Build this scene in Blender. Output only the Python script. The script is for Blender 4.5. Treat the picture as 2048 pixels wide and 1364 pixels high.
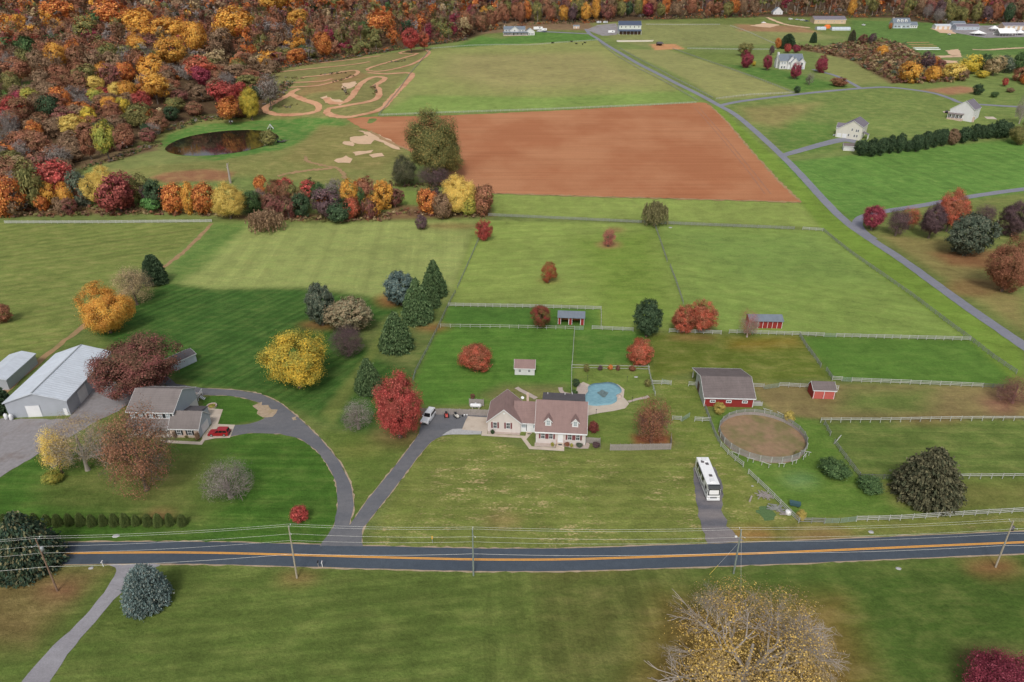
import bpy, bmesh, math, random
import numpy as np
from mathutils import Vector, Matrix
for o in list(bpy.data.objects): bpy.data.objects.remove(o)
scene = bpy.context.scene
COL = scene.collection
R = math.radians
random.seed(7); RNG = np.random.default_rng(11)

# ---------------------------------------------------------------- camera, world, sun, exposure
CAMH, PITCH, FPX = 91.0, R(27.0), 1365.0           # drone 91 m above the road, 24 mm lens
cd = bpy.data.cameras.new('camera'); cam = bpy.data.objects.new('camera', cd); COL.objects.link(cam)
cd.sensor_width = 36.0; cd.lens = 36.0*FPX/2048.0; cd.clip_start = 0.5; cd.clip_end = 9000
cam.location = (0, 0, CAMH); cam.rotation_euler = (R(90)-PITCH, 0, 0)
scene.camera = cam
SUN_EL, SUN_AZ = R(48), R(188)                      # thin high cloud, sun behind the drone
world = bpy.data.worlds.new('World'); scene.world = world; world.use_nodes = True
wn = world.node_tree.nodes; wl = world.node_tree.links
sky = wn.new('ShaderNodeTexSky'); sky.sky_type = 'NISHITA'; sky.sun_disc = False
sky.sun_elevation = SUN_EL; sky.sun_rotation = SUN_AZ; sky.dust_density = 4.0; sky.air_density = 1.0
hs = wn.new('ShaderNodeHueSaturation'); hs.inputs['Saturation'].default_value = 0.38
wl.new(sky.outputs[0], hs.inputs['Color']); wl.new(hs.outputs[0], wn['Background'].inputs['Color'])
wn['Background'].inputs['Strength'].default_value = 0.13
sd = bpy.data.lights.new('sun', 'SUN'); sun = bpy.data.objects.new('sun', sd); COL.objects.link(sun)
sd.energy = 1.5; sd.angle = R(11); sd.color = (1.0, 0.95, 0.87)
sun.rotation_euler = Vector((-math.sin(SUN_AZ)*math.cos(SUN_EL), -math.cos(SUN_AZ)*math.cos(SUN_EL), -math.sin(SUN_EL))).to_track_quat('-Z', 'Y').to_euler()
sun.location = (0, -50, 150)
vs = scene.view_settings; vs.view_transform = 'Standard'; vs.look = 'None'; vs.exposure = 0.0; vs.gamma = 1.0; vs.use_curve_mapping = False
scene.render.resolution_x = 1024; scene.render.resolution_y = 682

# ---------------------------------------------------------------- terrain
_PY = np.array([-400,255,300,420,583,782,850,1000,1300,2000,5000.])
_PZ = np.array([0,0,1.5,14,33,45,54,72,95,112,125.])
_yy = np.arange(-400, 5001, 2.0); _zz = np.interp(_yy, _PY, _PZ)
_k = np.hanning(61); _k /= _k.sum(); _zs = np.convolve(np.pad(_zz, 30, mode='edge'), _k, 'valid')
_zl = _zs.tolist()
POND_Z, PXC, PYC, PAX, PAY = 12.5, -171.0, 415.0, 30.5, 40.0
def _ss(a, b, t):
    t = min(1.0, max(0.0, (t-a)/(b-a))); return t*t*(3-2*t)
def hgt(x, y):
    i = (y+400)*0.5
    i = min(max(i, 0), len(_zl)-2.001); k = int(i); f = i-k
    z = _zl[k]*(1-f)+_zl[k+1]*f
    r = math.hypot((x-PXC)/PAX, (y-PYC)/PAY)
    if r < 3.0:
        m = 1-_ss(1.2, 3.0, r)
        z = z*(1-m)+(POND_Z+0.2)*m-2.0*(1-_ss(0.84, 1.03, r))
    return z
def hgt_np(x, y):
    z = np.interp(y, _yy, _zs)
    r = np.hypot((x-PXC)/PAX, (y-PYC)/PAY)
    def ss(a, b, t): t = np.clip((t-a)/(b-a), 0, 1); return t*t*(3-2*t)
    m = 1-ss(1.2, 3.0, r)
    return z*(1-m)+(POND_Z+0.2)*m-2.0*(1-ss(0.84, 1.03, r))
ca, sa = math.cos(PITCH), math.sin(PITCH)
def g(px, py, z=None):
    """surveyed ground point: photograph position -> place on the terrain (or at height z)"""
    dx = (px-1024)/FPX; dy = (py-682)/FPX
    d = (dx, ca-dy*sa, -sa-dy*ca)
    if z is not None:
        t = (z-CAMH)/d[2]; return Vector((d[0]*t, d[1]*t, z))
    t = 30.0
    while t < 7000 and CAMH+t*d[2] > hgt(t*d[0], t*d[1]): t *= 1.02
    lo, hi = t/1.02, t
    for _ in range(26):
        m = (lo+hi)/2
        if CAMH+m*d[2] < hgt(m*d[0], m*d[1]): hi = m
        else: lo = m
    return Vector((hi*d[0], hi*d[1], hgt(hi*d[0], hi*d[1])))
def ppm(p):                                          # pixels per metre there
    return FPX/(p[1]*ca+(CAMH-p[2])*sa)
def zat(p, py):                                      # height above p whose image row is py
    k = (py-682)/FPX                                 # (dz*ca - y*sa) = k*(y*ca+dz*sa)
    dz = p[1]*(sa+k*ca)/(ca-k*sa); return CAMH-dz

# ---------------------------------------------------------------- helpers
def lin(r, g_, b, k=1.0, sat=0.9):
    y_ = 0.3*r+0.59*g_+0.11*b; r, g_, b = [y_+(c-y_)*sat for c in (r, g_, b)]
    f = lambda c: (c/255/12.92 if c <= 10.3 else ((c/255+0.055)/1.055)**2.4)*k
    return (f(r), f(g_), f(b), 1.0)
def link(o, parent=None):
    COL.objects.link(o)
    if parent is not None: o.parent = parent
    return o
def tag(o, label=None, cat=None, group=None, kind=None):
    if label: o['label'] = label
    if cat: o['category'] = cat
    if group: o['group'] = group
    if kind: o['kind'] = kind
    return o
def empty(name, loc, rz=0, label=None, cat=None, group=None):
    o = bpy.data.objects.new(name, None); link(o); o.location = loc; o.rotation_euler = (0, 0, rz); o.empty_display_size = 0.2
    return tag(o, label, cat, group)
class MB:
    def __init__(s): s.v = []; s.f = []; s.m = []; s.M = None
    def add(s, vs, fs, mi=0):
        n = len(s.v)
        if s.M is not None: vs = [tuple(s.M @ Vector(v)) for v in vs]
        s.v += [tuple(v) for v in vs]; s.f += [tuple(i+n for i in f) for f in fs]; s.m += [mi]*len(fs)
        return s
    def box(s, x0, x1, y0, y1, z0, z1, mi=0):
        return s.add([(x0,y0,z0),(x1,y0,z0),(x1,y1,z0),(x0,y1,z0),(x0,y0,z1),(x1,y0,z1),(x1,y1,z1),(x0,y1,z1)],
                     [(3,2,1,0),(4,5,6,7),(0,1,5,4),(1,2,6,5),(2,3,7,6),(3,0,4,7)], mi)
    def poly(s, pts, mi=0): return s.add(pts, [tuple(range(len(pts)))], mi)
    def prism(s, prof, a0, a1, axis='x', mi=0):      # profile (u,v) extruded along an axis
        n = len(prof)
        def P(u, v, a): return {'x': (a, u, v), 'y': (u, a, v), 'z': (u, v, a)}[axis]
        vs = [P(u, v, a0) for u, v in prof]+[P(u, v, a1) for u, v in prof]
        fs = [tuple(range(n)), tuple(range(2*n-1, n-1, -1))]+[(i, i+n, (i+1) % n+n, (i+1) % n) for i in range(n)]
        return s.add(vs, fs, mi)
    def slab(s, a, b, c, d, t, mi=0):                # quad a-b-c-d thickened by t along its normal (downwards)
        a, b, c, d = map(Vector, (a, b, c, d)); n = (b-a).cross(d-a).normalized()
        if n.z < 0: n = -n
        q = [p-n*t for p in (a, b, c, d)]
        return s.add([a, b, c, d]+q, [(0,1,2,3),(7,6,5,4),(0,4,5,1),(1,5,6,2),(2,6,7,3),(3,7,4,0)], mi)
    def tube(s, pts, rads, seg=6, mi=0, cap=True):
        pts = [Vector(p) for p in pts]
        if not hasattr(rads, '__len__'): rads = [rads]*len(pts)
        vs = []; fs = []; up = Vector((0, 0, 1))
        for i, p in enumerate(pts):
            t = (pts[min(i+1, len(pts)-1)]-pts[max(i-1, 0)]).normalized()
            u = t.cross(up if abs(t.z) < 0.9 else Vector((1, 0, 0))).normalized(); w = t.cross(u)
            for k in range(seg):
                a = 2*math.pi*k/seg; vs.append(p+(u*math.cos(a)+w*math.sin(a))*rads[i])
        for i in range(len(pts)-1):
            for k in range(seg): fs.append((i*seg+k, i*seg+(k+1) % seg, (i+1)*seg+(k+1) % seg, (i+1)*seg+k))
        if cap: fs += [tuple(range(seg))[::-1], tuple(range((len(pts)-1)*seg, len(pts)*seg))]
        return s.add(vs, fs, mi)
    def lathe(s, prof, c=(0,0,0), seg=16, mi=0):      # (r,z) profile about z
        vs = []; fs = []; n = len(prof)
        for k in range(seg):
            a = 2*math.pi*k/seg
            vs += [(c[0]+r*math.cos(a), c[1]+r*math.sin(a), c[2]+z) for r, z in prof]
        for k in range(seg):
            for i in range(n-1):
                j = (k+1) % seg; fs.append((k*n+i, j*n+i, j*n+i+1, k*n+i+1))
        return s.add(vs, fs, mi)
    def build(s, name, mats, parent=None, smooth=False, bevel=0):
        me = bpy.data.meshes.new(name); me.from_pydata(s.v, [], s.f)
        mats = mats if isinstance(mats, (list, tuple)) else [mats]
        for m in mats: me.materials.append(m)
        if len(mats) > 1: me.polygons.foreach_set('material_index', s.m)
        if smooth: me.polygons.foreach_set('use_smooth', [True]*len(me.polygons))
        me.update(); o = bpy.data.objects.new(name, me); link(o, parent)
        if bevel:
            b = o.modifiers.new('bevel', 'BEVEL'); b.width = bevel; b.segments = 2; b.limit_method = 'ANGLE'; b.angle_limit = R(40)
        return o
def part(name, mat, parent, *boxes):
    m = MB()
    for b in boxes: m.box(*b)
    return m.build(name, mat, parent)
def copy_tree(o, parent=None):
    c = o.copy(); link(c); c.parent = parent
    for ch in list(o.children): copy_tree(ch, c)
    return c

# ---------------------------------------------------------------- materials
class NT:
    def __init__(s, name):
        s.mat = bpy.data.materials.new(name); s.mat.use_nodes = True; s.t = s.mat.node_tree; s.n = s.t.nodes
        s.b = s.n['Principled BSDF']; s.out = s.n['Material Output']
    def N(s, ty, **kw):
        n = s.n.new(ty)
        for k, v in kw.items():
            if k[0] == '_': setattr(n, k[1:], v)
            else:
                k2 = int(k[1:]) if k[0] == 'i' and k[1:].isdigit() else k.replace('_', ' ')
                if isinstance(v, bpy.types.NodeSocket): s.t.links.new(v, n.inputs[k2])
                else: n.inputs[k2].default_value = v
        return n
    def L(s, a, b): s.t.links.new(a, b)
    def pos(s, sx=1, sy=1, sz=1, rz=0):
        gm = s.N('ShaderNodeNewGeometry'); mp = s.N('ShaderNodeMapping', Vector=gm.outputs['Position'])
        mp.inputs['Scale'].default_value = (sx, sy, sz); mp.inputs['Rotation'].default_value = (0, 0, rz); return mp.outputs[0]
    def noise(s, scale, vec=None, detail=3.0, rough=0.55, dist=0.0):
        n = s.N('ShaderNodeTexNoise', Scale=scale, Detail=detail, Roughness=rough, Distortion=dist)
        if vec is not None: s.L(vec, n.inputs['Vector'])
        return n.outputs[0]
    def math(s, op, a, b=None, clamp=False):
        n = s.N('ShaderNodeMath', _operation=op, i0=a); n.use_clamp = clamp
        if b is not None:
            if isinstance(b, bpy.types.NodeSocket): s.L(b, n.inputs[1])
            else: n.inputs[1].default_value = b
        return n.outputs[0]
    def mix(s, f, a, b, ty='MIX'):
        n = s.N('ShaderNodeMix', _data_type='RGBA', _blend_type=ty)
        for i, v in ((0, f), (6, a), (7, b)):
            if isinstance(v, bpy.types.NodeSocket): s.L(v, n.inputs[i])
            else: n.inputs[i].default_value = v
        return n.outputs[2]
    def ramp(s, f, stops):
        n = s.N('ShaderNodeValToRGB', Fac=f); e = n.color_ramp.elements
        while len(e) < len(stops): e.new(0.5)
        for q, (p, c) in zip(e, stops): q.position = p; q.color = c
        return n.outputs[0]
    def scale(s, c, f):                               # colour * float socket
        n = s.N('ShaderNodeVectorMath', _operation='SCALE', i0=c); s.L(f, n.inputs['Scale']); return n.outputs[0]
    def remap(s, f, a, b, c, d):
        n = s.N('ShaderNodeMapRange', Value=f); 
        for i, v in zip(('From Min','From Max','To Min','To Max'), (a, b, c, d)): n.inputs[i].default_value = v
        return n.outputs[0]
    def bump(s, h, strength=0.3, dist=0.1):
        n = s.N('ShaderNodeBump', Strength=strength, Distance=dist, Height=h); s.L(n.outputs[0], s.b.inputs['Normal'])
def pm(name, col, rough=0.75, var=0.16, scale=1.5, metal=0.0, spec=0.3, streak=None, col2=None, c2s=0.5, c2lo=0.5, c2hi=0.7):
    t = NT(name); t.b.inputs['Roughness'].default_value = rough; t.b.inputs['Metallic'].default_value = metal
    t.b.inputs['Specular IOR Level'].default_value = spec
    v = t.pos(*(streak or (1, 1, 1)))
    a = t.noise(scale, v, 4); b = t.noise(scale*7, v, 2)
    f = t.remap(t.math('ADD', t.math('MULTIPLY', a, 0.65), t.math('MULTIPLY', b, 0.35)), 0.3, 0.7, 1-var, 1+var)
    c = col
    if col2 is not None: c = t.mix(t.remap(t.noise(c2s, v, 4, 0.6), c2lo, c2hi, 0, 1), col, col2)
    if not isinstance(c, bpy.types.NodeSocket):
        rgb = t.N('ShaderNodeRGB'); rgb.outputs[0].default_value = col; c = rgb.outputs[0]
    t.L(t.scale(c, f), t.b.inputs['Base Color'])
    return t.mat
def shingle(name, col, pitch=0.35, var=0.22):
    t = NT(name); t.b.inputs['Roughness'].default_value = 0.9; t.b.inputs['Specular IOR Level'].default_value = 0.15
    v = t.pos(); n1 = t.noise(0.5, v, 4); n2 = t.noise(5.0, t.pos(1, 1, 2), 2); n3 = t.noise(1.1, t.pos(3.0, 0.4, 0.4), 3)
    w = t.N('ShaderNodeTexWave', Vector=v, Scale=1.0/pitch/2, Distortion=0.8, Detail=1.0); w.bands_direction = 'Z'
    f = t.math('ADD', t.math('ADD', t.math('MULTIPLY', n1, 0.5), t.math('MULTIPLY', n2, 0.4)), t.math('ADD', t.math('MULTIPLY', w.outputs[1], 0.14), t.math('MULTIPLY', n3, 0.35)))
    f = t.remap(f, 0.4, 1.0, 1-var, 1+var)
    rgb = t.N('ShaderNodeRGB'); rgb.outputs[0].default_value = col
    t.L(t.scale(rgb.outputs[0], f), t.b.inputs['Base Color']); t.bump(n2, 0.3, 0.03); return t.mat
def siding(name, col, step=0.2, vert=False, var=0.08, rough=0.6):
    t = NT(name); t.b.inputs['Roughness'].default_value = rough; t.b.inputs['Specular IOR Level'].default_value = 0.25
    v = t.pos(); w = t.N('ShaderNodeTexWave', Vector=v, Scale=1.0/step/2, Distortion=0.0); w.bands_direction = 'DIAGONAL' if vert else 'Z'; w.wave_profile = 'SAW'
    f = t.remap(t.math('ADD', t.math('MULTIPLY', t.noise(0.9, t.pos(1, 1, 0.4), 4), 0.8), t.math('MULTIPLY', w.outputs[1], 0.25)), 0.3, 0.8, 1-var, 1+var)
    rgb = t.N('ShaderNodeRGB'); rgb.outputs[0].default_value = col
    t.L(t.scale(rgb.outputs[0], f), t.b.inputs['Base Color']); t.bump(w.outputs[1], 0.25, 0.03); return t.mat
def glassy(name, col=(0.02, 0.025, 0.03, 1), rough=0.08):
    t = NT(name); t.b.inputs['Base Color'].default_value = col; t.b.inputs['Roughness'].default_value = rough; t.b.inputs['Specular IOR Level'].default_value = 0.6
    t.L(t.remap(t.noise(3.0, t.pos(), 1), 0.3, 0.7, rough*0.6, rough*1.8), t.b.inputs['Roughness']); return t.mat
M = {}
M['white'] = pm('white_paint', (0.72, 0.73, 0.75, 1), 0.5, 0.06, 0.8)
M['offwhite'] = siding('white_siding', (0.66, 0.66, 0.67, 1), 0.2)
M['cream'] = siding('cream_siding', (0.62, 0.60, 0.53, 1), 0.2)
M['pinksiding'] = siding('beige_pink_siding', lin(203, 194, 190), 0.2)
M['tansiding'] = siding('tan_siding', lin(205, 178, 148), 0.25)
M['greysiding'] = siding('pale_blue_grey_siding', lin(178, 188, 200), 0.2)
M['brick'] = pm('pale_brick', lin(198, 175, 160), 0.85, 0.14, 3.0)
M['roof_pink'] = shingle('brown_pink_shingles', lin(139, 114, 110))
M['roof_dark'] = shingle('charcoal_shingles', lin(92, 88, 92))
M['roof_grey'] = shingle('grey_brown_shingles', lin(124, 116, 114), var=0.26)
M['roof_slate'] = shingle('blue_grey_shingles', lin(112, 122, 134))
M['roof_navy'] = pm('navy_metal_roof', lin(72, 84, 106), 0.45, 0.1, 1.0)
M['roof_barn'] = shingle('weathered_barn_shingles', lin(112, 102, 101), var=0.3)
M['roof_mauve'] = shingle('mauve_grey_shingles', lin(118, 112, 122))
M['red'] = siding('red_barn_boards', lin(150, 48, 46), 0.3, True, 0.12)
M['red_door'] = pm('faded_red_boards', lin(192, 92, 84), 0.8, 0.12, 2.0)
M['tanwood'] = pm('tan_plank_lining', lin(190, 120, 72), 0.8, 0.16, 3.0, streak=(0.3, 1, 4))
M['maroon'] = pm('maroon_shutter', lin(122, 66, 70), 0.6, 0.1)
M['black'] = pm('black_shutter', (0.03, 0.035, 0.04, 1), 0.5, 0.2)
M['glass'] = glassy('window_glass', (0.05, 0.06, 0.07, 1))
M['glass_pale'] = glassy('pale_window_glass', (0.33, 0.38, 0.42, 1), 0.15)
M['concrete'] = pm('pale_concrete', lin(192, 178, 162), 0.9, 0.12, 0.8, col2=lin(172, 156, 140), c2s=0.4)
M['flagstone'] = pm('pinkish_flagstone', lin(176, 160, 150), 0.9, 0.2, 3.0)
M['gravel'] = pm('grey_gravel', lin(140, 136, 138), 0.95, 0.18, 1.2, col2=lin(120, 106, 100), c2s=0.12)
M['chips'] = pm('pale_stone_chips', lin(168, 168, 170), 0.95, 0.22, 2.0)
M['wood_grey'] = pm('weathered_grey_wood', lin(150, 142, 138), 0.9, 0.22, 2.0, streak=(3, 3, 0.6))
M['rail'] = pm('weathered_white_rail', lin(176, 178, 172), 0.85, 0.16, 1.5)
M['rail_grey'] = pm('grey_weathered_rail', lin(140, 142, 138), 0.88, 0.2, 1.5)
M['rail_dark'] = pm('dark_weathered_post', lin(102, 106, 100), 0.9, 0.2, 1.5)
M['gate'] = pm('pale_green_gate_steel', lin(142, 166, 152), 0.5, 0.1, 1.0, metal=0.2)
M['wire'] = pm('galvanised_wire', lin(140, 152, 148), 0.5, 0.1)
M['cable'] = pm('pale_aluminium_cable', (0.62, 0.62, 0.58, 1), 0.5, 0.05)
M['pole'] = pm('brown_pole_timber', lin(132, 106, 88), 0.9, 0.2, 1.2, streak=(3, 3, 0.4))
M['pole_green'] = pm('grey_green_pole_timber', lin(128, 140, 132), 0.9, 0.14, 1.2, streak=(3, 3, 0.4))
M['pole_pale'] = pm('pale_pole_timber', lin(168, 158, 140), 0.9, 0.14, 1.2, streak=(3, 3, 0.4))
M['steel'] = pm('galvanised_steel', lin(168, 174, 178), 0.4, 0.1, metal=0.4)
M['porcelain'] = pm('white_porcelain', (0.75, 0.75, 0.75, 1), 0.3, 0.03)
M['soffit'] = pm('brown_timber', lin(96, 70, 58), 0.9, 0.15)
M['tyre'] = pm('black_rubber', (0.025, 0.025, 0.027, 1), 0.8, 0.15)
M['rim'] = pm('alloy_rim', (0.5, 0.5, 0.52, 1), 0.35, 0.05, metal=0.6)
M['carglass'] = glassy('tinted_car_glass', (0.015, 0.018, 0.02, 1), 0.05)
M['lamp'] = glassy('lamp_lens', (0.6, 0.6, 0.58, 1), 0.1)
M['taillamp'] = glassy('red_lamp_lens', (0.35, 0.02, 0.02, 1), 0.15)
def paint(name, col):
    t = NT(name); t.b.inputs['Roughness'].default_value = 0.28; t.b.inputs['Coat Weight'].default_value = 0.5
    rgb = t.N('ShaderNodeRGB'); rgb.outputs[0].default_value = col
    t.L(t.scale(rgb.outputs[0], t.remap(t.noise(2.0, t.pos(), 3), 0.3, 0.7, 0.94, 1.05)), t.b.inputs['Base Color']); return t.mat
M['car_white'] = paint('white_car_paint', (0.84, 0.85, 0.86, 1)); M['car_red'] = paint('red_car_paint', lin(168, 22, 34))
M['car_silver'] = paint('silver_car_paint', (0.5, 0.53, 0.56, 1)); M['car_blue'] = paint('dark_blue_car_paint', (0.04, 0.06, 0.12, 1)); M['car_black'] = paint('black_car_paint', (0.02, 0.02, 0.025, 1))
M['bark'] = pm('brown_grey_bark', lin(104, 92, 82), 0.95, 0.25, 1.5); M['bark_pale'] = pm('pale_grey_bark', lin(160, 150, 140), 0.95, 0.2, 1.5); M['bark_red'] = pm('red_brown_twigs', lin(128, 92, 86), 0.95, 0.2, 1.5)
M['bark_twig'] = pm('grey_twig_bark', lin(130, 119, 112), 0.95, 0.2, 1.5)
M['soil'] = pm('bare_brown_soil', lin(150, 105, 80), 0.95, 0.15, 0.6)

# ================================================================ GROUND
def W2(pts): return np.array([[*(g(*p)[:2])] for p in pts])
def poly_mask(X, Y, P, soft):
    """soft inside mask of polygon P (world metres)"""
    x0, y0 = P.min(0)-soft*1.5; x1, y1 = P.max(0)+soft*1.5
    sel = np.nonzero((X > x0) & (X < x1) & (Y > y0) & (Y < y1))[0]
    out = np.zeros_like(X)
    if not len(sel): return out
    x, y = X[sel], Y[sel]; ins = np.zeros(len(sel), bool); d2 = np.full(len(sel), 1e9)
    n = len(P)
    for i in range(n):
        (xa, ya), (xb, yb) = P[i], P[(i+1) % n]
        c = ((ya > y) != (yb > y))
        with np.errstate(divide='ignore', invalid='ignore'):
            ins ^= c & (x < (xb-xa)*(y-ya)/(yb-ya+1e-12)+xa)
        dx, dy = xb-xa, yb-ya; L = dx*dx+dy*dy+1e-9
        t = np.clip(((x-xa)*dx+(y-ya)*dy)/L, 0, 1)
        d2 = np.minimum(d2, (x-xa-t*dx)**2+(y-ya-t*dy)**2)
    sd = np.where(ins, np.sqrt(d2), -np.sqrt(d2)); t = np.clip(sd/soft*0.5+0.5, 0, 1)
    out[sel] = t*t*(3-2*t); return out
# turf kinds seen in the place: outline, colour, blend width (m), mowing stripes (strength, heading, width), dry share, straw share
Z = []
def zone(poly, col, soft=1.5, mow=None, dry=None, straw=None, k=1.0): Z.append((poly, col, soft, mow, dry, straw, k))
zone([(-900,70),(2900,70),(2900,440),(-900,440)], (112,126,70), 20, dry=0.25)
zone([(-900,-8),(2900,-8),(2900,48),(1850,47),(1780,36),(1640,34),(1500,34),(1290,40),(1000,58),(930,80),(700,112),(545,140),(540,230),(400,232),(300,290),(160,335),(120,428),(-900,432)], (84,66,50), 6, dry=0.2)
zone([(0,178),(75,158),(95,166),(60,190),(0,205),(-60,205)], (92,124,62), 4)
# pond lawn, meadow, track land
zone([(215,322),(330,255),(420,235),(530,235),(560,225),(700,240),(830,310),(790,372),(500,352),(330,360),(190,350)], (124,126,72), 4, dry=0.75)
zone([(318,287),(335,268),(400,248),(520,240),(640,232),(700,245),(640,270),(560,300),(430,322),(350,310)], (84,126,56), 3)
zone([(300,355),(330,345),(420,338),(470,345),(455,362),(330,366)], (146,104,76), 2)
zone([(250,300),(320,290),(345,310),(430,322),(260,338),(180,336)], (120,128,74), 3, dry=.5)
zone([(130,320),(240,300),(310,288),(318,300),(230,322),(160,336)], (112,92,68), 3)
zone([(640,250),(760,262),(810,300),(760,340),(620,330),(560,320),(600,285)], (128,124,72), 4, dry=0.9)
zone([(545,140),(700,115),(860,96),(850,115),(755,231),(640,236),(560,225),(540,190)], (124,122,74), 3, dry=0.8)
zone([(590,195),(680,180),(740,150),(700,140),(640,150)], (142,118,78), 3, dry=.5)
zone([(0,432),(320,425),(425,430),(490,440),(760,440),(990,432),(985,415),(780,405),(780,425),(500,430),(300,415),(0,415)], (118,92,66), 3, dry=.3)
zone([(780,378),(845,382),(845,412),(780,408)], (120,138,70), 2)
# far pasture
zone([(860,97),(1000,86),(1195,80),(1250,118),(1400,204),(1100,218),(755,229)], (138,142,84), 4, dry=0.35)
zone([(900,110),(1190,105),(1300,165),(1000,180),(880,150)], (148,140,92), 25, dry=0.5)
zone([(755,229),(830,190),(1100,195),(1390,180),(1400,206),(1100,219)], (122,144,74), 6)
zone([(1000,78),(1075,64),(1180,68),(1200,80),(1000,90),(900,96),(960,72)], (86,122,56), 4)
zone([(985,45),(1100,42),(1180,45),(1190,60),(1080,60),(960,68)], (128,104,82), 4)
# between field and paddocks
zone([(975,388),(1300,396),(1600,404),(1650,455),(1300,440),(985,428)], (132,146,76), 2, dry=0.2)
# left fields
zone([(0,447),(425,447),(340,520),(160,655),(0,765),(-260,765),(-260,447)], (116,128,66), 2, mow=(.5, 118, 5), dry=0.6)
zone([(425,446),(560,448),(950,440),(905,595),(880,612),(600,575),(400,580),(330,565),(338,525)], (142,152,88), 3, mow=(.25, 5, 9), dry=0.45)
zone([(425,446),(500,446),(400,540),(345,570),(330,560),(345,520)], (98,126,62), 4)
zone([(330,565),(420,578),(600,577),(880,612),(830,745),(825,765),(740,880),(690,860),(500,785),(390,775),(200,690),(165,655)], (64,97,42), 3, mow=(.9, 150, 3.2), dry=0.2)
zone([(700,660),(760,720),(830,745),(880,615),(830,610),(740,650)], (102,114,62), 3, dry=0.4)
zone([(640,830),(740,700),(770,640),(800,640),(720,760),(668,850)], (106,118,60), 1.5, dry=.3)
zone([(165,655),(240,690),(60,770),(10,830),(0,765)], (96,112,58), 2)
# house lots
zone([(500,860),(640,880),(690,960),(720,1020),(640,1090),(-200,1095),(-200,960),(0,950),(80,900),(250,890),(400,885)], (68,102,38), 2, mow=(.7, 88, 3.0), dry=0.2)
zone([(430,788),(490,795),(535,820),(528,840),(445,852),(420,845),(400,800)], (70,104,40), .6, mow=(.4, 88, 3.0), dry=.1)
zone([(330,900),(420,905),(400,1040),(150,1000),(120,960)], (104,112,58), 8, dry=.4)
zone([(700,1050),(700,960),(640,860),(740,870),(830,880)], (96,114,52), 1.5, dry=0.3)
zone([(735,1090),(850,868),(965,868),(1060,905),(1200,898),(1370,898),(1410,1000),(1408,1088),(1080,1096),(940,1096)], (112,122,60), 1.5, mow=(.45, 90, 3.5), dry=0.35, straw=1.0)
zone([(1350,900),(1420,880),(1500,950),(1600,1050),(1480,1082),(1440,1000),(1380,960)], (112,122,58), 2, dry=0.45, straw=.6)
zone([(880,650),(1150,655),(1148,780),(1120,790),(960,808),(840,812),(828,762)], (84,120,48), 1.2, mow=(.3, 92, 3), dry=0.15)
zone([(960,790),(1010,770),(1130,770),(1130,800),(1060,810),(980,800)], (118,118,72), 3, dry=.5)
zone([(897,612),(1200,618),(1202,655),(882,649)], (78,114,48), 1, dry=.1)
zone([(1150,655),(1260,658),(1300,665),(1296,728),(1148,727)], (82,118,48), 1.2)
zone([(1148,729),(1298,730),(1310,790),(1340,870),(1335,890),(1220,890),(1172,880),(1172,820),(1150,790)], (106,124,58), 1.5, dry=0.35, straw=.2)
zone([(1265,870),(1345,870),(1340,890),(1270,888)], (150,84,62), 1.5)
zone([(1298,665),(1600,672),(1665,757),(1500,765),(1395,745),(1300,760)], (98,110,44), 2, dry=0.5)
zone([(1460,680),(1590,675),(1600,690),(1500,700),(1460,695)], (128,112,44), 4, dry=.6)
zone([(1310,760),(1400,760),(1420,840),(1485,935),(1400,900),(1345,880)], (108,122,56), 2, dry=0.4, straw=.5)
# back paddocks
zone([(955,440),(1310,449),(1366,605),(1340,660),(1205,655),(1200,612),(900,606)], (130,146,74), 1.5, mow=(.3, 100, 6), dry=0.3)
zone([(1150,480),(1310,460),(1350,640),(1210,650),(1180,560)], (116,138,60), 10, dry=.3)
zone([(1312,450),(1645,462),(1935,675),(1440,662),(1366,605)], (124,144,72), 1.5, mow=(.25, 60, 6), dry=0.25)
zone([(1330,460),(1640,470),(1760,560),(1480,560)], (116,138,70), 12, dry=.2)
zone([(1602,672),(1940,680),(2030,745),(2010,775),(1665,757)], (84,116,48), 1.2, dry=0.15)
zone([(1500,768),(2048,772),(2200,772),(2200,838),(1640,840),(1560,835),(1520,800)], (126,112,74), 1.5, dry=0.6)
zone([(1700,780),(1860,780),(1850,830),(1680,820)], (104,120,60), 5, dry=.4)
zone([(1640,842),(2300,838),(2300,954),(1720,952),(1660,875)], (98,116,56), 1.5, mow=(.5, 88, 4), dry=0.4)
zone([(1430,815),(1640,840),(1720,955),(2300,956),(2300,1020),(1600,1045),(1490,940),(1420,850)], (92,120,50), 1.5, dry=0.3)
zone([(1740,960),(2300,958),(2300,1018),(1900,1026),(1800,1020)], (112,116,60), 3, dry=.4)
# right of the lane
zone([(1500,310),(1590,322),(2048,275),(2300,260),(2300,380),(1850,408),(1700,440),(1650,400)], (94,130,60), 2, mow=(.3, 20, 8))
zone([(1440,205),(1700,175),(1900,185),(2048,205),(2300,210),(2300,262),(1700,300),(1570,312),(1520,280)], (110,128,68), 5, dry=0.5)
zone([(1560,240),(1680,250),(1660,300),(1575,310),(1540,270)], (94,124,58), 6)
zone([(1480,215),(1640,205),(1560,255),(1500,245)], (136,128,80), 8, dry=.6)
zone([(1720,440),(1840,412),(2048,385),(2300,370),(2300,640),(2048,660),(1850,520),(1740,470)], (112,122,66), 3, dry=0.5)
zone([(1760,470),(1900,480),(1990,560),(2048,600),(2048,660),(1850,530)], (134,124,76), 4, dry=.5)
zone([(1860,505),(2000,500),(1990,540),(1900,530)], (136,98,66), 4)
zone([(1640,400),(1690,440),(1800,520),(2048,690),(2048,780),(1940,680),(1645,458),(1590,390),(1420,215),(1400,206),(1440,215),(1560,320)], (112,136,56), 1.5, dry=0.15)
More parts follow.
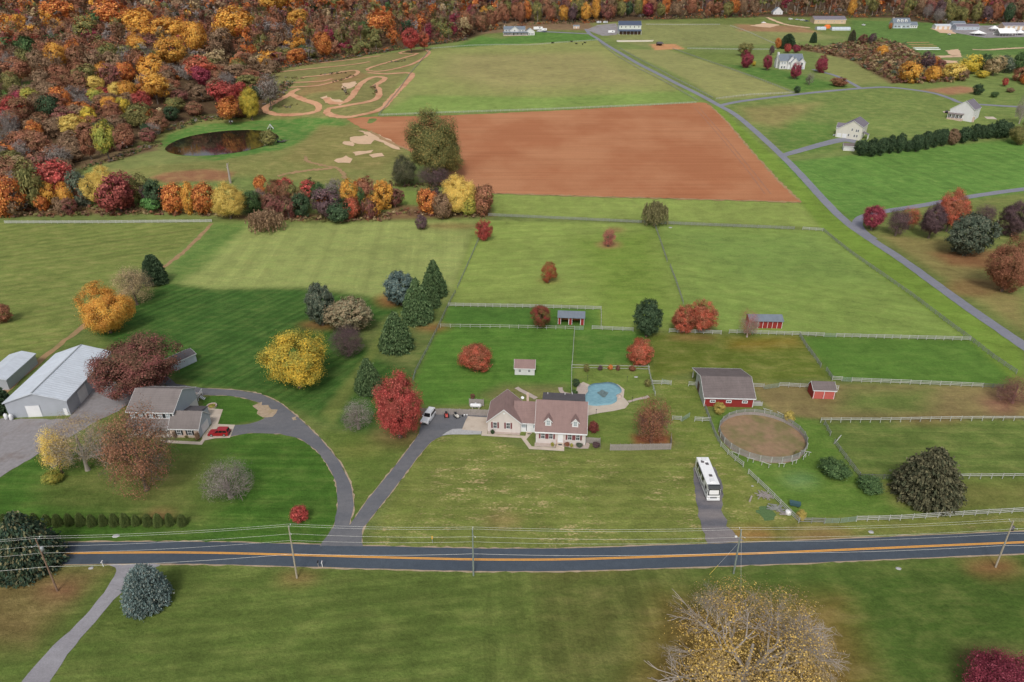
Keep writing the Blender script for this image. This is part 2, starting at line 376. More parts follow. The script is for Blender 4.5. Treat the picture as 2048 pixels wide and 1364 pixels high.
zone([(1340,100),(1590,186),(1440,200),(1240,98)], (140,140,88), 3, dry=0.4)
zone([(1180,45),(1320,45),(1480,50),(1700,75),(1500,90),(1300,95),(1230,80)], (128,132,82), 6, dry=0.5)
zone([(1300,88),(1350,88),(1370,98),(1310,100)], (196,140,100), 2)
zone([(1470,48),(1600,52),(1640,66),(1480,62)], (150,116,86), 5, dry=.4)
zone([(1340,100),(1480,108),(1600,160),(1640,178),(1590,186)], (108,124,64), 4, dry=.4)
zone([(1450,128),(1560,140),(1640,160),(1700,172),(1600,184),(1500,150)], (84,120,54), 5)
zone([(1640,105),(1700,110),(1780,165),(1700,170),(1640,140)], (128,132,78), 5, dry=.5)
zone([(1700,40),(2300,60),(2300,110),(1800,110),(1700,80)], (90,118,60), 5, dry=.2)
zone([(1560,95),(1700,90),(1780,90),(1845,120),(1925,160),(1780,167),(1700,120),(1640,106)], (112,88,66), 3, dry=.4)
zone([(1840,180),(1920,172),(1990,180),(1900,190)], (158,116,88), 4)
zone([(1950,160),(2300,150),(2300,240),(1960,225)], (108,126,68), 5, dry=.4)
# south of the road
zone([(-400,1128),(300,1130),(950,1145),(1500,1135),(2500,1090),(2600,1700),(-600,1700)], (90,106,50), 1, mow=(.5, 97, 2.6), dry=0.22)
zone([(1500,1140),(2500,1100),(2600,1600),(1700,1600)], (76,98,42), 6, dry=.3)
zone([(1100,1150),(1330,1150),(1320,1300),(1200,1400),(1060,1400)], (96,100,52), 12, mow=(.6, 5, 5), dry=.4)
zone([(-300,1140),(220,1135),(150,1200),(60,1290),(-300,1300)], (112,98,60), 4, dry=.6)
zone([(1330,1200),(1680,1200),(1760,1420),(1260,1420)], (120,98,52), 6, dry=.7)
zone([(1500,1040),(2048,1024),(2400,1000),(2400,1052),(2048,1058),(1500,1082)], (112,118,58), 1.5, dry=0.35, straw=.6)
# leaf litter and worn earth
for (x, y, rx, ry, c) in [(795,872,52,22,(112,92,60)),(120,1180,30,14,(140,96,74)),(1985,1134,45,16,(150,98,70)),(595,1156,26,8,(142,104,72)),(1218,489,20,7,(168,110,90)),(1098,560,14,5,(140,110,64)),
        (2005,805,40,22,(140,96,82)),(265,790,70,28,(110,82,58)),(1990,1320,60,24,(120,100,70)),(780,600,26,14,(150,98,62)),(640,650,40,10,(134,92,58)),(865,655,30,8,(140,96,60)),(1150,1135,80,8,(116,104,60)),(1640,1070,60,12,(146,106,76)),(320,1030,16,7,(150,100,76)),
        (140,985,60,22,(84,100,46)),(1008,1040,24,10,(146,118,82)),(1600,960,26,12,(96,128,84)),(1860,840,60,8,(138,110,76)),(720,900,40,14,(112,118,58)),(1500,1070,40,10,(158,98,62)),(905,452,60,6,(132,112,70)),(1950,575,60,18,(134,104,68)),(1230,460,16,5,(150,120,80)),(1385,675,40,5,(142,108,70))]:
    zone([(x+rx*math.cos(a*math.pi/6), y+ry*math.sin(a*math.pi/6)) for a in range(12)], c, 3.5, k=0.8)
TSAT = 0.98
def make_ground():
    rows = [12.0]
    while rows[-1] < 5000: rows.append(rows[-1]+max(0.55, rows[-1]*0.0072) if rows[-1] < 1100 else rows[-1]*1.05)
    Yr = np.array(rows); nc = 460
    s = np.linspace(-1, 1, nc); s = np.sign(s)*(0.80*np.abs(s)+0.35*np.abs(s)**7)
    Xg = s[None, :]*(Yr[:, None]*1.0+30); Yg = np.repeat(Yr[:, None], nc, 1)
    X, Y = Xg.ravel(), Yg.ravel(); Zh = hgt_np(X, Y); n = len(X)
    col = np.tile(np.array(lin(104, 116, 58)[:3]), (n, 1)); mow = np.zeros(n); sc = np.zeros(n); dry = np.full(n, .3); straw = np.zeros(n)
    for poly, c, soft, mw, dr, st, k in Z:
        P = W2(poly); m = poly_mask(X, Y, P, soft)*k
        col = col*(1-m[:, None])+np.array(lin(*c, sat=TSAT)[:3])[None]*m[:, None]
        if mw:
            a = R(mw[1]); sc = np.where(m > 0.02, (X*math.cos(a)+Y*math.sin(a))/mw[2], sc); mow = mow*(1-m)+mw[0]*m
        else: mow = mow*(1-m)
        if dr is not None: dry = dry*(1-m)+dr*m
        straw = straw*(1-m)+(st or 0)*m
    nr = len(Yr); i = np.arange((nr-1)*(nc-1)); r_ = i//(nc-1); c_ = i % (nc-1); a = r_*nc+c_
    F = np.stack([a, a+1, a+nc+1, a+nc], 1)
    me = bpy.data.meshes.new('ground'); me.vertices.add(n); me.vertices.foreach_set('co', np.stack([X, Y, Zh], 1).ravel())
    me.loops.add(F.size); me.loops.foreach_set('vertex_index', F.ravel()); me.polygons.add(len(F))
    me.polygons.foreach_set('loop_start', np.arange(len(F))*4)
    me.update(calc_edges=True); me.polygons.foreach_set('use_smooth', np.ones(len(F), bool))
    ac = me.attributes.new('turf', 'FLOAT_COLOR', 'POINT'); ac.data.foreach_set('color', np.concatenate([col, np.ones((n, 1))], 1).ravel())
    for nm, v in (('mow', mow), ('lane', sc), ('dry', dry), ('straw', straw)):
        at = me.attributes.new(nm, 'FLOAT', 'POINT'); at.data.foreach_set('value', v)
    o = bpy.data.objects.new('ground', me); link(o); tag(o, kind='structure')
    t = NT('meadow_turf'); t.b.inputs['Roughness'].default_value = 0.95; t.b.inputs['Specular IOR Level'].default_value = 0.1
    A = lambda nm, o_='Fac': t.N('ShaderNodeAttribute', _attribute_name=nm).outputs[o_]
    v = t.pos(1, 1, 0); vs_ = t.pos(0.35, 1.2, 0)
    n1 = t.noise(0.028, v, 4, 0.6); n2 = t.noise(0.17, v, 4, 0.62, 0.6); n3 = t.noise(1.1, v, 3, 0.7); n4 = t.noise(0.33, vs_, 4, 0.7); n5 = t.noise(2.6, v, 2, 0.6)
    f = t.math('ADD', t.math('ADD', t.math('MULTIPLY', n1, 0.35), t.math('MULTIPLY', n2, 0.5)), t.math('ADD', t.math('MULTIPLY', t.math('ADD', n3, n5), 0.36), t.math('MULTIPLY', n4, 0.35)))
    f = t.remap(f, 0.64, 1.28, 0.5, 1.5)
    st = t.math('SINE', t.math('MULTIPLY', t.math('ADD', A('lane'), t.math('MULTIPLY', n2, 0.55)), 6.2832))
    f = t.math('MULTIPLY', f, t.math('ADD', 1.0, t.math('MULTIPLY', t.math('MULTIPLY', st, A('mow')), 0.13)))
    cx_ = t.N('ShaderNodeCombineXYZ'); t.L(A('lane'), cx_.inputs[0]); t.L(t.math('MULTIPLY', n1, 0.4), cx_.inputs[1])
    ln = t.noise(3.4, cx_.outputs[0], 3, 0.75)
    f = t.math('MULTIPLY', f, t.math('ADD', 1.0, t.math('MULTIPLY', t.math('MULTIPLY', t.math('SUBTRACT', ln, 0.5), t.math('ADD', A('mow'), 0.35)), t.remap(n4, 0.3, 0.7, 0.2, 1.3))))
    base = t.mix(t.remap(n2, 0.42, 0.62, 0, 0.5), A('turf', 'Color'), t.mix(1.0, A('turf', 'Color'), (0.9, 1.05, 0.88, 1), 'MULTIPLY'))
    d = t.math('MULTIPLY', t.remap(t.math('ADD', t.math('MULTIPLY', n4, 0.55), t.math('MULTIPLY', n2, 0.45)), 0.46, 0.66, 0, 1), A('dry'), True)
    base = t.mix(t.math('MULTIPLY', d, 0.75), base, lin(148, 126, 82))
    s1 = t.noise(0.55, t.pos(0.4, 1.3, 0), 3, 0.7); s2 = t.noise(2.2, t.pos(0.7, 1.5, 0), 2, 0.6); s3 = t.noise(0.06, v, 2)
    sw = t.math('MULTIPLY', t.math('MULTIPLY', t.remap(t.math('ADD', t.math('MULTIPLY', s1, 0.55), t.math('MULTIPLY', s2, 0.45)), 0.53, 0.61, 0, 1), t.remap(s3, 0.42, 0.62, 0.1, 1)), A('straw'), True)
    base = t.mix(t.math('MULTIPLY', sw, 0.85), base, lin(196, 170, 122))
    t.L(t.scale(base, f), t.b.inputs['Base Color']); t.bump(t.math('ADD', n3, n2), 0.7, 0.35)
    me.materials.append(t.mat); return o
ground = make_ground()

# ---------------------------------------------------------------- flat sheets and ribbons that follow the terrain
def resample(P, step, closed=False, jit=0.0, seed=1):
    rg = random.Random(seed); out = []; n = len(P)
    for i in range(n if closed else n-1):
        a, b = Vector(P[i][:2]), Vector(P[(i+1) % n][:2]); L = (b-a).length; k = max(1, int(L/step)); nn = Vector((-(b-a).y, (b-a).x)).normalized() if L > 0 else Vector((0, 0))
        for j in range(k):
            p = a.lerp(b, j/k)
            if jit: p = p+nn*rg.gauss(0, jit)
            out.append(p)
    if not closed: out.append(Vector(P[-1][:2]))
    return out
def smooth_line(P, n=8):
    P = [Vector(p[:2]) for p in P]; Q = [P[0]*2-P[1]]+P+[P[-1]*2-P[-2]]; out = []
    for i in range(1, len(Q)-2):
        p0, p1, p2, p3 = Q[i-1:i+3]
        for k in range(n):
            t = k/n; out.append(0.5*((2*p1)+(p2-p0)*t+(2*p0-5*p1+4*p2-p3)*t*t+(3*p1-p0-3*p2+p3)*t**3))
    out.append(P[-1]); return out
def sheet(name, px, mat, off=0.02, jit=0.0, step=1.2, parent=None, cut=9.0, world=False, seed=3, thick=0.0):
    P = [Vector(p[:2]) for p in px] if world else [Vector(g(*p)[:2]) for p in px]
    P = resample(P, step, True, jit, seed)
    bm = bmesh.new(); f = bm.faces.new([bm.verts.new((p.x, p.y, 0)) for p in P]); bm.normal_update()
    if f.normal.z < 0: bmesh.ops.reverse_faces(bm, faces=bm.faces[:])
    xs = [p.x for p in P]; ys = [p.y for p in P]
    if max(ys) > 235:
        for ax, lo, hi in ((0, min(xs), max(xs)), (1, min(ys), max(ys))):
            c = lo+cut
            while c < hi:
                bmesh.ops.bisect_plane(bm, geom=bm.verts[:]+bm.edges[:]+bm.faces[:], plane_co=(c, 0, 0) if ax == 0 else (0, c, 0), plane_no=(1, 0, 0) if ax == 0 else (0, 1, 0)); c += cut
    bmesh.ops.triangulate(bm, faces=bm.faces[:])
    for v in bm.verts: v.co.z = hgt(v.co.x, v.co.y)+off
    me = bpy.data.meshes.new(name); bm.to_mesh(me); bm.free(); me.materials.append(mat)
    o = bpy.data.objects.new(name, me); link(o, parent)
    if parent is None: tag(o, kind='structure')
    return o
def ribbon(name, px, width, mat, off=0.02, jit=0.0, sm=8, step=2.0, parent=None, world=False, shift=0.0, seed=5, struct=True):
    P = [Vector(p[:2]) for p in px] if world else [Vector(g(*p)[:2]) for p in px]
    if sm: P = smooth_line(P, sm)
    P = resample(P, step); rg = random.Random(seed); m = MB(); n = len(P)
    for i, p in enumerate(P):
        t = (P[min(i+1, n-1)]-P[max(i-1, 0)]).normalized(); nn = Vector((-t.y, t.x))
        w = width(i/(n-1)) if callable(width) else width
        for s in (-1, -0.33, 0.33, 1):
            q = p+nn*(shift+s*w/2+(rg.gauss(0, jit) if abs(s) == 1 and jit else 0)); m.v.append((q.x, q.y, hgt(q.x, q.y)+off))
    for i in range(n-1):
        for k in range(3): m.f.append((i*4+k+1, i*4+k, i*4+4+k, i*4+5+k)); m.m.append(0)
    o = m.build(name, mat, parent)
    if parent is None and struct: tag(o, kind='structure')
    return o
def asphalt(name, col, col2, wear=0.5):
    t = NT(name); t.b.inputs['Roughness'].default_value = 0.9; t.b.inputs['Specular IOR Level'].default_value = 0.2
    v = t.pos(1, 1, 0); n1 = t.noise(0.2, t.pos(0.25, 1, 0), 4, 0.6); n2 = t.noise(4.0, v, 2); n3 = t.noise(0.8, v, 4, 0.7)
    vo = t.N('ShaderNodeTexVoronoi', Vector=v, Scale=0.16, _feature='DISTANCE_TO_EDGE')
    crack = t.remap(t.math('ADD', vo.outputs[0], t.math('MULTIPLY', n3, 0.02)), 0.006, 0.016, 0.86, 1.0)
    c = t.mix(t.remap(n1, 0.38, 0.66, 0, wear), col, col2)
    f = t.math('MULTIPLY', t.remap(t.math('ADD', t.math('MULTIPLY', n2, 0.5), t.math('MULTIPLY', n3, 0.5)), 0.35, 0.65, 0.86, 1.14), crack)
    t.L(t.scale(c, f), t.b.inputs['Base Color']); return t.mat
M['road'] = asphalt('dark_road_asphalt', lin(70, 80, 92), lin(82, 92, 103)); M['drive'] = asphalt('grey_drive_asphalt', lin(100, 102, 108), lin(122, 120, 122)); M['drive_pale'] = asphalt('pale_worn_asphalt', lin(148, 146, 152), lin(120, 116, 122))
M['lane'] = asphalt('lane_asphalt', lin(122, 124, 136), lin(138, 138, 148)); M['rv_pad'] = asphalt('gravel_millings', lin(96, 96, 104), lin(136, 128, 126), 0.9)
M['verge'] = pm('dry_verge_gravel', lin(168, 148, 124), 0.95, 0.2, 1.5, col2=lin(150, 134, 96), c2s=0.6)
M['yellow'] = pm('yellow_road_paint', lin(236, 164, 62), 0.7, 0.12, 2.0)
M['whiteline'] = pm('worn_white_paint', lin(150, 152, 156), 0.8, 0.15, 2.0)
def soil_field():
    t = NT('tilled_red_brown_field'); t.b.inputs['Roughness'].default_value = 0.98; t.b.inputs['Specular IOR Level'].default_value = 0.05
    v = t.pos(1, 1, 0, R(3)); n1 = t.noise(0.02, v, 4, 0.6); n2 = t.noise(1.2, v, 3, 0.7); w = t.noise(0.25, t.pos(0.06, 1.6, 0, R(3)), 3, 0.6)
    c = t.mix(t.remap(n1, 0.4, 0.62, 0, 1), lin(164, 104, 70), lin(176, 120, 84))
    f = t.remap(t.math('ADD', t.math('MULTIPLY', n2, 0.5), t.math('MULTIPLY', w, 0.6)), 0.36, 0.74, 0.84, 1.16)
    t.L(t.scale(c, f), t.b.inputs['Base Color']); t.bump(n2, 0.5, 0.2); return t.mat
M['field'] = soil_field()
M['dirt'] = pm('orange_dirt_track', lin(196, 146, 110), 0.95, 0.12, 0.3, col2=lin(176, 120, 88), c2s=0.08)
M['paledirt'] = pm('pale_bare_soil', lin(202, 168, 136), 0.95, 0.12, 0.4)
M['drystrip'] = pm('dry_mown_strip', lin(158, 126, 88), 0.95, 0.2, 0.6, col2=lin(132, 120, 74), c2s=0.2)
M['pen'] = pm('pen_footing', lin(146, 118, 90), 0.95, 0.2, 0.8, col2=lin(120, 112, 70), c2s=0.18, c2lo=0.42, c2hi=0.62)

# main road with verge, double yellow line
RC = [(-420,1118),(-150,1110),(0,1108.5),(130,1106.5),(300,1105),(400,1105.5),(500,1107.5),(700,1113),(850,1117),(950,1119),(1050,1119.5),(1150,1118.5),(1250,1115.5),(1400,1110.5),(1550,1105.5),(1750,1097),(1900,1090.5),(2048,1084.5),(2250,1076),(2500,1066)]
ribbon('road_verge', RC, 6.0, M['verge'], 0.012, 0.1, step=1.2)
road = ribbon('road', RC, 5.5, M['road'], 0.03, 0.03)
for s in (-0.14, 0.14): ribbon('centre_line', RC, 0.19, M['yellow'], 0.036, 0, parent=road, shift=s)
# private lane to the farm
LC = [(2420,945),(2200,795),(2048,692),(1930,611),(1810,524),(1740,478),(1690,442),(1640,392),(1600,348),(1560,308),(1510,262),(1470,229),(1440,212),(1400,190),(1340,160),(1285,132),(1240,106),(1200,81),(1180,68),(1172,58)]
ribbon('lane', LC, 4.2, M['lane'], 0.09, 0.06)
ribbon('lane_branch', [(1437,212),(1480,203),(1560,193),(1640,184),(1720,177),(1780,175),(1860,185),(1900,197),(1925,206),(1990,211),(2060,215)], 4.0, M['lane'], 0.095, 0.05)
ribbon('house_drive', [(1722,177),(1702,166),(1672,152),(1652,146),(1625,139)], 3.6, M['lane'], 0.10, 0.05)
ribbon('driveway_curve', [(1563,312),(1590,304),(1640,290),(1672,282),(1690,280),(1712,283)], lambda t: 4+4*t, M['lane'], 0.10, 0.05)
ribbon('garden_drive', [(1742,478),(1722,462),(1715,446),(1726,434),(1765,424),(1850,410),(1950,392),(2060,377),(2200,362)], lambda t: 5.5-1.7*min(1, t*4), M['lane'], 0.10, 0.05)
ribbon('farmhouse_drive', [(1182,68),(1140,66),(1100,64),(1072,63)], 4.5, M['lane'], 0.12, 0.05)
sheet('farm_yard', [(1172,60),(1196,50),(1232,47),(1240,64),(1232,70),(1205,72)], M['gravel'], 0.13, 0.2, 3)
# left neighbour's drive, main drive, RV pad, south drive
sheet('neighbour_drive', [(640,1092),(668,1052),(676,1010),(672,965),(655,930),(632,900),(600,878),(560,868),(500,866),(455,874),(440,872),(445,852),(500,848),(528,838),(535,822),(520,806),(488,796),(455,791),(400,790),(375,794),(352,782),(330,770),(318,752),(335,752),(352,768),(400,776),(470,780),(520,788),(560,806),(598,836),(640,876),(680,925),(702,970),(708,1010),(699,1050),(716,1048),(726,1093)], M['drive'], 0.05, 0.05)
sheet('main_drive', [(700,1050),(735,1000),(780,945),(815,900),(838,868),(842,846),(845,826),(856,822),(968,826),(975,834),(975,860),(962,868),(906,868),(884,872),(862,884),(835,915),(790,975),(755,1020),(727,1055),(722,1092),(690,1092)], M['drive'], 0.055, 0.05)
ND = [(640,1092),(668,1052),(676,1010),(672,965),(655,930),(632,900),(600,878),(560,868),(500,866),(455,874)]; NE = [(400,776),(470,780),(520,788),(560,806),(598,836),(640,876),(680,925),(702,970),(708,1010),(699,1050)]; NI = [(500,848),(528,838),(535,822),(520,806),(488,796),(455,791),(400,790)]
for q in (ND, NE, NI, [(700,1050),(735,1000),(780,945),(815,900),(838,868)], [(884,872),(862,884),(835,915),(790,975),(755,1020),(727,1055),(722,1092)]): ribbon('drive_edge', q, 0.34, M['verge'], 0.047, 0.1, sm=4, step=0.8)
sheet('sand_patch', [(505,812),(520,806),(540,815),(552,826),(545,834),(520,832),(512,822)], M['verge'], 0.056, 0.5, 1.0); sheet('sand_patch', [(583,836),(592,833),(593,839),(586,841)], M['verge'], 0.056, 0.2, 0.6)
sheet('chip_strip', [(884,871),(905,858),(945,858),(962,859),(962,869),(906,869)], M['chips'], 0.062, 0.08)
sheet('rv_pad', [(1416,1088),(1402,1050),(1396,1015),(1386,960),(1384,935),(1396,928),(1430,935),(1442,960),(1448,990),(1446,1020),(1456,1052),(1472,1072),(1488,1082)], M['rv_pad'], 0.05, 0.18)
sheet('south_drive', [(217,1130),(230,1136),(234,1142),(215,1175),(180,1220),(140,1262),(106,1292),(60,1345),(0,1420),(60,1430),(110,1345),(148,1292),(190,1245),(228,1200),(262,1168),(290,1142),(318,1132),(322,1129)], M['drive_pale'], 0.05, 0.08)
sheet('barn_yard', [(-120,1010),(0,955),(60,918),(85,902),(130,880),(180,850),(235,822),(262,800),(300,786),(330,780),(330,758),(262,772),(205,760),(190,774),(134,838),(20,838),(-60,840),(-200,900)], M['gravel'], 0.04, 0.2)
ribbon('dry_strip', [(424,447),(385,487),(338,527),(262,575),(165,655),(100,705),(25,770),(-80,850)], 1.9, M['drystrip'], 0.05, 0.2, sm=3)
for P_ in ([(505,152),(560,143),(640,136),(740,124)], [(565,164),(640,159),(700,152),(716,146),(712,140)], [(575,174),(640,171),(670,163)], [(575,176),(600,175)]):
    pass
TR = [[(735,145),(770,148),(808,146),(824,148),(820,158),(800,178),(780,200),(765,216),(740,226),(700,234),(672,233),(655,226),(658,218),(690,212),(730,205),(755,196),(758,180),(750,172),(762,164),(770,157),(760,154),(745,155),(725,165),(714,178),(702,195),(690,204),(672,207),(658,203),(652,196)],
      [(600,178),(585,184),(584,190),(606,199),(632,208),(638,216),(630,224),(600,229),(560,230),(535,224),(531,216),(545,207),(570,194),(584,187)],
      [(575,175),(630,172),(660,166),(700,155),(716,146),(710,141),(690,143),(650,150),(605,155)],
      [(570,166),(640,163),(665,158)], [(510,144),(540,138),(600,130),(680,122),(760,112)], [(560,144),(620,138),(700,130),(740,124)],
      [(735,142),(740,136),(790,121),(832,109),(828,107),(808,108),(800,106),(822,101),(850,100),(858,106),(845,118),(820,130),(790,138),(760,143),(738,142)]]
for i, q in enumerate(TR): ribbon('dirt_track', q, 4.6 if i < 2 else 3.2, M['dirt'], 0.16+0.012*i, 0.25, sm=6)
for q in ([(700,275),(730,271),(750,278),(742,288),(715,288),(698,282)], [(688,283),(708,285),(706,293),(690,290)], [(705,305),(745,300),(742,306),(715,311)], [(668,322),(690,312),(706,318),(700,325),(676,326)], [(738,310),(766,306),(768,312),(745,316)], [(683,168),(712,163),(710,172),(690,180),(682,176)], [(640,196),(652,192),(664,198),(690,203),(682,210),(650,206)], [(715,262),(740,264),(780,280),(800,296),(806,302),(790,300),(760,284),(735,274)]):
    sheet('bare_soil_patch', q, M['paledirt'], 0.14, 0.7, 3)
ribbon('worn_path', [(612,312),(614,322),(640,330),(672,336),(684,345),(690,358)], 2.2, M['drystrip'], 0.13, .4)
ribbon('worn_path', [(555,352),(590,345),(630,340),(665,337)], 2.4, M['drystrip'], 0.13, .4)
ribbon('worn_path', [(815,300),(770,280),(740,262)], 2.5, M['drystrip'], 0.15, .4)
sheet('tilled_field', [(693,238),(760,234),(900,231),(1100,222),(1300,211),(1398,205),(1416,207),(1455,245),(1510,310),(1560,365),(1602,404),(1400,398),(1200,393),(985,386),(900,378),(830,308),(790,290),(752,266),(720,256)], M['field'], 0.12, 0.35, 3, cut=12)
for dx in (0, 9): ribbon('tramline', [(1388+dx,214),(1430+dx,262),(1480+dx,322),(1530+dx*1.3,388)], 0.6, M['soil'], 0.13, 0.1, sm=4)
ribbon('dry_strip', [(988,387),(1200,394),(1400,399),(1602,405)], 1.4, M['drystrip'], 0.135, 0.4, sm=0)
ribbon('dry_strip', [(1416,207),(1455,245),(1510,310),(1560,365),(1602,404)], 1.2, M['drystrip'], 0.135, 0.3, sm=0)
for q in ([(1862,84),(1880,90),(1905,100),(1925,110),(1845,116)],):
    pass
ribbon('dirt_track', [(1798,86),(1815,98),(1832,108),(1848,115)], 5, M['dirt'], .15, .5, sm=3)
ribbon('dirt_track', [(1945,99),(1975,100),(2020,97),(2080,95),(2200,92)], 6, M['paledirt'], .15, .5, sm=3)
for q in ([(1890,102),(1915,98),(1925,110),(1905,113)], [(1872,112),(1920,110),(1924,114),(1880,116)], [(1880,120),(1915,122),(1912,127),(1888,126)], [(1500,52),(1530,46),(1560,50),(1540,56)], [(1860,57),(1900,60),(1912,68),(1880,66)], [(1708,110),(1735,106),(1750,112),(1720,115)]):
    sheet('bare_soil_patch', q, M['paledirt'], 0.14, 0.8, 4)
ribbon('dirt_track', [(1535,35),(1550,42),(1575,50),(1620,56)], 5, M['paledirt'], .15, .5, sm=3)
sheet('stable_yard', [(1880,52),(2060,50),(2200,50),(2200,78),(2050,74),(1970,76),(1900,64)], M['gravel'], 0.13, 0.5, 4)
# pond water
def water():
    t = NT('still_pond_water'); t.b.inputs['Base Color'].default_value = (0.02, 0.018, 0.012, 1); t.b.inputs['Roughness'].default_value = 0.05; t.b.inputs['IOR'].default_value = 1.33
    t.bump(t.noise(0.5, t.pos(), 3), 0.05, 0.05); return t.mat
bm_ = MB(); bm_.poly([(PXC+(PAX*0.985+0.5*math.sin(5*a+1))*math.cos(a), PYC+(PAY*0.985+0.6*math.sin(3*a))*math.sin(a), POND_Z) for a in [2*math.pi*i/72 for i in range(72)]])
tag(bm_.build('pond_water', water()), kind='structure')

# ================================================================ TREES
LSAT = 0.76
def leaf_mat(name, A, B, C=None, trans=0.18, kA=1.2):
    """leaf colours vary from leaf to leaf and from bough to bough: A common, B second, C rare"""
    t = NT(name); n = t.n
    at = lambda nm: t.N('ShaderNodeAttribute', _attribute_name=nm).outputs['Fac']
    oi = t.N('ShaderNodeObjectInfo').outputs['Random']
    C = C or B; la, lb, lc = [lin(*q, k=kA, sat=LSAT) for q in (A, B, C)]
    c = t.mix(t.remap(at('bough'), 0.35, 0.75, 0, 1), la, lb)
    c = t.mix(t.remap(at('leaf'), 0.72, 0.95, 0, 0.8), c, lc)
    f = t.math('MULTIPLY', t.remap(at('leaf'), 0, 1, 0.72, 1.28), t.remap(oi, 0, 1, 0.86, 1.14))
    c = t.scale(c, f); t.L(c, t.b.inputs['Base Color']); t.b.inputs['Roughness'].default_value = 0.8; t.b.inputs['Specular IOR Level'].default_value = 0.12
    if trans:
        tr = t.N('ShaderNodeBsdfTranslucent'); t.L(c, tr.inputs['Color'])
        mx = t.N('ShaderNodeMixShader', i0=trans); t.L(t.b.outputs[0], mx.inputs[1]); t.L(tr.outputs[0], mx.inputs[2]); t.L(mx.outputs[0], t.out.inputs['Surface'])
    return t.mat
PAL = dict(gold=((226,160,46),(206,132,40),(170,140,60)), yellow=((224,188,44),(186,166,44),(130,134,44)), lemon=((232,196,84),(214,176,66),(166,160,70)), orange=((206,112,44),(184,90,42),(214,150,60)), redorange=((204,86,58),(152,86,54),(208,116,90)),
    red=((192,64,60),(156,64,54),(206,96,84)), crimson=((158,54,72),(138,46,64),(176,76,92)), maroon=((140,78,72),(118,88,64),(160,90,80)), rust=((156,92,66),(140,92,60),(172,112,80)), brown=((140,106,78),(124,98,70),(158,124,92)), tan=((170,142,96),(150,130,88),(184,160,116)),
    olive=((128,122,62),(108,110,56),(160,146,76)), green=((74,104,54),(60,90,46),(96,124,66)), dkgreen=((62,86,54),(50,74,48),(86,108,70)), brightgreen=((88,140,62),(72,124,54),(110,158,76)), conifer=((84,112,62),(66,96,54),(108,130,80)), bluespruce=((128,152,150),(104,130,128),(142,140,124)), bluepine=((106,132,128),(86,112,108),(120,130,112)),
    greypine=((92,104,84),(76,92,74),(112,112,88)), tanpine=((158,134,98),(136,124,88),(112,120,90)), darkpine=((88,86,60),(70,76,52),(110,104,72)), purple=((106,80,84),(90,68,74),(124,92,92)), grey=((134,122,116),(120,110,106),(148,136,128)), pinkred=((186,96,86),(168,84,78),(200,120,104)), redgreen=((178,62,48),(146,104,48),(120,110,50)), greenred=((110,104,48),(160,62,56),(140,90,50)),
    yellowgreen=((150,156,54),(190,170,56),(110,130,50)), goldgreen=((224,180,40),(164,150,46),(110,124,44)), copper=((150,94,68),(130,98,62),(164,106,78)), bushgold=((190,166,70),(170,150,64),(150,140,60)), darkred=((150,66,60),(126,54,54),(166,84,72)), willow=((122,116,70),(108,104,64),(138,128,84)), oakgreen=((124,124,62),(108,114,58),(166,132,62)), hedge=((96,120,54),(84,108,48),(130,132,60)), oldgold=((150,126,84),(196,154,62),(222,182,74)), mixspruce=((64,86,60),(54,80,66),(124,112,74)), silver=((138,128,120),(122,113,106),(152,142,134)))
LM = {k: leaf_mat(k+'_leaves', *v) for k, v in PAL.items()}
def rnd_dirs(n, rg):
    v = rg.normal(size=(n, 3)); return v/np.linalg.norm(v, axis=1)[:, None]
def quads(name, c, nrm, size, bough, rg, aspect=1.0, axis=None):
    n = len(c); r = rg.normal(size=(n, 3))
    t = np.cross(nrm, r) if axis is None else axis
    t /= np.linalg.norm(t, axis=1)[:, None]+1e-9; b = np.cross(nrm, t); b /= np.linalg.norm(b, axis=1)[:, None]+1e-9
    s = (size*rg.uniform(0.6, 1.4, n))[:, None] if np.isscalar(size) else size[:, None]
    u = t*s*0.5*aspect; w = b*s*0.5
    V = np.stack([c-u-w*0.6, c+u*0.7-w, c+u+w*0.6, c-u*0.6+w], 1).reshape(-1, 3)
    me = bpy.data.meshes.new(name); me.vertices.add(4*n); me.vertices.foreach_set('co', V.ravel())
    me.loops.add(4*n); me.loops.foreach_set('vertex_index', np.arange(4*n)); me.polygons.add(n); me.polygons.foreach_set('loop_start', np.arange(n)*4)
    for nm, v in (('bough', bough), ('leaf', rg.random(n))):
        at = me.attributes.new(nm, 'FLOAT', 'FACE'); at.data.foreach_set('value', v.astype(np.float32))
    me.update(calc_edges=True); return me
def crown_pts(rg, K, n, sig, fill=0.45, lob=0.16, hemi=False, top=0.0, out=0.55):
    """leaf clumps spread through an uneven crown of radius 1: returns centres, normals, bough value"""
    ph = rg.uniform(0, 6.28, (5, 3)); fr = rg.uniform(1.2, 3.2, (5, 3))
    rad = lambda d: 1+lob*sum(np.sin(d @ fr[i]+ph[i, 0])*0.6 for i in range(5))/1.6
    d = rnd_dirs(K, rg)
    if hemi: d[:, 2] = np.abs(d[:, 2])*1.0-0.25*rg.random(K)
    r = rg.uniform(fill, 1.0, K)**0.6*0.93*rad(d)
    c = d*r[:, None]; v = rg.random(K)
    k = rg.integers(0, K, n); off = rg.normal(size=(n, 3))*sig*rg.uniform(0.6, 1.3, (n, 1)); off[:, 2] *= 0.75
    off += d[k]*np.abs(rg.normal(size=(n, 1)))*sig*0.4
    p = c[k]+off; nr = d[k]*out+off/sig*0.3+rnd_dirs(n, rg)*0.55+np.array([0, 0, 0.35])
    nr /= np.linalg.norm(nr, axis=1)[:, None]
    ok = np.linalg.norm(p, axis=1) < 1.25
    return p[ok], nr[ok], np.clip(v[k]+top*p[:, 2]*0.5, 0, 1)[ok], c
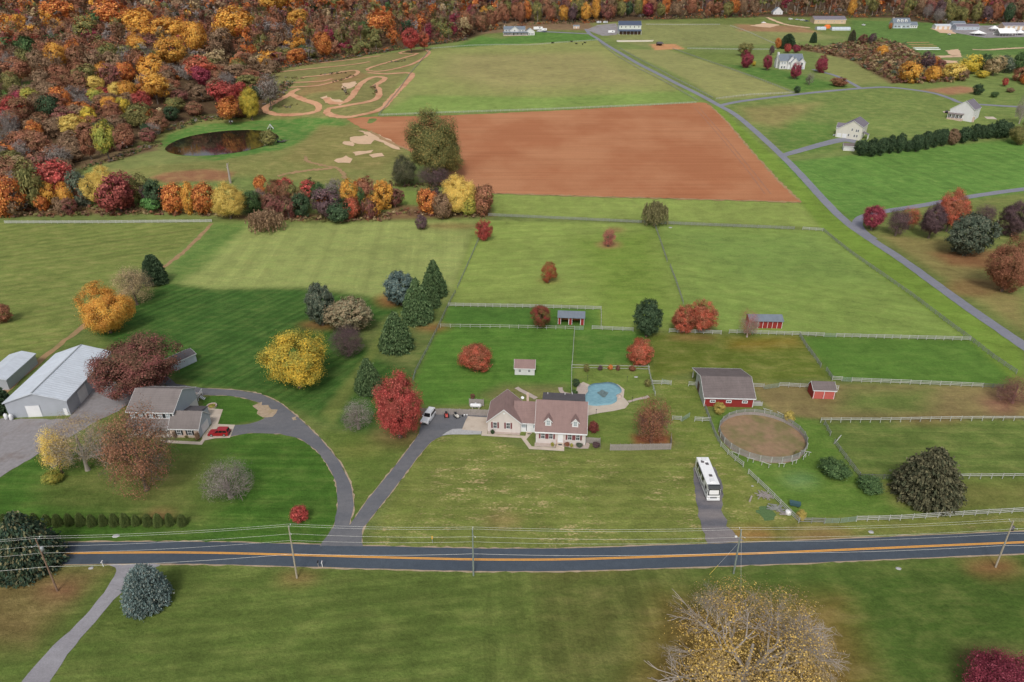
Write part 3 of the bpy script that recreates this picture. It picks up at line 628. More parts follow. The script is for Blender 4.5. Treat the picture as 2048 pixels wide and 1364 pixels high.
def branch_tubes(mb, rg, ends, base=(0, 0, -1.0), r0=0.05, mid=0.45, seg=5):
    for e in ends:
        e = np.array(e); m = np.array(base)*(1-mid)+e*mid; m[0] *= 0.7; m[1] *= 0.7; m += rg.normal(size=3)*0.05
        mb.tube([base, tuple(m), tuple(e)], [r0, r0*0.55, r0*0.14], seg, cap=False)
def grow(mb, rg, p, d, L, r, depth, spread, up=0.12, seg=4, kids=3, clip=1.15):
    q = p+d*L*0.5+rg.normal(size=3)*L*0.06; e = q+d*L*0.5+rg.normal(size=3)*L*0.08
    if np.linalg.norm(e) > clip and depth < 3: return
    mb.tube([tuple(p), tuple(q), tuple(e)], [r, r*0.82, r*0.62], seg if depth > 1 else 3, cap=False)
    if depth == 0: return
    for i in range(kids):
        nd = d+rg.normal(size=3)*spread+np.array([0, 0, up]); nd /= np.linalg.norm(nd)
        grow(mb, rg, q if i == 0 and depth < 4 else e, nd, L*rg.uniform(0.62, 0.86), r*0.6, depth-1, spread, up, seg, kids, clip)
TPL = {}
def tpl(key, crown, limbs): TPL.setdefault(key, []).append((crown, limbs))
def make_templates():
    for v in range(4):                                              # broad maple-like crowns
        rg = np.random.default_rng(100+v); p, nr, b, c = crown_pts(rg, 170, 19000, 0.115, fill=0.5, top=0.4, lob=0.32, out=0.7)
        mb = MB(); branch_tubes(mb, rg, c[rg.integers(0, 170, 14)], r0=0.03)
        tpl('round', quads('crown', p, nr, 0.045, b, rg), mb)
    for v in range(2):
        rg = np.random.default_rng(150+v); p, nr, b, c = crown_pts(rg, 240, 42000, 0.105, fill=0.5, top=0.4, lob=0.34, out=0.7)
        mb = MB(); branch_tubes(mb, rg, c[rg.integers(0, 240, 18)], r0=0.026)
        tpl('roundbig', quads('crown', p, nr, 0.03, b, rg), mb)
        p, nr, b, c = crown_pts(rg, 220, 17000, 0.13, fill=0.3, lob=0.25); mb = MB()
        for i in range(10):
            d = rnd_dirs(1, rg)[0]; d[2] = abs(d[2])+0.5; d /= np.linalg.norm(d); grow(mb, rg, np.array([0, 0, -0.7]), d, 0.48, 0.022, 5, 0.5, 0.03, kids=3)
        tpl('thinbig', quads('crown', p, nr, 0.023, b, rg), mb)
    for v in range(2):                                              # thinning crowns with limbs showing
        rg = np.random.default_rng(200+v); p, nr, b, c = crown_pts(rg, 170, 9000, 0.14, fill=0.3)
        mb = MB()
        for i in range(9):
            d = rnd_dirs(1, rg)[0]; d[2] = abs(d[2])+0.5; d /= np.linalg.norm(d); grow(mb, rg, np.array([0, 0, -0.7]), d, 0.5, 0.026, 4, 0.5, 0.05, kids=3)
        tpl('thin', quads('crown', p, nr, 0.036, b, rg), mb)
    for v in range(3):                                              # leafless twiggy trees
        rg = np.random.default_rng(300+v); mb = MB()
        for i in range(11):
            d = rnd_dirs(1, rg)[0]; d[2] = abs(d[2])*0.9+0.3; d /= np.linalg.norm(d); grow(mb, rg, np.array([0, 0, -0.85]), d, 0.44, 0.022, 5, 0.5, 0.0, kids=3)
        p, nr, b, c = crown_pts(rg, 200, 5000, 0.14, fill=0.4); tpl('bare', quads('crown', p, nr, 0.012, b, rg, 5.0), mb)
    for v in range(2):                                              # mostly bare old tree with yellow leaf clusters
        rg = np.random.default_rng(350+v); mb = MB()
        for i in range(8):
            d = rnd_dirs(1, rg)[0]; d[2] = abs(d[2])*0.8+0.35; d /= np.linalg.norm(d); grow(mb, rg, np.array([0, 0, -0.9]), d, 0.46, 0.026, 6, 0.46, 0.0, kids=3)
        p, nr, b, c = crown_pts(rg, 150, 34000, 0.11, fill=0.4); sel = (rg.random(len(p)) < np.where(b > .5, np.clip(0.85-0.6*(p[:, 2]+0.4), 0.2, 0.95), .62)); tpl('old', quads('crown', p[sel], nr[sel], 0.017, b[sel], rg), mb)
    for v in range(3):                                              # conical evergreens, base radius 1, height 1
        rg = np.random.default_rng(400+v); P = []; N_ = []; B_ = []; A_ = []
        for lv in range(34):
            h = (lv+rg.random())/34.5; Rr = (1-h**1.75)**0.85*(0.86+0.14*min(1, h*7+0.2)); nb = int(12+36*(1-h))
            for j in range(nb):
                a = rg.uniform(0, 6.28); L = Rr*rg.uniform(0.8, 1.08); bv = rg.random()
                m = max(6, int(34*(L+0.25))); s = rg.uniform(0.22, 1, m)
                x = np.cos(a)*L*s; y = np.sin(a)*L*s; z = h+0.02+0.05*s-0.09*s*s*L+rg.normal(size=m)*0.010
                P.append(np.stack([x+rg.normal(size=m)*0.05, y+rg.normal(size=m)*0.05, z], 1)); N_.append(np.array([np.cos(a)*0.75, np.sin(a)*0.75, 0.6])[None]+rg.normal(size=(m, 3))*0.5); B_.append(np.full(m, bv)); A_.append(np.array([np.cos(a), np.sin(a), -0.25])[None]+rg.normal(size=(m, 3))*0.35)
        P, N_, B_, A_ = map(np.concatenate, (P, N_, B_, A_)); N_ /= np.linalg.norm(N_, axis=1)[:, None]
        tpl('cone', quads('crown', P, N_, 0.042, B_, rg, 1.7, A_), None)
    for v in range(2):                                              # full blunt spruces
        rg = np.random.default_rng(450+v); P = []; N_ = []; B_ = []; A_ = []
        for lv in range(32):
            h = (lv+rg.random())/32.3; Rr = math.sqrt(max(0.0, 1-h**1.7)); nb = int(12+36*Rr)
            for j in range(nb):
                a = rg.uniform(0, 6.28); L = Rr*rg.uniform(0.84, 1.06); bv = rg.random(); m = max(6, int(36*(L+0.15))); s = rg.uniform(0.3, 1, m)
                P.append(np.stack([np.cos(a)*L*s+rg.normal(size=m)*0.045, np.sin(a)*L*s+rg.normal(size=m)*0.045, h*0.95+0.03+0.07*s-0.07*s*s+rg.normal(size=m)*0.012], 1)); N_.append(np.array([np.cos(a)*0.7, np.sin(a)*0.7, 0.65])[None]+rg.normal(size=(m, 3))*0.5); B_.append(np.full(m, bv)); A_.append(np.array([np.cos(a), np.sin(a), 0.1])[None]+rg.normal(size=(m, 3))*0.35)
        P, N_, B_, A_ = map(np.concatenate, (P, N_, B_, A_)); N_ /= np.linalg.norm(N_, axis=1)[:, None]
        tpl('spruce', quads('crown', P, N_, 0.038, B_, rg, 1.8, A_), None)
    for v in range(2):                                              # open pines with needle tufts
        rg = np.random.default_rng(500+v); p, nr, b, c = crown_pts(rg, 330, 16000, 0.075, fill=0.4, lob=0.12)
        mb = MB(); branch_tubes(mb, rg, c[rg.integers(0, 330, 30)], r0=0.022, base=(0, 0, -0.7))
        tpl('pine', quads('crown', p, nr, 0.042, b, rg, 2.0), mb)
    for v in range(2):                                              # weeping
        rg = np.random.default_rng(550+v); P = []; B_ = []
        for j in range(260):
            d = rnd_dirs(1, rg)[0]; d[2] = abs(d[2])*0.8+0.1; r = rg.uniform(0.4, 1); q = d*r; m = 24; s = np.linspace(0, 1, m); L = rg.uniform(0.5, 1.3)
            P.append(np.stack([q[0]*(1+0.1*s)+rg.normal(size=m)*0.02, q[1]*(1+0.1*s)+rg.normal(size=m)*0.02, np.maximum(q[2]-L*s, -0.98)], 1)); B_.append(np.full(m, rg.random()))
        P = np.concatenate(P); B_ = np.concatenate(B_); nr = rnd_dirs(len(P), rg)
        tpl('willow', quads('crown', P, nr, 0.05, B_, rg, 2.0, np.tile(np.array([0.0, 0, 1]), (len(P), 1))+rg.normal(size=P.shape)*0.2), None)
    for v in range(2):                                              # shrubs
        rg = np.random.default_rng(600+v); p, nr, b, c = crown_pts(rg, 80, 5000, 0.14, fill=0.5, lob=0.12)
        tpl('bush', quads('crown', p, nr, 0.085, b, rg), None)
    for v in range(7):                                              # woodland trees, coarser leaves
        rg = np.random.default_rng(700+v); p, nr, b, c = crown_pts(rg, 80+8*v, 4200, 0.14, fill=0.72, lob=0.3, top=0.5, out=1.0)
        mb = MB(); branch_tubes(mb, rg, c[rg.integers(0, 40, 6)], r0=0.04)
        tpl('wood', quads('crown', p, nr, 0.09, b, rg), mb)
    for v in range(2):
        rg = np.random.default_rng(760+v); mb = MB()
        for i in range(8):
            d = rnd_dirs(1, rg)[0]; d[2] = abs(d[2])+0.7; d /= np.linalg.norm(d); grow(mb, rg, np.array([0, 0, -0.9]), d, 0.62, 0.04, 3, 0.42, 0.1, kids=3)
        p, nr, b, c = crown_pts(rg, 120, 2600, 0.15, fill=0.4); tpl('woodbare', quads('crown', p, nr, 0.035, b, rg, 3.0), mb)
make_templates()
_mt = MB(); _mt.tube([(0,0,-0.02),(0.03,0,0.12),(0.02,0.03,0.5),(0,0,1.0)], [0.16,0.105,0.085,0.05], 8); TRUNK = _mt.build('trunk', M['bark']).data; bpy.data.objects.remove(bpy.data.objects['trunk'])
LIMB = {}
def limb_mesh(key, i):
    k = (key, i)
    if k not in LIMB:
        mb = TPL[key][i][1]; me = bpy.data.meshes.new('branches'); me.from_pydata(mb.v, [], mb.f); me.materials.append(M['bark']); LIMB[k] = me
    return LIMB[k]
for key in TPL:
    for cm, _ in TPL[key]: cm.materials.append(LM['green'])
def slot(o, mat): o.material_slots[0].link = 'OBJECT'; o.material_slots[0].material = mat
NT_ = [0]
def plant(name, base, a, b, zc, kind, pal, label, cat, group=None, rz=None, bark='bark', limbs=None, var=None, lean=(0, 0)):
    """a: crown half-width, b: crown half-height (or full height for cones), zc: crown centre above the base"""
    NT_[0] += 1; rg = random.Random(NT_[0]); L = TPL[kind]; i = rg.randrange(len(L)) if var is None else var
    e = empty(name, base, 0, label, cat, group); e.rotation_euler = (lean[1], lean[0], 0)
    cone = kind in ('cone', 'spruce'); rz = rg.uniform(0, 6.28) if rz is None else rz
    if kind != 'bush':
        t = bpy.data.objects.new('trunk', TRUNK); link(t, e); k = min(a, 5.5)*0.62+0.35
        hh = zc+b*0.15 if not cone else max(0.4, zc+b*0.35); t.scale = (k, k, hh); t.rotation_euler.z = rz; slot(t, M[bark])
    c = bpy.data.objects.new('crown', L[i][0]); link(c, e); c.location.z = zc; c.scale = (a, a, b); c.rotation_euler.z = rz; slot(c, LM[pal])
    if L[i][1] is not None and (limbs if limbs is not None else True):
        s = bpy.data.objects.new('branches', limb_mesh(kind, i)); link(s, e); s.location.z = zc; s.scale = (a, a, b); s.rotation_euler.z = rz; slot(s, M[bark])
    return e
def tree(bb, kind, pal, label, cat='tree', name='tree', clear=0.12, group=None, bark='bark', limbs=None, var=None, base=None):
    """place a tree so that it stands where the photograph shows it, from the extent it covers there"""
    x0, y0, x1, y1 = bb; cx = (x0+x1)/2; cone = kind in ('cone', 'spruce')
    p = g(cx, (y0+2*y1)/3)
    for _ in range(4):
        s = ppm((p.x, p.y, p.z+3)); a = (x1-x0)/2/s; e = (y1-y0)/s
        dep = math.atan2(CAMH-p.z, p.y); sd_, cd_ = math.sin(dep), math.cos(dep)
        if cone:
            H = max(1.1*a, (e-a*sd_)/cd_); q = g(cx, y1-a*sd_*s); zc = 0.0; b = H; p = q
        else:
            b2 = (e*e/4-a*a*sd_*sd_)/(cd_*cd_); b = math.sqrt(max(b2, (0.5*a)**2)); zc = b*(1+clear)
            z0 = hgt(p.x, p.y); q = g(cx, (y0+y1)/2, z0+zc) if dep > 0.22 else g(cx, y1-0.3*a*sd_*s); p = Vector((q.x, q.y, hgt(q.x, q.y)))
    if cone: a *= 0.97
    else: a *= 0.88; b *= 0.88; zc *= 0.95
    if kind in ('round', 'thin') and a > 4.6: kind += 'big'
    return plant(name, p, a, b, zc, kind, pal, label, cat, group, bark=bark, limbs=limbs, var=var)

T_ = tree
ORD = 'first second third fourth fifth sixth seventh eighth ninth tenth eleventh twelfth thirteenth fourteenth fifteenth sixteenth seventeenth'.split()
# yard and paddock trees ------------------------------------------------------
T_((0,1040,130,1178), 'cone', 'mixspruce', 'broad dark green spruce hiding the road edge beside the leaning utility pole', name='spruce_tree')
T_((252,1141,345,1240), 'spruce', 'bluespruce', 'round silvery blue spruce beside the pale driveway south of the road', name='spruce_tree')
T_((1318,1148,1692,1440), 'old', 'oldgold', 'huge half-bare tree with pale limbs and yellow leaf clusters south of the road', name='old_tree', bark='bark_pale', var=0)
T_((1935,1322,2130,1440), 'round', 'crimson', 'dark crimson tree on the lawn south of the road', name='maple_tree')
T_((578,1007,617,1047), 'bush', 'red', 'round fiery red shrub on the lawn west of the forked driveway', 'shrub', 'shrub', 0.0)
T_((82,810,224,940), 'bare', 'tan', 'nearly leafless pale tree by the gravel barn yard', name='bare_tree', bark='bark_pale', clear=0.3)
T_((72,850,140,945), 'thin', 'lemon', 'straggly yellow sapling beside the leafless pale tree', name='sapling', clear=0.1)
T_((185,790,346,982), 'thin', 'copper', 'thinning russet oak in front of the neighbour house with black shutters', name='oak_tree', clear=0.1)
T_((395,903,508,1006), 'bare', 'grey', 'bare grey spreading tree on the neighbour lawn', name='bare_tree', bark='bark_twig', clear=0.05)
T_((82,937,124,971), 'bush', 'yellowgreen', 'low yellow green bush beside the gravel yard', 'shrub', 'shrub', 0.0)
T_((188,654,356,792), 'round', 'maroon', 'large maroon and olive maple between the metal barn and the dark shed', name='maple_tree')
T_((153,562,258,665), 'round', 'gold', 'golden tree nearest the brown mown strip west of the pale field', name='maple_tree')
T_((221,524,304,608), 'thin', 'tan', 'fading tan tree between the golden tree and the dark evergreen', name='tree')
T_((289,510,337,576), 'spruce', 'dkgreen', 'dark green evergreen beside the fading tan tree', name='evergreen_tree')
T_((-18,602,21,646), 'bush', 'rust', 'rusty round bush in the west field by a curved white edging', 'shrub', 'shrub', 0.0)
T_((-40,772,26,840), 'spruce', 'dkgreen', 'dark green evergreen against the gable of the metal barn', name='evergreen_tree')
T_((606,555,673,652), 'pine', 'greypine', 'grey green pine rising behind the tan pine', name='pine_tree', clear=0.0)
T_((648,583,748,666), 'pine', 'tanpine', 'broad tan pine with grey green top beside the grey pine', name='pine_tree', clear=0.0)
T_((655,640,734,714), 'thin', 'purple', 'purple leaved small tree under the tan pine', name='plum_tree', clear=0.03)
T_((519,649,661,779), 'round', 'goldgreen', 'large yellow tree turning green on one side on the dark striped lawn', name='maple_tree')
T_((757,629,829,715), 'cone', 'conifer', 'dense green conical evergreen standing nearest the drive of the evergreen cluster', name='evergreen_tree')
T_((802,563,869,656), 'cone', 'conifer', 'plump green conical evergreen below the blue pine', name='evergreen_tree')
T_((836,552,882,622), 'cone', 'conifer', 'green evergreen squeezed between two larger conical evergreens', name='evergreen_tree')
T_((842,525,896,602), 'cone', 'conifer', 'tall green evergreen at the pale field side of the cluster', name='evergreen_tree')
T_((762,533,839,613), 'pine', 'bluepine', 'blue green pine standing over orange needle litter', name='pine_tree', clear=0.0)
T_((709,721,768,797), 'cone', 'conifer', 'green conical evergreen behind the big red tree', name='evergreen_tree')
T_((677,788,750,860), 'bare', 'silver', 'small bare tree left of the big red tree', name='bare_tree', bark='bark_twig')
T_((744,737,845,876), 'round', 'red', 'tall bright red maple beside the white car on the main drive', name='maple_tree', clear=0.04)
T_((914,679,987,744), 'round', 'redorange', 'round orange red tree alone on the fenced back lawn', name='maple_tree', clear=0.05)
T_((949,436,985,480), 'round', 'red', 'small round red tree at the top corner of the wire fence', name='maple_tree', clear=0.05)
T_((1202,452,1233,491), 'thin', 'pinkred', 'thin pinkish red sapling over fallen leaves in the back paddock', name='sapling')
T_((1081,518,1116,563), 'round', 'redgreen', 'small red and olive tree in the middle of the back paddock', name='maple_tree')
T_((1058,604,1105,657), 'round', 'greenred', 'red and olive round tree beside the open fronted red shelter', name='maple_tree', clear=0.05)
T_((1264,589,1329,674), 'pine', 'dkgreen', 'dark green oval tree between the paddock gateways', name='holly_tree', clear=0.02)
T_((1341,606,1394,666), 'round', 'redorange', 'orange red maple, left one of the touching pair behind the rail fence', name='maple_tree', clear=0.04)
T_((1378,596,1438,665), 'round', 'redorange', 'orange red maple, taller one of the touching pair behind the rail fence', name='maple_tree', clear=0.04)
T_((1281,393,1341,451), 'willow', 'willow', 'olive weeping willow on the long back fence below the tilled field', name='willow_tree', clear=0.05)
T_((1252,672,1306,729), 'round', 'redorange', 'orange red tree behind the pool yard fence', name='maple_tree', clear=0.05)
T_((1478,610,1521,672), 'bare', 'pinkred', 'thin leafless tree in front of the red run-in shed', name='bare_tree', bark='bark_pale')
T_((1266,788,1348,888), 'thin', 'rust', 'half bare reddish tree inside the stockade fence corner', name='maple_tree', bark='bark_red', clear=0.02)
T_((1176,841,1199,866), 'bush', 'darkred', 'round dark red shrub beside the beige house', 'shrub', 'shrub', 0.0)
T_((1427,801,1451,829), 'bush', 'bushgold', 'yellow upright shrub against the red barn wall', 'shrub', 'shrub', 0.0)
T_((1567,819,1591,846), 'bush', 'bushgold', 'yellow shrub beside the round pen', 'shrub', 'shrub', 0.0)
T_((1592,1017,1614,1042), 'bush', 'bushgold', 'yellow shrub in the fence corner by the road', 'shrub', 'shrub', 0.0)
T_((1782,906,1917,1034), 'cone', 'darkpine', 'big dark olive pine inside the roadside paddock fence', name='pine_tree', clear=0.0)
T_((1638,916,1706,958), 'bush', 'green', 'low dark green bush spreading along the paddock fence', 'shrub', 'shrub', 0.0)
T_((1714,949,1769,988), 'bush', 'green', 'rounded green bush at the paddock fence corner', 'shrub', 'shrub', 0.0)
T_((1996,738,2075,812), 'bare', 'maroon', 'wide bare reddish tree at the lane side paddock', name='bare_tree', bark='bark_red', clear=0.0)
# by the house and pool
for bb, pl, lb in [((1166,726,1180,744),'olive','small olive shrub on the pool yard rail fence, first from the corner post'),((1195,730,1206,741),'purple','small purple shrub on the pool yard rail fence'),((1215,728,1227,740),'orange','small orange shrub on the pool yard rail fence'),((1231,730,1241,741),'maroon','small maroon shrub on the pool yard rail fence'),((1257,730,1273,743),'rust','rusty shrub on the pool yard rail fence below the orange tree'),
                   ((1288,757,1304,774),'olive','olive shrub on the wire fence beside the pool yard'),((1144,755,1160,774),'dkgreen','dark green shrub at the stone edge of the pool'),((1144,778,1157,790),'green','small green shrub behind the house by the pool'),((980,858,990,868),'dkgreen','small dark green shrub at the garage corner'),((1128,883,1140,893),'rust','gold brown shrub right of the front steps'),((1151,884,1166,895),'greypine','grey green shrub at the right end of the flower bed'),((1140,886,1147,895),'yellowgreen','small yellow green shrub in the front flower bed'),((1101,884,1109,893),'yellowgreen','small leafy shrub left of the front steps'),
                   ((1184,882,1200,896),'purple','purple shrub in the stockade corner by the house'),((345,862,354,876),'brown','brown cone shrub left of the neighbour garage windows'),((388,864,400,880),'brown','brown cone shrub right of the neighbour garage windows'),((369,869,378,876),'olive','low shrub between the brown cone shrubs'),((417,807,431,817),'yellowgreen','yellow shrub in the round stone planter'),((940,786,950,798),'maroon','small reddish shrub behind the propane tank'),((1588,900,1600,912),'olive','small weed clump beside the pen corner')]:
    T_(bb, 'bush', pl, lb, 'shrub', 'shrub', 0.0)
# hedge row of young arborvitae along the road
for i, x in enumerate([-8, 12, 52, 72, 95, 117, 140, 163, 185, 208, 230, 252, 273, 297, 318, 341, 366]):
    w = 10 if i % 3 else 9
    T_((x-w, 1030-(i % 4), x+w, 1055+(i % 3)), 'spruce', 'hedge', ORD[i]+' small green evergreen of the road hedge counting from its spruce end', 'shrub', 'arborvitae', group='hedge row along the road')
# right side by the lane
for bb, kd, pl, lb in [((1726,404,1773,457),'round','crimson','crimson tree at the bend where the garden drive leaves the lane'),((1774,410,1824,468),'thin','purple','dark purple open tree between the crimson tree and the orange tree'),((1799,411,1844,456),'thin','redorange','small orange tree behind the dark purple tree'),((1842,402,1894,472),'round','purple','dense dark purple tree under the tall orange tree'),((1874,373,1939,457),'round','redorange','tall orange tree beside the garden drive'),((1949,401,1998,452),'thin','purple','purple brown tree behind the big pine'),((2004,396,2066,468),'round','purple','large purple tree beyond the big pine'),((1980,463,2070,576),'round','rust','russet tree with pale trunk beside the lane')]:
    T_(bb, kd, pl, lb, name='maple_tree', clear=0.15)
T_((1897,414,1992,512), 'pine', 'greypine', 'big grey green pine with tan skirts by the lane', name='pine_tree', clear=0.02)
# evergreen screen
for i, bb in enumerate([(1707,276,1733,312),(1730,273,1753,314),(1751,271,1770,312),(1769,267,1787,308),(1786,263,1806,307),(1806,278,1823,304),(1820,265,1842,304),(1840,258,1860,300),(1858,256,1878,296),(1874,253,1891,293),(1890,255,1914,291),(1912,251,1937,287),(1936,244,1958,283),(1955,247,1970,278),(1966,244,1984,278),(1981,236,2010,278),(1997,241,2022,276)]):
    bb = (bb[0]-2, bb[1], bb[2]+2, bb[3]); T_(bb, 'pine', 'dkgreen' if i not in (10,) else 'brown', ('dark green evergreen, '+ORD[i]+' of the screen row counting from the small white shed') if i != 10 else 'browning evergreen in the middle of the screen row', name='evergreen_tree', group='evergreen screen row', clear=0.0, limbs=False)
T_((2014,247,2056,290), 'round', 'olive', 'olive brown tree at the far end of the evergreen screen', name='tree')
T_((2024,184,2052,248), 'bare', 'silver', 'pale bare slender tree behind the evergreen screen', name='bare_tree', bark='bark_pale')
# white house garden and lanes
for bb, pl, lb in [((1522,111,1544,141),'crimson','crimson tree at the chimney end of the large white house'),((1578,126,1602,159),'crimson','crimson tree in front of the large white house'),((1627,112,1654,146),'crimson','crimson tree beside the drive of the large white house'),((1566,88,1583,106),'red','red tree behind the large white house roof'),((1583,90,1601,106),'crimson','dark pink tree behind the large white house roof'),((1478,102,1504,136),'crimson','crimson tree beyond the lawn left of the large white house'),((2002,156,2015,173),'red','small red tree on the slope above the farthest white house')]:
    T_(bb, 'round', pl, lb, name='maple_tree', clear=0.06)
for bb, kd, pl, lb in [((1942,167,1965,190),'bush','dkgreen','dark round evergreen above the right white house'),((1980,183,1996,195),'bush','green','green shrub on the slope right of the dark evergreen'),((2011,175,2028,185),'bush','brown','brown shrub on the slope'),((1586,172,1601,186),'bush','dkgreen','small dark evergreen where the lane branch begins'),((1658,160,1695,173),'bush','rust','low rusty hedge by the drive fork'),((1474,85,1506,112),'bush','olive','dark olive bush behind the crimson tree'),((1537,90,1548,110),'round','purple','purple tree behind the large white house'),((1548,76,1562,98),'round','orange','orange tree behind the large white house'),((1558,70,1590,98),'spruce','dkgreen','dark evergreen behind the large white house'),((1619,66,1633,86),'spruce','dkgreen','dark lone evergreen on the far slope'),((1694,62,1710,88),'spruce','darkpine','olive evergreen in the far thicket'),((1712,68,1732,90),'round','maroon','maroon tree in the far thicket'),((1733,66,1750,88),'round','purple','purple tree in the far thicket'),((1502,122,1512,132),'bush','yellow','small yellow shrub on the house lawn'),((1608,143,1628,170),'bare','grey','thin bare tree on the house lawn'),((1776,46,1784,58),'bush','orange','orange shrub beside the far blue grey house')]:
    T_(bb, kd, pl, lb, 'tree' if kd != 'bush' else 'shrub', 'tree' if kd != 'bush' else 'shrub', 0.03)
# trees by the pond and in the tilled field
T_((808,208,918,345), 'round', 'oakgreen', 'great olive and gold tree standing at the edge of the tilled field', name='oak_tree', clear=0.12)
T_((840,250,932,352), 'round', 'oakgreen', 'lower olive tree leaning against the great field tree', name='oak_tree', clear=0.05)
T_((778,308,836,374), 'round', 'darkpine', 'dark scrub tree at the foot of the great field tree', name='tree', clear=0.02)
T_((832,322,905,374), 'thin', 'purple', 'dull purple scrub at the foot of the great field tree', name='tree', clear=0.02)
T_((484,177,526,241), 'round', 'yellow', 'yellow tree at the wood edge above the pond', name='tree', clear=0.04)
T_((521,260,555,291), 'bush', 'olive', 'olive bush at the pond corner', 'shrub', 'shrub', 0.0)
T_((284,245,306,281), 'bush', 'dkgreen', 'dark green bush west of the pond', 'shrub', 'shrub', 0.0)
T_((1302,424,1318,446), 'bush', 'olive', 'scrub under the weeping willow', 'shrub', 'shrub', 0.0)
# hedgerow -----------------------------------------------------------------
HG = [(-22,345,42,432,'orange'),(34,320,82,420,'olive'),(66,317,150,402,'red'),(118,362,142,422,'gold'),(138,338,178,416,'greypine'),(163,336,232,412,'lemon'),(194,345,272,427,'darkred'),(260,350,302,412,'olive'),(288,362,326,422,'dkgreen'),(284,394,320,424,'brightgreen'),(321,363,370,428,'orange'),(361,361,387,428,'gold'),(382,361,430,428,'orange'),(420,363,490,438,'lemon'),(484,378,520,427,'green'),(506,352,532,392,'orange'),(525,384,561,432,'maroon'),(550,354,588,396,'red'),(558,390,592,436,'maroon'),(586,382,620,434,'dkgreen'),(600,361,634,396,'red'),(624,374,680,437,'purple'),(630,388,658,427,'orange'),(652,400,702,445,'dkgreen'),(678,353,716,428,'gold'),(684,390,720,438,'redorange'),(711,374,730,428,'green'),(713,353,748,396,'rust'),(726,388,764,432,'gold'),(749,356,786,418,'gold'),(536,360,560,400,'rust'),(742,370,760,410,'crimson'),(836,374,879,428,'orange'),(866,382,902,438,'brown'),(880,348,953,428,'lemon'),(918,384,953,430,'yellowgreen'),(947,366,988,430,'rust'),(832,430,855,459,'purple')]
NMS = dict(orange='orange',olive='olive',red='red',gold='gold',greypine='grey green',lemon='bright yellow',darkred='dark red',dkgreen='dark green',brightgreen='fresh green',green='green',maroon='maroon',purple='purple brown',redorange='orange red',rust='rusty',crimson='crimson',brown='brown',yellowgreen='yellow green',tan='tan',copper='copper',yellow='yellow',silver='bare silver grey',grey='bare grey')
_H = sorted(HG, key=lambda q: q[0]+q[2])
for k, (x0, y0, x1, y1, pl) in enumerate(_H):
    _b = NMS[_H[k-1][4]] if k else 'first wood'
    T_((x0-2, y0-2, x1+2, y1), 'round' if pl == 'lemon' else 'wood', pl, NMS[pl]+' hedgerow tree just east of the '+_b+' one, north of the fields', name='tree', clear=0.0, group='hedgerow trees north of the pale field')
_r = random.Random(5)
for x in list(range(5, 330, 19))+list(range(500, 790, 17))+[850, 872, 905, 960]:
    w = _r.uniform(12, 22); y = _r.uniform(352, 392); pl = _r.choice(['brown', 'olive', 'maroon', 'rust', 'copper', 'oakgreen', 'orange', 'grey', 'purple', 'green'])
    T_((x-w, y, x+w, y+_r.uniform(34, 46)), 'wood' if pl != 'grey' else 'woodbare', pl, (NMS.get(pl) or 'olive and gold')+' tree in the back row of the hedgerow', name='tree', clear=0.0, group='back row of the hedgerow')
T_((489,407,571,463), 'willow', 'brown', 'brown weeping tree in front of the hedgerow', name='willow_tree', clear=0.0)
# thicket trees on the right
for (x0, y0, x1, y1, pl) in [(1795,122,1842,166,'gold'),(1836,104,1866,142,'purple'),(1850,112,1876,140,'orange'),(1868,118,1890,142,'maroon'),(1846,130,1880,164,'gold'),(1880,125,1925,160,'lemon'),(1916,110,1960,148,'yellow'),(1950,106,1978,146,'dkgreen'),(1966,112,2004,152,'tan'),(1990,112,2026,146,'greypine'),(2020,100,2060,146,'green'),(1905,135,1935,162,'brown'),(2040,140,2070,170,'orange'),(1750,90,1775,112,'gold'),(1950,140,1976,156,'yellow'),(2020,132,2056,162,'rust')]:
    T_((x0, y0, x1, y1), 'wood', pl, NMS[pl]+' tree in the thicket below the far farm', name='tree', clear=0.0, group='thicket trees below the far farm')

# brush that nobody could count ---------------------------------------------
def blob_cloud(name, spots, label, cat, seed, cols):
    """joined leaf clumps with one colour per clump"""
    rg = np.random.default_rng(seed); Ps = []; Ns = []; Cs = []; Ss = []
    for (x, y, z, a, b, n, ls, c) in spots:
        K = max(5, n//26); d = rnd_dirs(K, rg); lo_ = 1+0.22*np.sin(d @ rg.uniform(1.5, 3.5, 3)+rg.uniform(0, 6))+0.12*np.sin(d @ rg.uniform(3, 6, 3)); r = rg.uniform(0.7, 1, K)[:, None]*lo_[:, None]; k = rg.integers(0, K, n)
        p = d[k]*r[k]*0.9+rg.normal(size=(n, 3))*0.15; nr = d[k]*1.1+rnd_dirs(n, rg)*0.45+np.array([0, 0, 0.35]); nr /= np.linalg.norm(nr, axis=1)[:, None]
        Ps.append(p*np.array([a, a, b])+np.array([x, y, z+b])); Ns.append(nr); Ss.append(np.full(n, ls)*rg.uniform(0.6, 1.4, n))
        A, B, C = [np.array(lin(*q, k=1.2, sat=LSAT)[:3]) for q in PAL[c]]; w = rg.random(K)[k][:, None]; l = rg.random(n)[:, None]
        cc = (A*(1-w)+B*w)*(1-(l > .93))+C*(l > .93); Cs.append(cc*rg.uniform(0.86, 1.14, (n, 1))*rg.uniform(0.85, 1.15))
    P = np.concatenate(Ps); me = quads(name, P, np.concatenate(Ns), np.concatenate(Ss), np.zeros(len(P)), rg)
    C = np.concatenate(Cs); at = me.attributes.new('tint', 'FLOAT_COLOR', 'FACE'); at.data.foreach_set('color', np.concatenate([C, np.ones((len(C), 1))], 1).ravel())
    me.materials.append(TINT); o = bpy.data.objects.new(name, me); link(o); return tag(o, label, cat, kind='stuff')
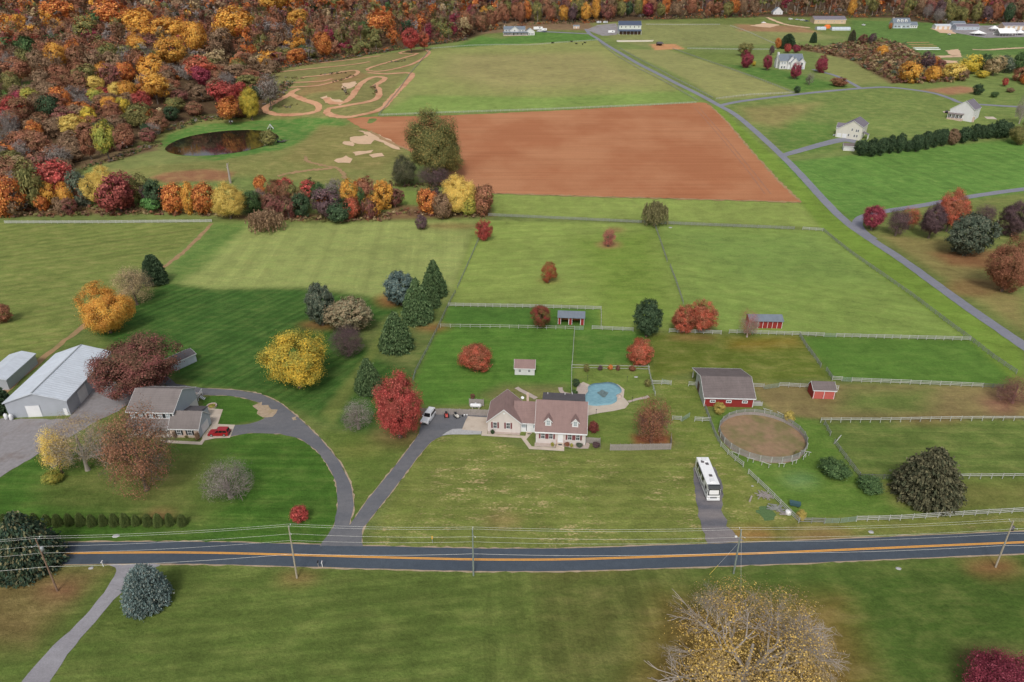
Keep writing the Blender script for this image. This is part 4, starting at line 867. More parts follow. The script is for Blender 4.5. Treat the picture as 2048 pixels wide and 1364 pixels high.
_t = NT('mixed_foliage'); _c = _t.N('ShaderNodeAttribute', _attribute_name='tint').outputs['Color']; _t.L(_c, _t.b.inputs['Base Color']); _t.b.inputs['Roughness'].default_value = 0.8; _t.b.inputs['Specular IOR Level'].default_value = 0.1
_tr = _t.N('ShaderNodeBsdfTranslucent', Color=_c); _mx = _t.N('ShaderNodeMixShader', i0=0.2); _t.L(_t.b.outputs[0], _mx.inputs[1]); _t.L(_tr.outputs[0], _mx.inputs[2]); _t.L(_mx.outputs[0], _t.out.inputs['Surface']); TINT = _t.mat
def brush(name, lines, label, seed, cols, sz=(0.8, 1.8), dens=0.6, wid=4):
    rg = random.Random(seed); sp = []
    for ln in lines:
        P = resample([g(*q) for q in ln], 1.0/dens)
        for p in P:
            for _ in range(max(1, int(wid/2.2))):
                x, y = p.x+rg.uniform(-wid, wid)/2, p.y+rg.uniform(-wid, wid)/2; a = rg.uniform(*sz)
                sp.append((x, y, hgt(x, y)-0.2, a*rg.uniform(0.8, 1.3), a*rg.uniform(0.45, 0.8), 60, 0.42, rg.choice(cols)))
    return blob_cloud(name, sp, label, 'brush', seed, cols)
brush('hedgerow_brush', [[(0,432),(150,430),(330,426),(430,430)], [(520,438),(640,442),(760,438),(800,425),(850,428),(960,432)], [(780,372),(900,372)], [(0,420),(160,418),(320,414)]], 'dry brown brush along the foot of the hedgerow', 31, ['brown', 'rust', 'maroon', 'olive', 'tan', 'brown'], wid=5)
brush('pond_brush', [[(180,335),(240,316),(310,292)], [(330,262),(400,238),(480,236)], [(540,205),(560,190),(578,165)], [(530,290),(560,283)], [(575,135),(700,116),(830,93),(930,80)]], 'dull brush along the wood edge by the pond', 32, ['brown', 'olive', 'green', 'maroon', 'grey'], sz=(1, 2.2), wid=7)
brush('wood_edge_brush', [[(985,60),(1075,48),(1150,47),(1215,43)], [(1290,38),(1400,37),(1500,34),(1540,26),(1600,31),(1640,29),(1700,36),(1775,31),(1840,38),(1872,47),(1950,48),(2048,49)], [(540,150),(575,133),(700,114),(830,92),(930,78)]], 'dark undergrowth along the front of the far wood', 36, ['brown', 'darkpine', 'maroon', 'rust', 'olive', 'green', 'orange'], sz=(1.8, 4.0), dens=0.22, wid=10)
brush('track_brush', [[(665,165),(690,158),(706,152)], [(684,176),(700,190)], [(745,172),(750,188)], [(778,125),(810,122)], [(640,150),(690,146)], [(575,155),(600,158)], [(560,215),(590,212)]], 'grey brown weeds on the mounds of the dirt track', 33, ['grey', 'brown', 'olive', 'darkpine'], sz=(0.7, 1.4), wid=4)
def thicket():
    rg = random.Random(34); P = W2([(1560,92),(1640,96),(1700,88),(1760,84),(1800,92),(1845,118),(1925,160),(1900,166),(1780,168),(1740,145),(1700,118),(1640,106)]); sp = []
    x0, y0 = P.min(0); x1, y1 = P.max(0)
    X = np.array([rg.uniform(x0, x1) for _ in range(1700)]); Y = np.array([rg.uniform(y0, y1) for _ in range(1700)]); m = poly_mask(X, Y, P, 2.0)
    for x, y, k in zip(X, Y, m):
        if k > 0.5:
            a = rg.uniform(1.6, 4.4); sp.append((x, y, hgt(x, y)-0.3, a, a*rg.uniform(0.5, 0.8), 76, 0.72, rg.choice(['brown', 'brown', 'maroon', 'olive', 'copper', 'tan', 'olive', 'greypine', 'brown', 'rust', 'tan'])))
    return blob_cloud('brush_thicket', sp, 'rust and olive brush thicket on the slope below the far farm', 'brush', 34, None)
thicket()

# single trees that stand out of the autumn wood
FEAT = []
def feature(bb, kind, pal, label):
    x0, y0, x1, y1 = bb; cx = (x0+x1)/2; p = g(cx, y1)
    for _ in range(3):
        s = ppm((p.x, p.y, p.z+8)); a = (x1-x0)/2/s; b = max(0.7*a, (y1-y0)/2/s); p = g(cx, min(y1+0.5*b*s, 420))
    FEAT.append((p.x, p.y, a)); plant('woodland_tree', p, a, b, b*1.5, kind, pal, label, 'tree', 'standout trees of the autumn wood')
for bb, pl, lb in [((322,76,378,126),'gold','tall golden dome tree above the maroon trees behind the pond'),((284,113,330,152),'gold','golden tree left of the red patch in the wood'),((288,146,344,196),'gold','broad golden tree in front of the red patch in the wood'),((312,46,376,84),'gold','wide golden tree behind the tall golden dome'),((376,46,418,100),'gold','golden tree with bare lower limbs right of the golden dome'),((440,26,512,74),'gold','cluster-topped golden tree high in the wood above the track'),((258,22,314,80),'gold','upright golden tree in the upper wood'),((522,-4,580,24),'gold','golden tree at the skyline of the wood'),((179,152,211,180),'lemon','pale gold small tree in the lower wood'),((181,176,211,204),'yellowgreen','yellow green small tree in the lower wood'),((222,166,248,196),'lemon','yellow small tree beside the pale gold one'),((244,163,274,196),'gold','bright golden small tree in the lower wood'),((209,193,237,221),'gold','small golden cone tree in the lower wood'),((127,230,173,267),'lemon','pale yellow broad tree at the lower wood edge'),((199,244,240,306),'yellowgreen','tall yellow green tree at the lower wood edge'),((168,263,199,308),'rust','narrow rusty tree beside the yellow green edge tree'),((578,22,619,54),'gold','golden tree above the top end of the dirt track'),((140,84,170,126),'orange','orange tree near the wood clearing'),((202,10,266,52),'orange','wide orange tree in the upper wood'),((98,6,158,44),'orange','broad orange tree at the top of the wood'),((375,125,430,156),'redorange','red tree in the middle of the wood'),((388,134,426,168),'crimson','crimson tree below the red tree in the wood'),((425,178,482,204),'red','red low tree above the pond'),((-6,212,44,246),'red','red tree at the western wood edge'),((272,183,306,216),'red','small red tree in the lower wood'),((51,176,88,216),'yellowgreen','olive yellow tree by the wood clearing'),((260,207,306,250),'olive','olive tree above the pond bushes'),((203,92,248,134),'oakgreen','olive gold tree in the middle wood'),((806,58,840,96),'red','deep red tree at the wood edge above the track'),((838,66,860,94),'redorange','orange red bush tree at the wood edge above the track'),((634,66,666,110),'orange','orange tree at the wood edge above the track'),((738,28,790,66),'orange','orange tree over the wood edge by the farmhouse'),((425,60,470,110),'brown','brown round tree in the wood above the pond'),((160,40,205,84),'oakgreen','olive tree in the upper wood'),((20,120,70,160),'rust','rusty tree over the wood clearing'),((86,190,128,232),'dkgreen','dark green tree in the lower wood'),((60,262,108,306),'copper','copper tree at the lower wood edge'),((100,290,150,330),'silver','bare grey tree at the lower wood edge'),((440,196,484,238),'orange','dull orange tree beside the yellow tree above the pond'),((520,150,566,205),'silver','bare grey tree at the wood corner by the dirt track')]:
    feature(bb, 'woodbare' if pl == 'silver' else 'wood', pl, lb)
# the woods -------------------------------------------------------------------
def forest():
    rg = random.Random(77)
    edge = [(-700,432),(125,425),(160,335),(300,290),(330,255),(400,237),(525,237),(545,200),(540,150),(575,132),(700,113),(830,91),(930,77),(985,58),(1070,47),(1150,46),(1215,42),(1232,36),(1290,36),(1400,36),(1500,33),(1540,24),(1600,30),(1640,28),(1700,35),(1775,30),(1840,37),(1872,47),(1950,48),(2048,49),(2600,49)]
    E_ = W2(edge); P = np.concatenate([E_, np.array([[1300, 1075], [-1000, 1075], [-900, 430]])])
    hole = W2([(-80,178),(60,150),(95,158),(95,172),(60,195),(-80,215)])
    pts = []; y = 290.0; cell = {}
    sp_ = lambda y: 10.0 if y < 480 else (13.0 if y < 600 else (14.5 if y < 800 else 12.0))
    cand = []
    for _ in range(60000):
        yy = 290+(1075-290)*rg.random()**0.8; xx = rg.uniform(-0.86, 0.86)*(yy+40)
        cand.append((xx, yy))
    X = np.array([c[0] for c in cand]); Y = np.array([c[1] for c in cand])
    m = poly_mask(X, Y, P, 1.0) > 0.5; m &= poly_mask(X, Y, hole, 1.0) < 0.5
    for xx, yy in zip(X[m], Y[m]):
        s = sp_(yy); k = (int(xx//15), int(yy//15)); ok = not any(abs(xx-fx) < fa+2.5 and fy-fa*2.2 < yy < fy+fa*0.8 for fx, fy, fa in FEAT)
        for i in (-1, 0, 1):
            for j in (-1, 0, 1):
                for (u, v) in cell.get((k[0]+i, k[1]+j), ()):
                    if (u-xx)**2+(v-yy)**2 < s*s: ok = False; break
        if ok: cell.setdefault(k, []).append((xx, yy)); pts.append((xx, yy))
    def nz(x, y, s, o): return math.sin(x/s+o)*math.cos(y/s*1.3+o*2)+math.sin((x+y)/s*0.6+o*3)*0.6
    info = []
    for x, y in pts:
        z = hgt(x, y); dep = y*ca+(CAMH-z-12)*sa; px = 1024+FPX*x/dep; py = 682+FPX*((CAMH-z-12)*ca-y*sa)/dep
        if not -140 < px < 2190 or py < -45: continue
        w = dict(rust=3.4, orange=1.6, brown=3.8, olive=1.0, gold=0.8, maroon=2.4, copper=4.0, oakgreen=0.8, grey=2.0, green=0.3, crimson=0.15, dkgreen=0.3, tan=0.8)
        if px < 560 and py > 60:
            w['gold'] = 0.8+9*max(0, nz(x, y, 60, 1)-.2); w['maroon'] = 1.8; w['silver'] = 1.6; w['yellow'] = .3; w['red'] = 0.5
            if py > 230: w['silver'] = 3.2; w['brown'] = 4.0; w['gold'] = 1.0; w['lemon'] = .5
            if py > 130 and px > 330: w['maroon'] = 4; w['silver'] = 3; w['red'] = .9
        elif px < 560: w['gold'] = .8+8*max(0, nz(x, y, 70, 2)-.3); w['orange'] = 2.6; w['green'] = .7; w['dkgreen'] = .6
        else: w['orange'] = 3.2; w['oakgreen'] = 2.4; w['crimson'] = 0.6; w['purple'] = 1.0; w['olive'] = 3
        h = nz(x, y, 40, 5); 
        if h > 0.7: w['rust'] *= 2; w['orange'] *= 1.6
        if h < -0.7: w['olive'] *= 1.5; w['maroon'] *= 1.5; w['brown'] *= 1.5
        pal = rg.choices(list(w), list(w.values()))[0]
        hgt_ = rg.uniform(12, 19) if y < 560 else rg.uniform(16, 24); a = rg.uniform(4.4, 7.6) if y < 480 else (rg.uniform(5.6, 8.8) if y < 600 else rg.uniform(6.4, 9.8))
        if y > 790 and px > 930: a *= .72
        if -290 < x < -60 and y < 720: hgt_ = rg.uniform(10, 13) if y > 560 else rg.uniform(9, 12)
        if math.hypot((x-PXC)/PAX, (y-PYC)/PAY) < 3.2: hgt_ = rg.uniform(8, 11); a = rg.uniform(4.2, 6.2)
        if pal in ('gold', 'yellow'): hgt_ *= 1.08; a *= 0.92
        info.append((ppm((x, y, z)), x, y, z, a, hgt_, pal, px, py))
    # the trees that show largest are individuals: front edge and near rows
    def front(t): return t[0]*(1.0+0.25*rg.random())
    info.sort(key=front, reverse=True)
    strip = [t for t in info if t[2] > 790 and t[7] > 930]; strip.sort(key=lambda t: t[2])
    ind = []; seen = set()
    for t in info:
        if len(ind) >= 165: break
        if -60 < t[7] < 2100: ind.append(t); seen.add(id(t))
    step = {}
    for t in strip:                                  # front row of the far wood edge
        k = int(t[7]//14)
        if step.get(k, 0) < 2 and 930 < t[7] < 2060 and len(ind) < 255 and id(t) not in seen: step[k] = step.get(k, 0)+1; ind.append(t); seen.add(id(t))
    for t in ind:
        _, x, y, z, a, H, pal, px, py = t; b = min(H*0.47, a*1.25) if not (y > 790 and px > 930) else H*.44
        kd = 'woodbare' if pal in ('silver', 'grey') else 'wood'
        far = y > 790 and px > 930
        plant('woodland_tree', (x, y, z), a, b, H-b, kd, pal, NMS.get(pal, 'olive and gold' if pal == 'oakgreen' else pal)+(' tree at the front of the far wood behind the farms' if far else ' tree in the near part of the autumn wood around the pond'), 'tree', 'trees of the far wood edge' if far else 'trees of the autumn wood', bark='bark_pale' if kd == 'woodbare' or rg.random() < 0.35 else 'bark', limbs=(kd == 'woodbare' or far))
    rest = [t for t in info if id(t) not in seen]
    sp = []; tb = MB()
    for _, x, y, z, a, H, pal, px, py in rest:
        b = min(H*0.44, a*1.15); n = 660 if y < 480 else (680 if y < 620 else (500 if y < 850 else 170)); sp.append((x, y, z+H-2*b, a, b, n if pal not in ('silver', 'grey') else n//2, 0.95 if y < 620 else (1.2 if y < 850 else 1.7), pal))
        if rg.random() < 0.6: tb.tube([(x, y, z-0.2), (x+rg.uniform(-.4, .4), y, z+H*0.75)], [0.32, 0.12], 4, cap=False)
    for _ in range(2600):                            # saplings and undergrowth between the trunks
        yy = 300+(1060-300)*rg.random()**0.75; xx = rg.uniform(-0.84, 0.84)*(yy+30)
        if poly_mask(np.array([xx]), np.array([yy]), P, 1.0)[0] > 0.5 and poly_mask(np.array([xx]), np.array([yy]), hole, 1.0)[0] < .5:
            a = rg.uniform(2.5, 5); sp.append((xx, yy, hgt(xx, yy)-.3, a, rg.uniform(2.2, 4.2), 50, 1.3, rg.choice(['copper', 'brown', 'rust', 'maroon', 'tan', 'grey', 'orange'])))
    blob_cloud('distant_wood', sp, 'dense mass of autumn woodland covering the far hills', 'wood', 78, None)
    tag(tb.build('distant_wood_trunks', M['bark_pale']), 'trunks standing in the distant autumn woodland', 'wood', kind='stuff')
    print('FOREST', len(info), 'individual', len(ind), 'stuff', len(rest), 'quads', sum(s[5] for s in sp))
forest()

# ================================================================ BUILDINGS
def wallbox(m, x0, x1, y0, y1, z0, z1): m.box(x0, x1, y0, y1, z0, z1)
def gable_walls(root, x0, x1, y0, y1, ze, zr, mat, ridge='x', ry=None, name='wall', zb=-1.2):
    """walls of a gabled block; ridge along x (gables left and right) or along y (gable to the front)"""
    m = MB()
    if ridge == 'x':
        r = (y0+y1)/2 if ry is None else ry
        m.prism([(y0, zb), (y1, zb), (y1, ze if not isinstance(ze, tuple) else ze[1]), (r, zr), (y0, ze if not isinstance(ze, tuple) else ze[0])], x0, x1, 'x')
    else:
        r = (x0+x1)/2 if ry is None else ry
        m.prism([(x0, zb), (x1, zb), (x1, ze if not isinstance(ze, tuple) else ze[1]), (r, zr), (x0, ze if not isinstance(ze, tuple) else ze[0])], y0, y1, 'y')
    return m.build(name, mat, root)
def gable_roof(root, x0, x1, y0, y1, ze, zr, mat, trim, ridge='x', ry=None, oh=0.35, t=0.16, name='roof', fascia=True, gap=0.03):
    ze0, ze1 = ze if isinstance(ze, tuple) else (ze, ze)
    m = MB(); f = MB(); G = gap+t
    if ridge == 'x':
        r = (y0+y1)/2 if ry is None else ry; s0 = (zr-ze0)/(r-y0); s1 = (zr-ze1)/(y1-r); X0, X1 = x0-oh, x1+oh
        a = (X0, y0-oh, ze0-oh*s0+G); b = (X1, y0-oh, ze0-oh*s0+G); c = (X1, r, zr+G); d = (X0, r, zr+G); e = (X1, y1+oh, ze1-oh*s1+G); h = (X0, y1+oh, ze1-oh*s1+G)
        m.slab(a, b, c, d, t); m.slab(d, c, e, h, t)
        f.box(X0, X1, y0-oh-0.05, y0-oh-0.005, ze0-oh*s0+G-0.24, ze0-oh*s0+G+0.01); f.box(X0, X1, y1+oh+0.005, y1+oh+0.05, ze1-oh*s1+G-0.24, ze1-oh*s1+G+0.01)
        for X in (X0-0.05, X1+0.005):
            f.prism([(y0-oh, ze0-oh*s0+G+.01), (r, zr+G+.01), (r, zr+G-.22), (y0-oh, ze0-oh*s0+G-.22)], X, X+0.045, 'x'); f.prism([(y1+oh, ze1-oh*s1+G+.01), (r, zr+G+.01), (r, zr+G-.22), (y1+oh, ze1-oh*s1+G-.22)], X, X+0.045, 'x')
    else:
        r = (x0+x1)/2 if ry is None else ry; s0 = (zr-ze0)/(r-x0); s1 = (zr-ze1)/(x1-r); Y0, Y1 = y0-oh, y1+oh
        a = (x0-oh, Y0, ze0-oh*s0+G); b = (x0-oh, Y1, ze0-oh*s0+G); c = (r, Y1, zr+G); d = (r, Y0, zr+G); e = (x1+oh, Y1, ze1-oh*s1+G); h = (x1+oh, Y0, ze1-oh*s1+G)
        m.slab(a, d, c, b, t); m.slab(d, h, e, c, t)
        f.box(x0-oh-0.05, x0-oh-0.005, Y0, Y1, ze0-oh*s0+G-0.24, ze0-oh*s0+G+0.01); f.box(x1+oh+0.005, x1+oh+0.05, Y0, Y1, ze1-oh*s1+G-0.24, ze1-oh*s1+G+0.01)
        for Y in (Y0-0.05, Y1+0.005):
            f.prism([(x0-oh, ze0-oh*s0+G+.01), (r, zr+G+.01), (r, zr+G-.22), (x0-oh, ze0-oh*s0+G-.22)], Y, Y+0.045, 'y'); f.prism([(x1+oh, ze1-oh*s1+G+.01), (r, zr+G+.01), (r, zr+G-.22), (x1+oh, ze1-oh*s1+G-.22)], Y, Y+0.045, 'y')
    o = m.build(name, mat, root)
    if fascia: f.build('roof_trim', trim, root)
    return o
# faces: F front (-y) at y, B back (+y) at y, L left (-x) at x, R right (+x) at x
def fbox(m, face, at, u0, u1, z0, z1, d0, d1):
    if face == 'F': m.box(u0, u1, at-d1, at-d0, z0, z1)
    elif face == 'B': m.box(u0, u1, at+d0, at+d1, z0, z1)
    elif face == 'L': m.box(at-d1, at-d0, u0, u1, z0, z1)
    else: m.box(at+d0, at+d1, u0, u1, z0, z1)
def window(root, face, at, u, z, w, h, trim=None, glass=None, shutters=None, muntin=True, fr=0.1, sill=True):
    trim = trim or M['white']; m = MB(); u0, u1, z0, z1 = u-w/2, u+w/2, z, z+h
    fbox(m, face, at, u0-fr, u1+fr, z1, z1+fr, 0.0, 0.07); fbox(m, face, at, u0-fr, u1+fr, z0-fr, z0, 0.0, 0.09 if sill else 0.07); fbox(m, face, at, u0-fr, u0, z0, z1, 0.0, 0.07); fbox(m, face, at, u1, u1+fr, z0, z1, 0.0, 0.07)
    if muntin:
        fbox(m, face, at, u0, u1, z0+h/2-0.035, z0+h/2+0.035, 0.0, 0.055); fbox(m, face, at, u-0.02, u+0.02, z0, z0+h/2-0.035, 0.0, 0.05); fbox(m, face, at, u-0.02, u+0.02, z0+h/2+.035, z1, 0.0, 0.05)
    o = m.build('window', trim, root)
    p = MB(); fbox(p, face, at, u0, u1, z0, z1, 0.004, 0.03); p.build('pane', glass or M['glass'], o)
    if shutters:
        for s in (-1, 1):
            q = MB(); c = u+s*(w/2+fr+0.22); fbox(q, face, at, c-0.2, c+0.2, z0-0.06, z1+0.06, 0.0, 0.05); fbox(q, face, at, c-0.14, c+0.14, z0+0.02, z0+h*0.46, 0.05, 0.065); fbox(q, face, at, c-0.14, c+0.14, z0+h*0.54, z1-0.02, 0.05, 0.065)
            q.build('shutter', shutters, root)
    return o
def door(root, face, at, u, w, h, mat, trim=None, z=0.0, name='door', panels=True, fr=0.1):
    trim = trim or M['white']; m = MB(); fbox(m, face, at, u-w/2, u+w/2, z, z+h, 0.0, 0.06)
    if panels:
        for a, b in ((0.08, 0.42), (0.5, 0.9)):
            for s in (-1, 1): fbox(m, face, at, u+s*w*0.24-w*0.16, u+s*w*0.24+w*0.16, z+h*a, z+h*b, 0.06, 0.08)
    o = m.build(name, mat, root); f = MB()
    fbox(f, face, at, u-w/2-fr, u+w/2+fr, z+h, z+h+fr*1.3, 0, 0.09); fbox(f, face, at, u-w/2-fr, u-w/2, z, z+h, 0, 0.09); fbox(f, face, at, u+w/2, u+w/2+fr, z, z+h, 0, 0.09)
    f.build('door_frame', trim, o); k = MB(); fbox(k, face, at, u+w*0.38, u+w*0.44, z+h*0.45, z+h*0.49, 0.06, 0.12); k.build('handle', M['steel'], o)
    return o
def at_px(a, b):
    A, B = g(*a), g(*b); v = B-A; return A, math.atan2(v.y, v.x), Vector((v.x, v.y)).length

# ---- main house: cape with garage wing -------------------------------------
O = g(1071.4, 885.5); h = empty('house', O, R(-5), 'beige house with brown pink roof, maroon shutters, two dormers and garage wing', 'house')
S, RF, W_ = M['pinksiding'], M['roof_pink'], M['white']
gable_walls(h, 0, 11.2, 0, 9.8, 3.3, 8.35, S, ry=4.9)
rf = gable_roof(h, 0, 11.2, 0, 9.8, 3.3, 8.35, RF, W_, ry=4.9, oh=0.28)
m = MB(); m.prism([(4.9, 8.62), (10.2, 7.3), (10.2, 7.12), (4.95, 8.44)], 1.1, 10.9, 'x'); m.build('dormer_roof', M['roof_dark'], h)
m = MB(); m.prism([(5.1, 8.38), (9.9, 7.16), (9.9, 3.4), (9.2, 4.0)], 1.3, 10.7, 'x'); m.build('dormer_wall', S, h)
gable_walls(h, -11.35, -3.75, 3.5, 12.0, 2.9, 6.25, S, ridge='y'); gable_roof(h, -11.35, -3.75, 3.5, 12.0, 2.9, 6.25, RF, W_, ridge='y', oh=0.3)
gable_walls(h, -3.75, 0.0, 4.1, 12.0, 2.55, 5.4, W_, ry=8.6, name='link_wall')
m = MB(); m.slab((-5.6, 3.75, 2.62), (-0.3, 3.75, 2.62), (-0.3, 8.6, 5.62), (-5.6, 8.6, 5.62), 0.14); m.slab((-5.6, 8.6, 5.62), (-0.3, 8.6, 5.62), (-0.3, 12.3, 2.7), (-5.6, 12.3, 2.7), 0.14); m.build('link_roof', RF, h)
part('gutter', W_, h, (-3.4, -0.05, 3.66, 3.74, 2.38, 2.62)); part('gutter', W_, h, (-0.25, 11.45, -0.42, -0.34, 2.92, 3.1))
for x in (1.6, 3.4, 7.65, 9.45): window(h, 'F', 0, x, 1.35, 0.78, 1.5, shutters=M['maroon'])
door(h, 'F', 0, 5.55, 0.95, 2.1, W_, z=0.45); 
for x in (2.7, 8.75):                                               # roof dormers
    dm = MB(); dm.prism([(x-0.68, 4.0), (x+0.68, 4.0), (x+0.68, 5.65), (x, 6.4), (x-0.68, 5.65)], 0.75, 3.0, 'y'); d_ = dm.build('dormer', W_, h)
    rm = MB(); rm.slab((x-0.95, 0.55, 5.43), (x, 0.55, 6.52), (x, 3.2, 6.52), (x-0.95, 3.2, 5.43), 0.1); rm.slab((x, 0.55, 6.52), (x+0.95, 0.55, 5.43), (x+0.95, 3.2, 5.43), (x, 3.2, 6.52), 0.1); rm.build('dormer_roof', RF, d_)
    fm = MB(); fm.prism([(x-0.99, 5.42), (x, 6.56), (x+0.99, 5.42), (x+0.99, 5.24), (x, 6.36), (x-0.99, 5.24)], 0.5, 0.56, 'y'); fm.build('dormer_trim', W_, d_)
    window(d_, 'F', 0.75, x, 4.55, 0.72, 1.15, glass=M['glass_pale'])
for x in (-9.65, -6.6): window(h, 'F', 3.5, x, 1.15, 0.78, 1.5, shutters=M['maroon'])
door(h, 'F', 4.1, -1.7, 0.9, 2.05, W_, z=0.2)
window(h, 'F', 4.1, -3.05, 1.25, 0.95, 0.95, glass=M['glass_pale'], muntin=False); window(h, 'F', 4.1, -0.5, 1.25, 0.6, 0.95, glass=M['glass_pale'], muntin=False); window(h, 'F', 4.1, -2.4, 0.35, 0.16, 1.8, glass=M['glass'], muntin=False)
mb = MB(); mb.lathe([(0.0, 0.02), (0.22, 0.02), (0.26, 0.0)], seg=12); o = mb.build('gable_vent', W_, h); o.rotation_euler = (R(90), 0, 0); o.location = (-7.55, 3.47, 5.2)
part('chimney', M['brick'], h, (-2.75, -2.2, 8.9, 9.5, 4.5, 7.3), (-2.8, -2.15, 8.85, 9.55, 7.3, 7.42))
mb = MB(); mb.lathe([(0.02, 0.0), (0.25, 0.05), (0.38, 0.14)], seg=14); mb.tube([(0, 0, -0.7), (0, 0, 0.02)], 0.025, 5); o = mb.build('satellite_dish', W_, h); o.location = (-3.75, 9.3, 6.0); o.rotation_euler = (R(35), 0, R(20))
for x, y in ((2.2, 9.0), (6.2, 9.2), (7.9, 9.6)):
    mb = MB(); mb.tube([(x, y, 7.4), (x, y, 8.0)], 0.08, 8); mb.build('vent_pipe', W_, h)
mb = MB(); mb.box(4.7, 6.4, -1.5, -0.02, -0.1, 0.4); mb.box(4.75, 6.35, -1.95, -1.5, -0.1, 0.22); mb.build('front_steps', M['concrete'], h)
part('door_mat', M['black'], h, (5.15, 5.95, -1.0, -0.55, 0.4, 0.425)); part('door_mat', M['black'], h, (-2.1, -1.3, 3.05, 3.4, 0.12, 0.14))
for s in (4.72, 6.38):
    mb = MB(); mb.tube([(s, -0.1, 1.3), (s, -1.45, 1.25), (s, -1.45, 0.35)], 0.025, 5); mb.tube([(s, -0.1, 0.4), (s, -0.1, 1.3)], 0.025, 5); mb.build('handrail', M['red_door'], h)
for x in (0.06, 11.14):
    mb = MB(); mb.tube([(x, -0.3, 3.0), (x, -0.06, 2.7), (x, -0.06, 0.1)], 0.045, 5); mb.build('downspout', W_, h)
def hl(x, y):                                                        # house-local point on the ground
    v = Matrix.Rotation(R(-5), 3, 'Z') @ Vector((x, y, 0)); return (O.x+v.x, O.y+v.y)
sheet('front_walk', [hl(-12.6,2.5),(hl(-12.6,1.6)),hl(-3.5,1.5),hl(-3.3,1.3),hl(-1.3,-2.6),hl(6.5,-2.7),hl(6.5,-1.0),hl(4.6,-1.0),hl(4.6,-1.6),hl(-0.8,-1.55),hl(-2.2,1.1),hl(-1.1,3.6),hl(-1.1,4.05),hl(-2.4,4.05),hl(-2.5,2.4),hl(-11.4,2.5)], M['concrete'], 0.07, 0.0, 1.0, world=True)
sheet('parking_slab', [hl(-17.2,7.4),hl(-17.5,3.6),hl(-12.7,3.4),hl(-12.7,1.7),hl(-11.4,1.7),hl(-11.4,9.2),hl(-16.9,9.4)], M['concrete'], 0.075, 0.0, 1.0, world=True)
sheet('stone_bed', [hl(-11.3,2.55),hl(-3.8,2.55),hl(-3.8,3.5),hl(-11.3,3.5)], M['flagstone'], 0.065, 0.05, .8, world=True); sheet('stone_bed', [hl(-.2,-1.5),hl(4.5,-1.5),hl(4.6,-.02),hl(-.2,-.02)], M['flagstone'], 0.068, 0.05, .8, world=True); sheet('stone_bed', [hl(6.5,-1.0),hl(9,-1.5),hl(12,-1.3),hl(12.2,.4),hl(11.4,1.5),hl(11.25,-.02),hl(6.5,-.02)], M['flagstone'], 0.068, 0.08, .8, world=True)
ribbon('garden_path', [(1033,775),(1046,783),(1060,790),(1072,797)], 1.3, M['flagstone'], .03, .05, sm=3); ribbon('garden_path', [(1121,775),(1123,783),(1130,787),(1150,790)], 1.2, M['flagstone'], .03, .05, sm=3)
# ---- pool yard ---------------------------------------------------------------
sheet('pool_deck', [(1146,792),(1160,768),(1166,764),(1180,770),(1216,764),(1236,769),(1249,779),(1247,795),(1255,803),(1258,808),(1250,817),(1228,822),(1200,826),(1172,832),(1150,832)], M['concrete'], 0.05, 0.0, .8)
ribbon('stone_path', [(1256,803),(1272,799),(1286,796),(1298,793)], 1.0, M['flagstone'], 0.03, 0.1, sm=3)
sheet('stone_waterfall', [(1156,766),(1172,772),(1176,780),(1172,790),(1150,788)], M['flagstone'], 0.06, .2, .6)
def poolcover():
    t = NT('blue_mesh_cover'); t.b.inputs['Roughness'].default_value = 0.7
    v = t.pos(1, 1, 0); a = t.noise(0.9, t.pos(1, 2.2, 0, R(30)), 4, 0.6); n = t.noise(3, v, 2)
    c = t.mix(t.remap(a, 0.35, 0.65, 0, 1), lin(104, 150, 166), lin(126, 170, 182)); c = t.mix(t.remap(n, 0.55, 0.75, 0, 0.35), c, lin(92, 128, 134))
    t.L(c, t.b.inputs['Base Color']); return t.mat
def puddle():
    t = NT('wet_leaf_litter'); t.b.inputs['Roughness'].default_value = 0.5; c = t.mix(t.remap(t.noise(1.5, t.pos(), 4), .4, .6, 0, 1), lin(86, 106, 106), lin(110, 130, 132)); t.L(c, t.b.inputs['Base Color']); return t.mat
PC = [(1169,800),(1171,790),(1176,783),(1176,774),(1186,768),(1200,766.5),(1218,765),(1231,768),(1241,776),(1243,784),(1237,789),(1234,797),(1233,803),(1222,809),(1205,811),(1190,812),(1176,810),(1170,806)]
pw = [g(*p) for p in PC]; pcx = sum(p.x for p in pw)/len(pw); pcy = sum(p.y for p in pw)/len(pw)
pw = [Vector((p.x, p.y, 0)) for p in [Vector((q.x, q.y)) for q in smooth_line([Vector(p[:2]) for p in pw]+[Vector(pw[0][:2])], 4)]][:-1]
pe = empty('swimming_pool', (pcx, pcy, 0), 0, 'freeform pool under a blue safety cover in the yard behind the house', 'pool'); mb = MB(); n = len(pw); loc = [p-Vector((pcx, pcy, 0)) for p in pw]
mb.v = [(p.x*k, p.y*k, z) for k, z in ((1.0, 0.05), (1.0, 0.13), (0.8, 0.11), (0.4, 0.085)) for p in loc]+[(0, 0, 0.08)]
for r in range(3): mb.f += [(r*n+i, r*n+(i+1) % n, (r+1)*n+(i+1) % n, (r+1)*n+i) for i in range(n)]
mb.f += [(3*n+i, 3*n+(i+1) % n, 4*n) for i in range(n)]; mb.m = [0]*len(mb.f); mb.build('pool_cover', poolcover(), pe, smooth=True)
q0 = g(1206, 788); mb = MB(); mb.poly([(q0.x-pcx+(1.3+0.3*math.sin(3*a))*math.cos(a), q0.y-pcy+(1.6+0.35*math.cos(4*a))*math.sin(a), 0.15) for a in [i*0.314 for i in range(20)]]); mb.build('wet_leaves', puddle(), pe)
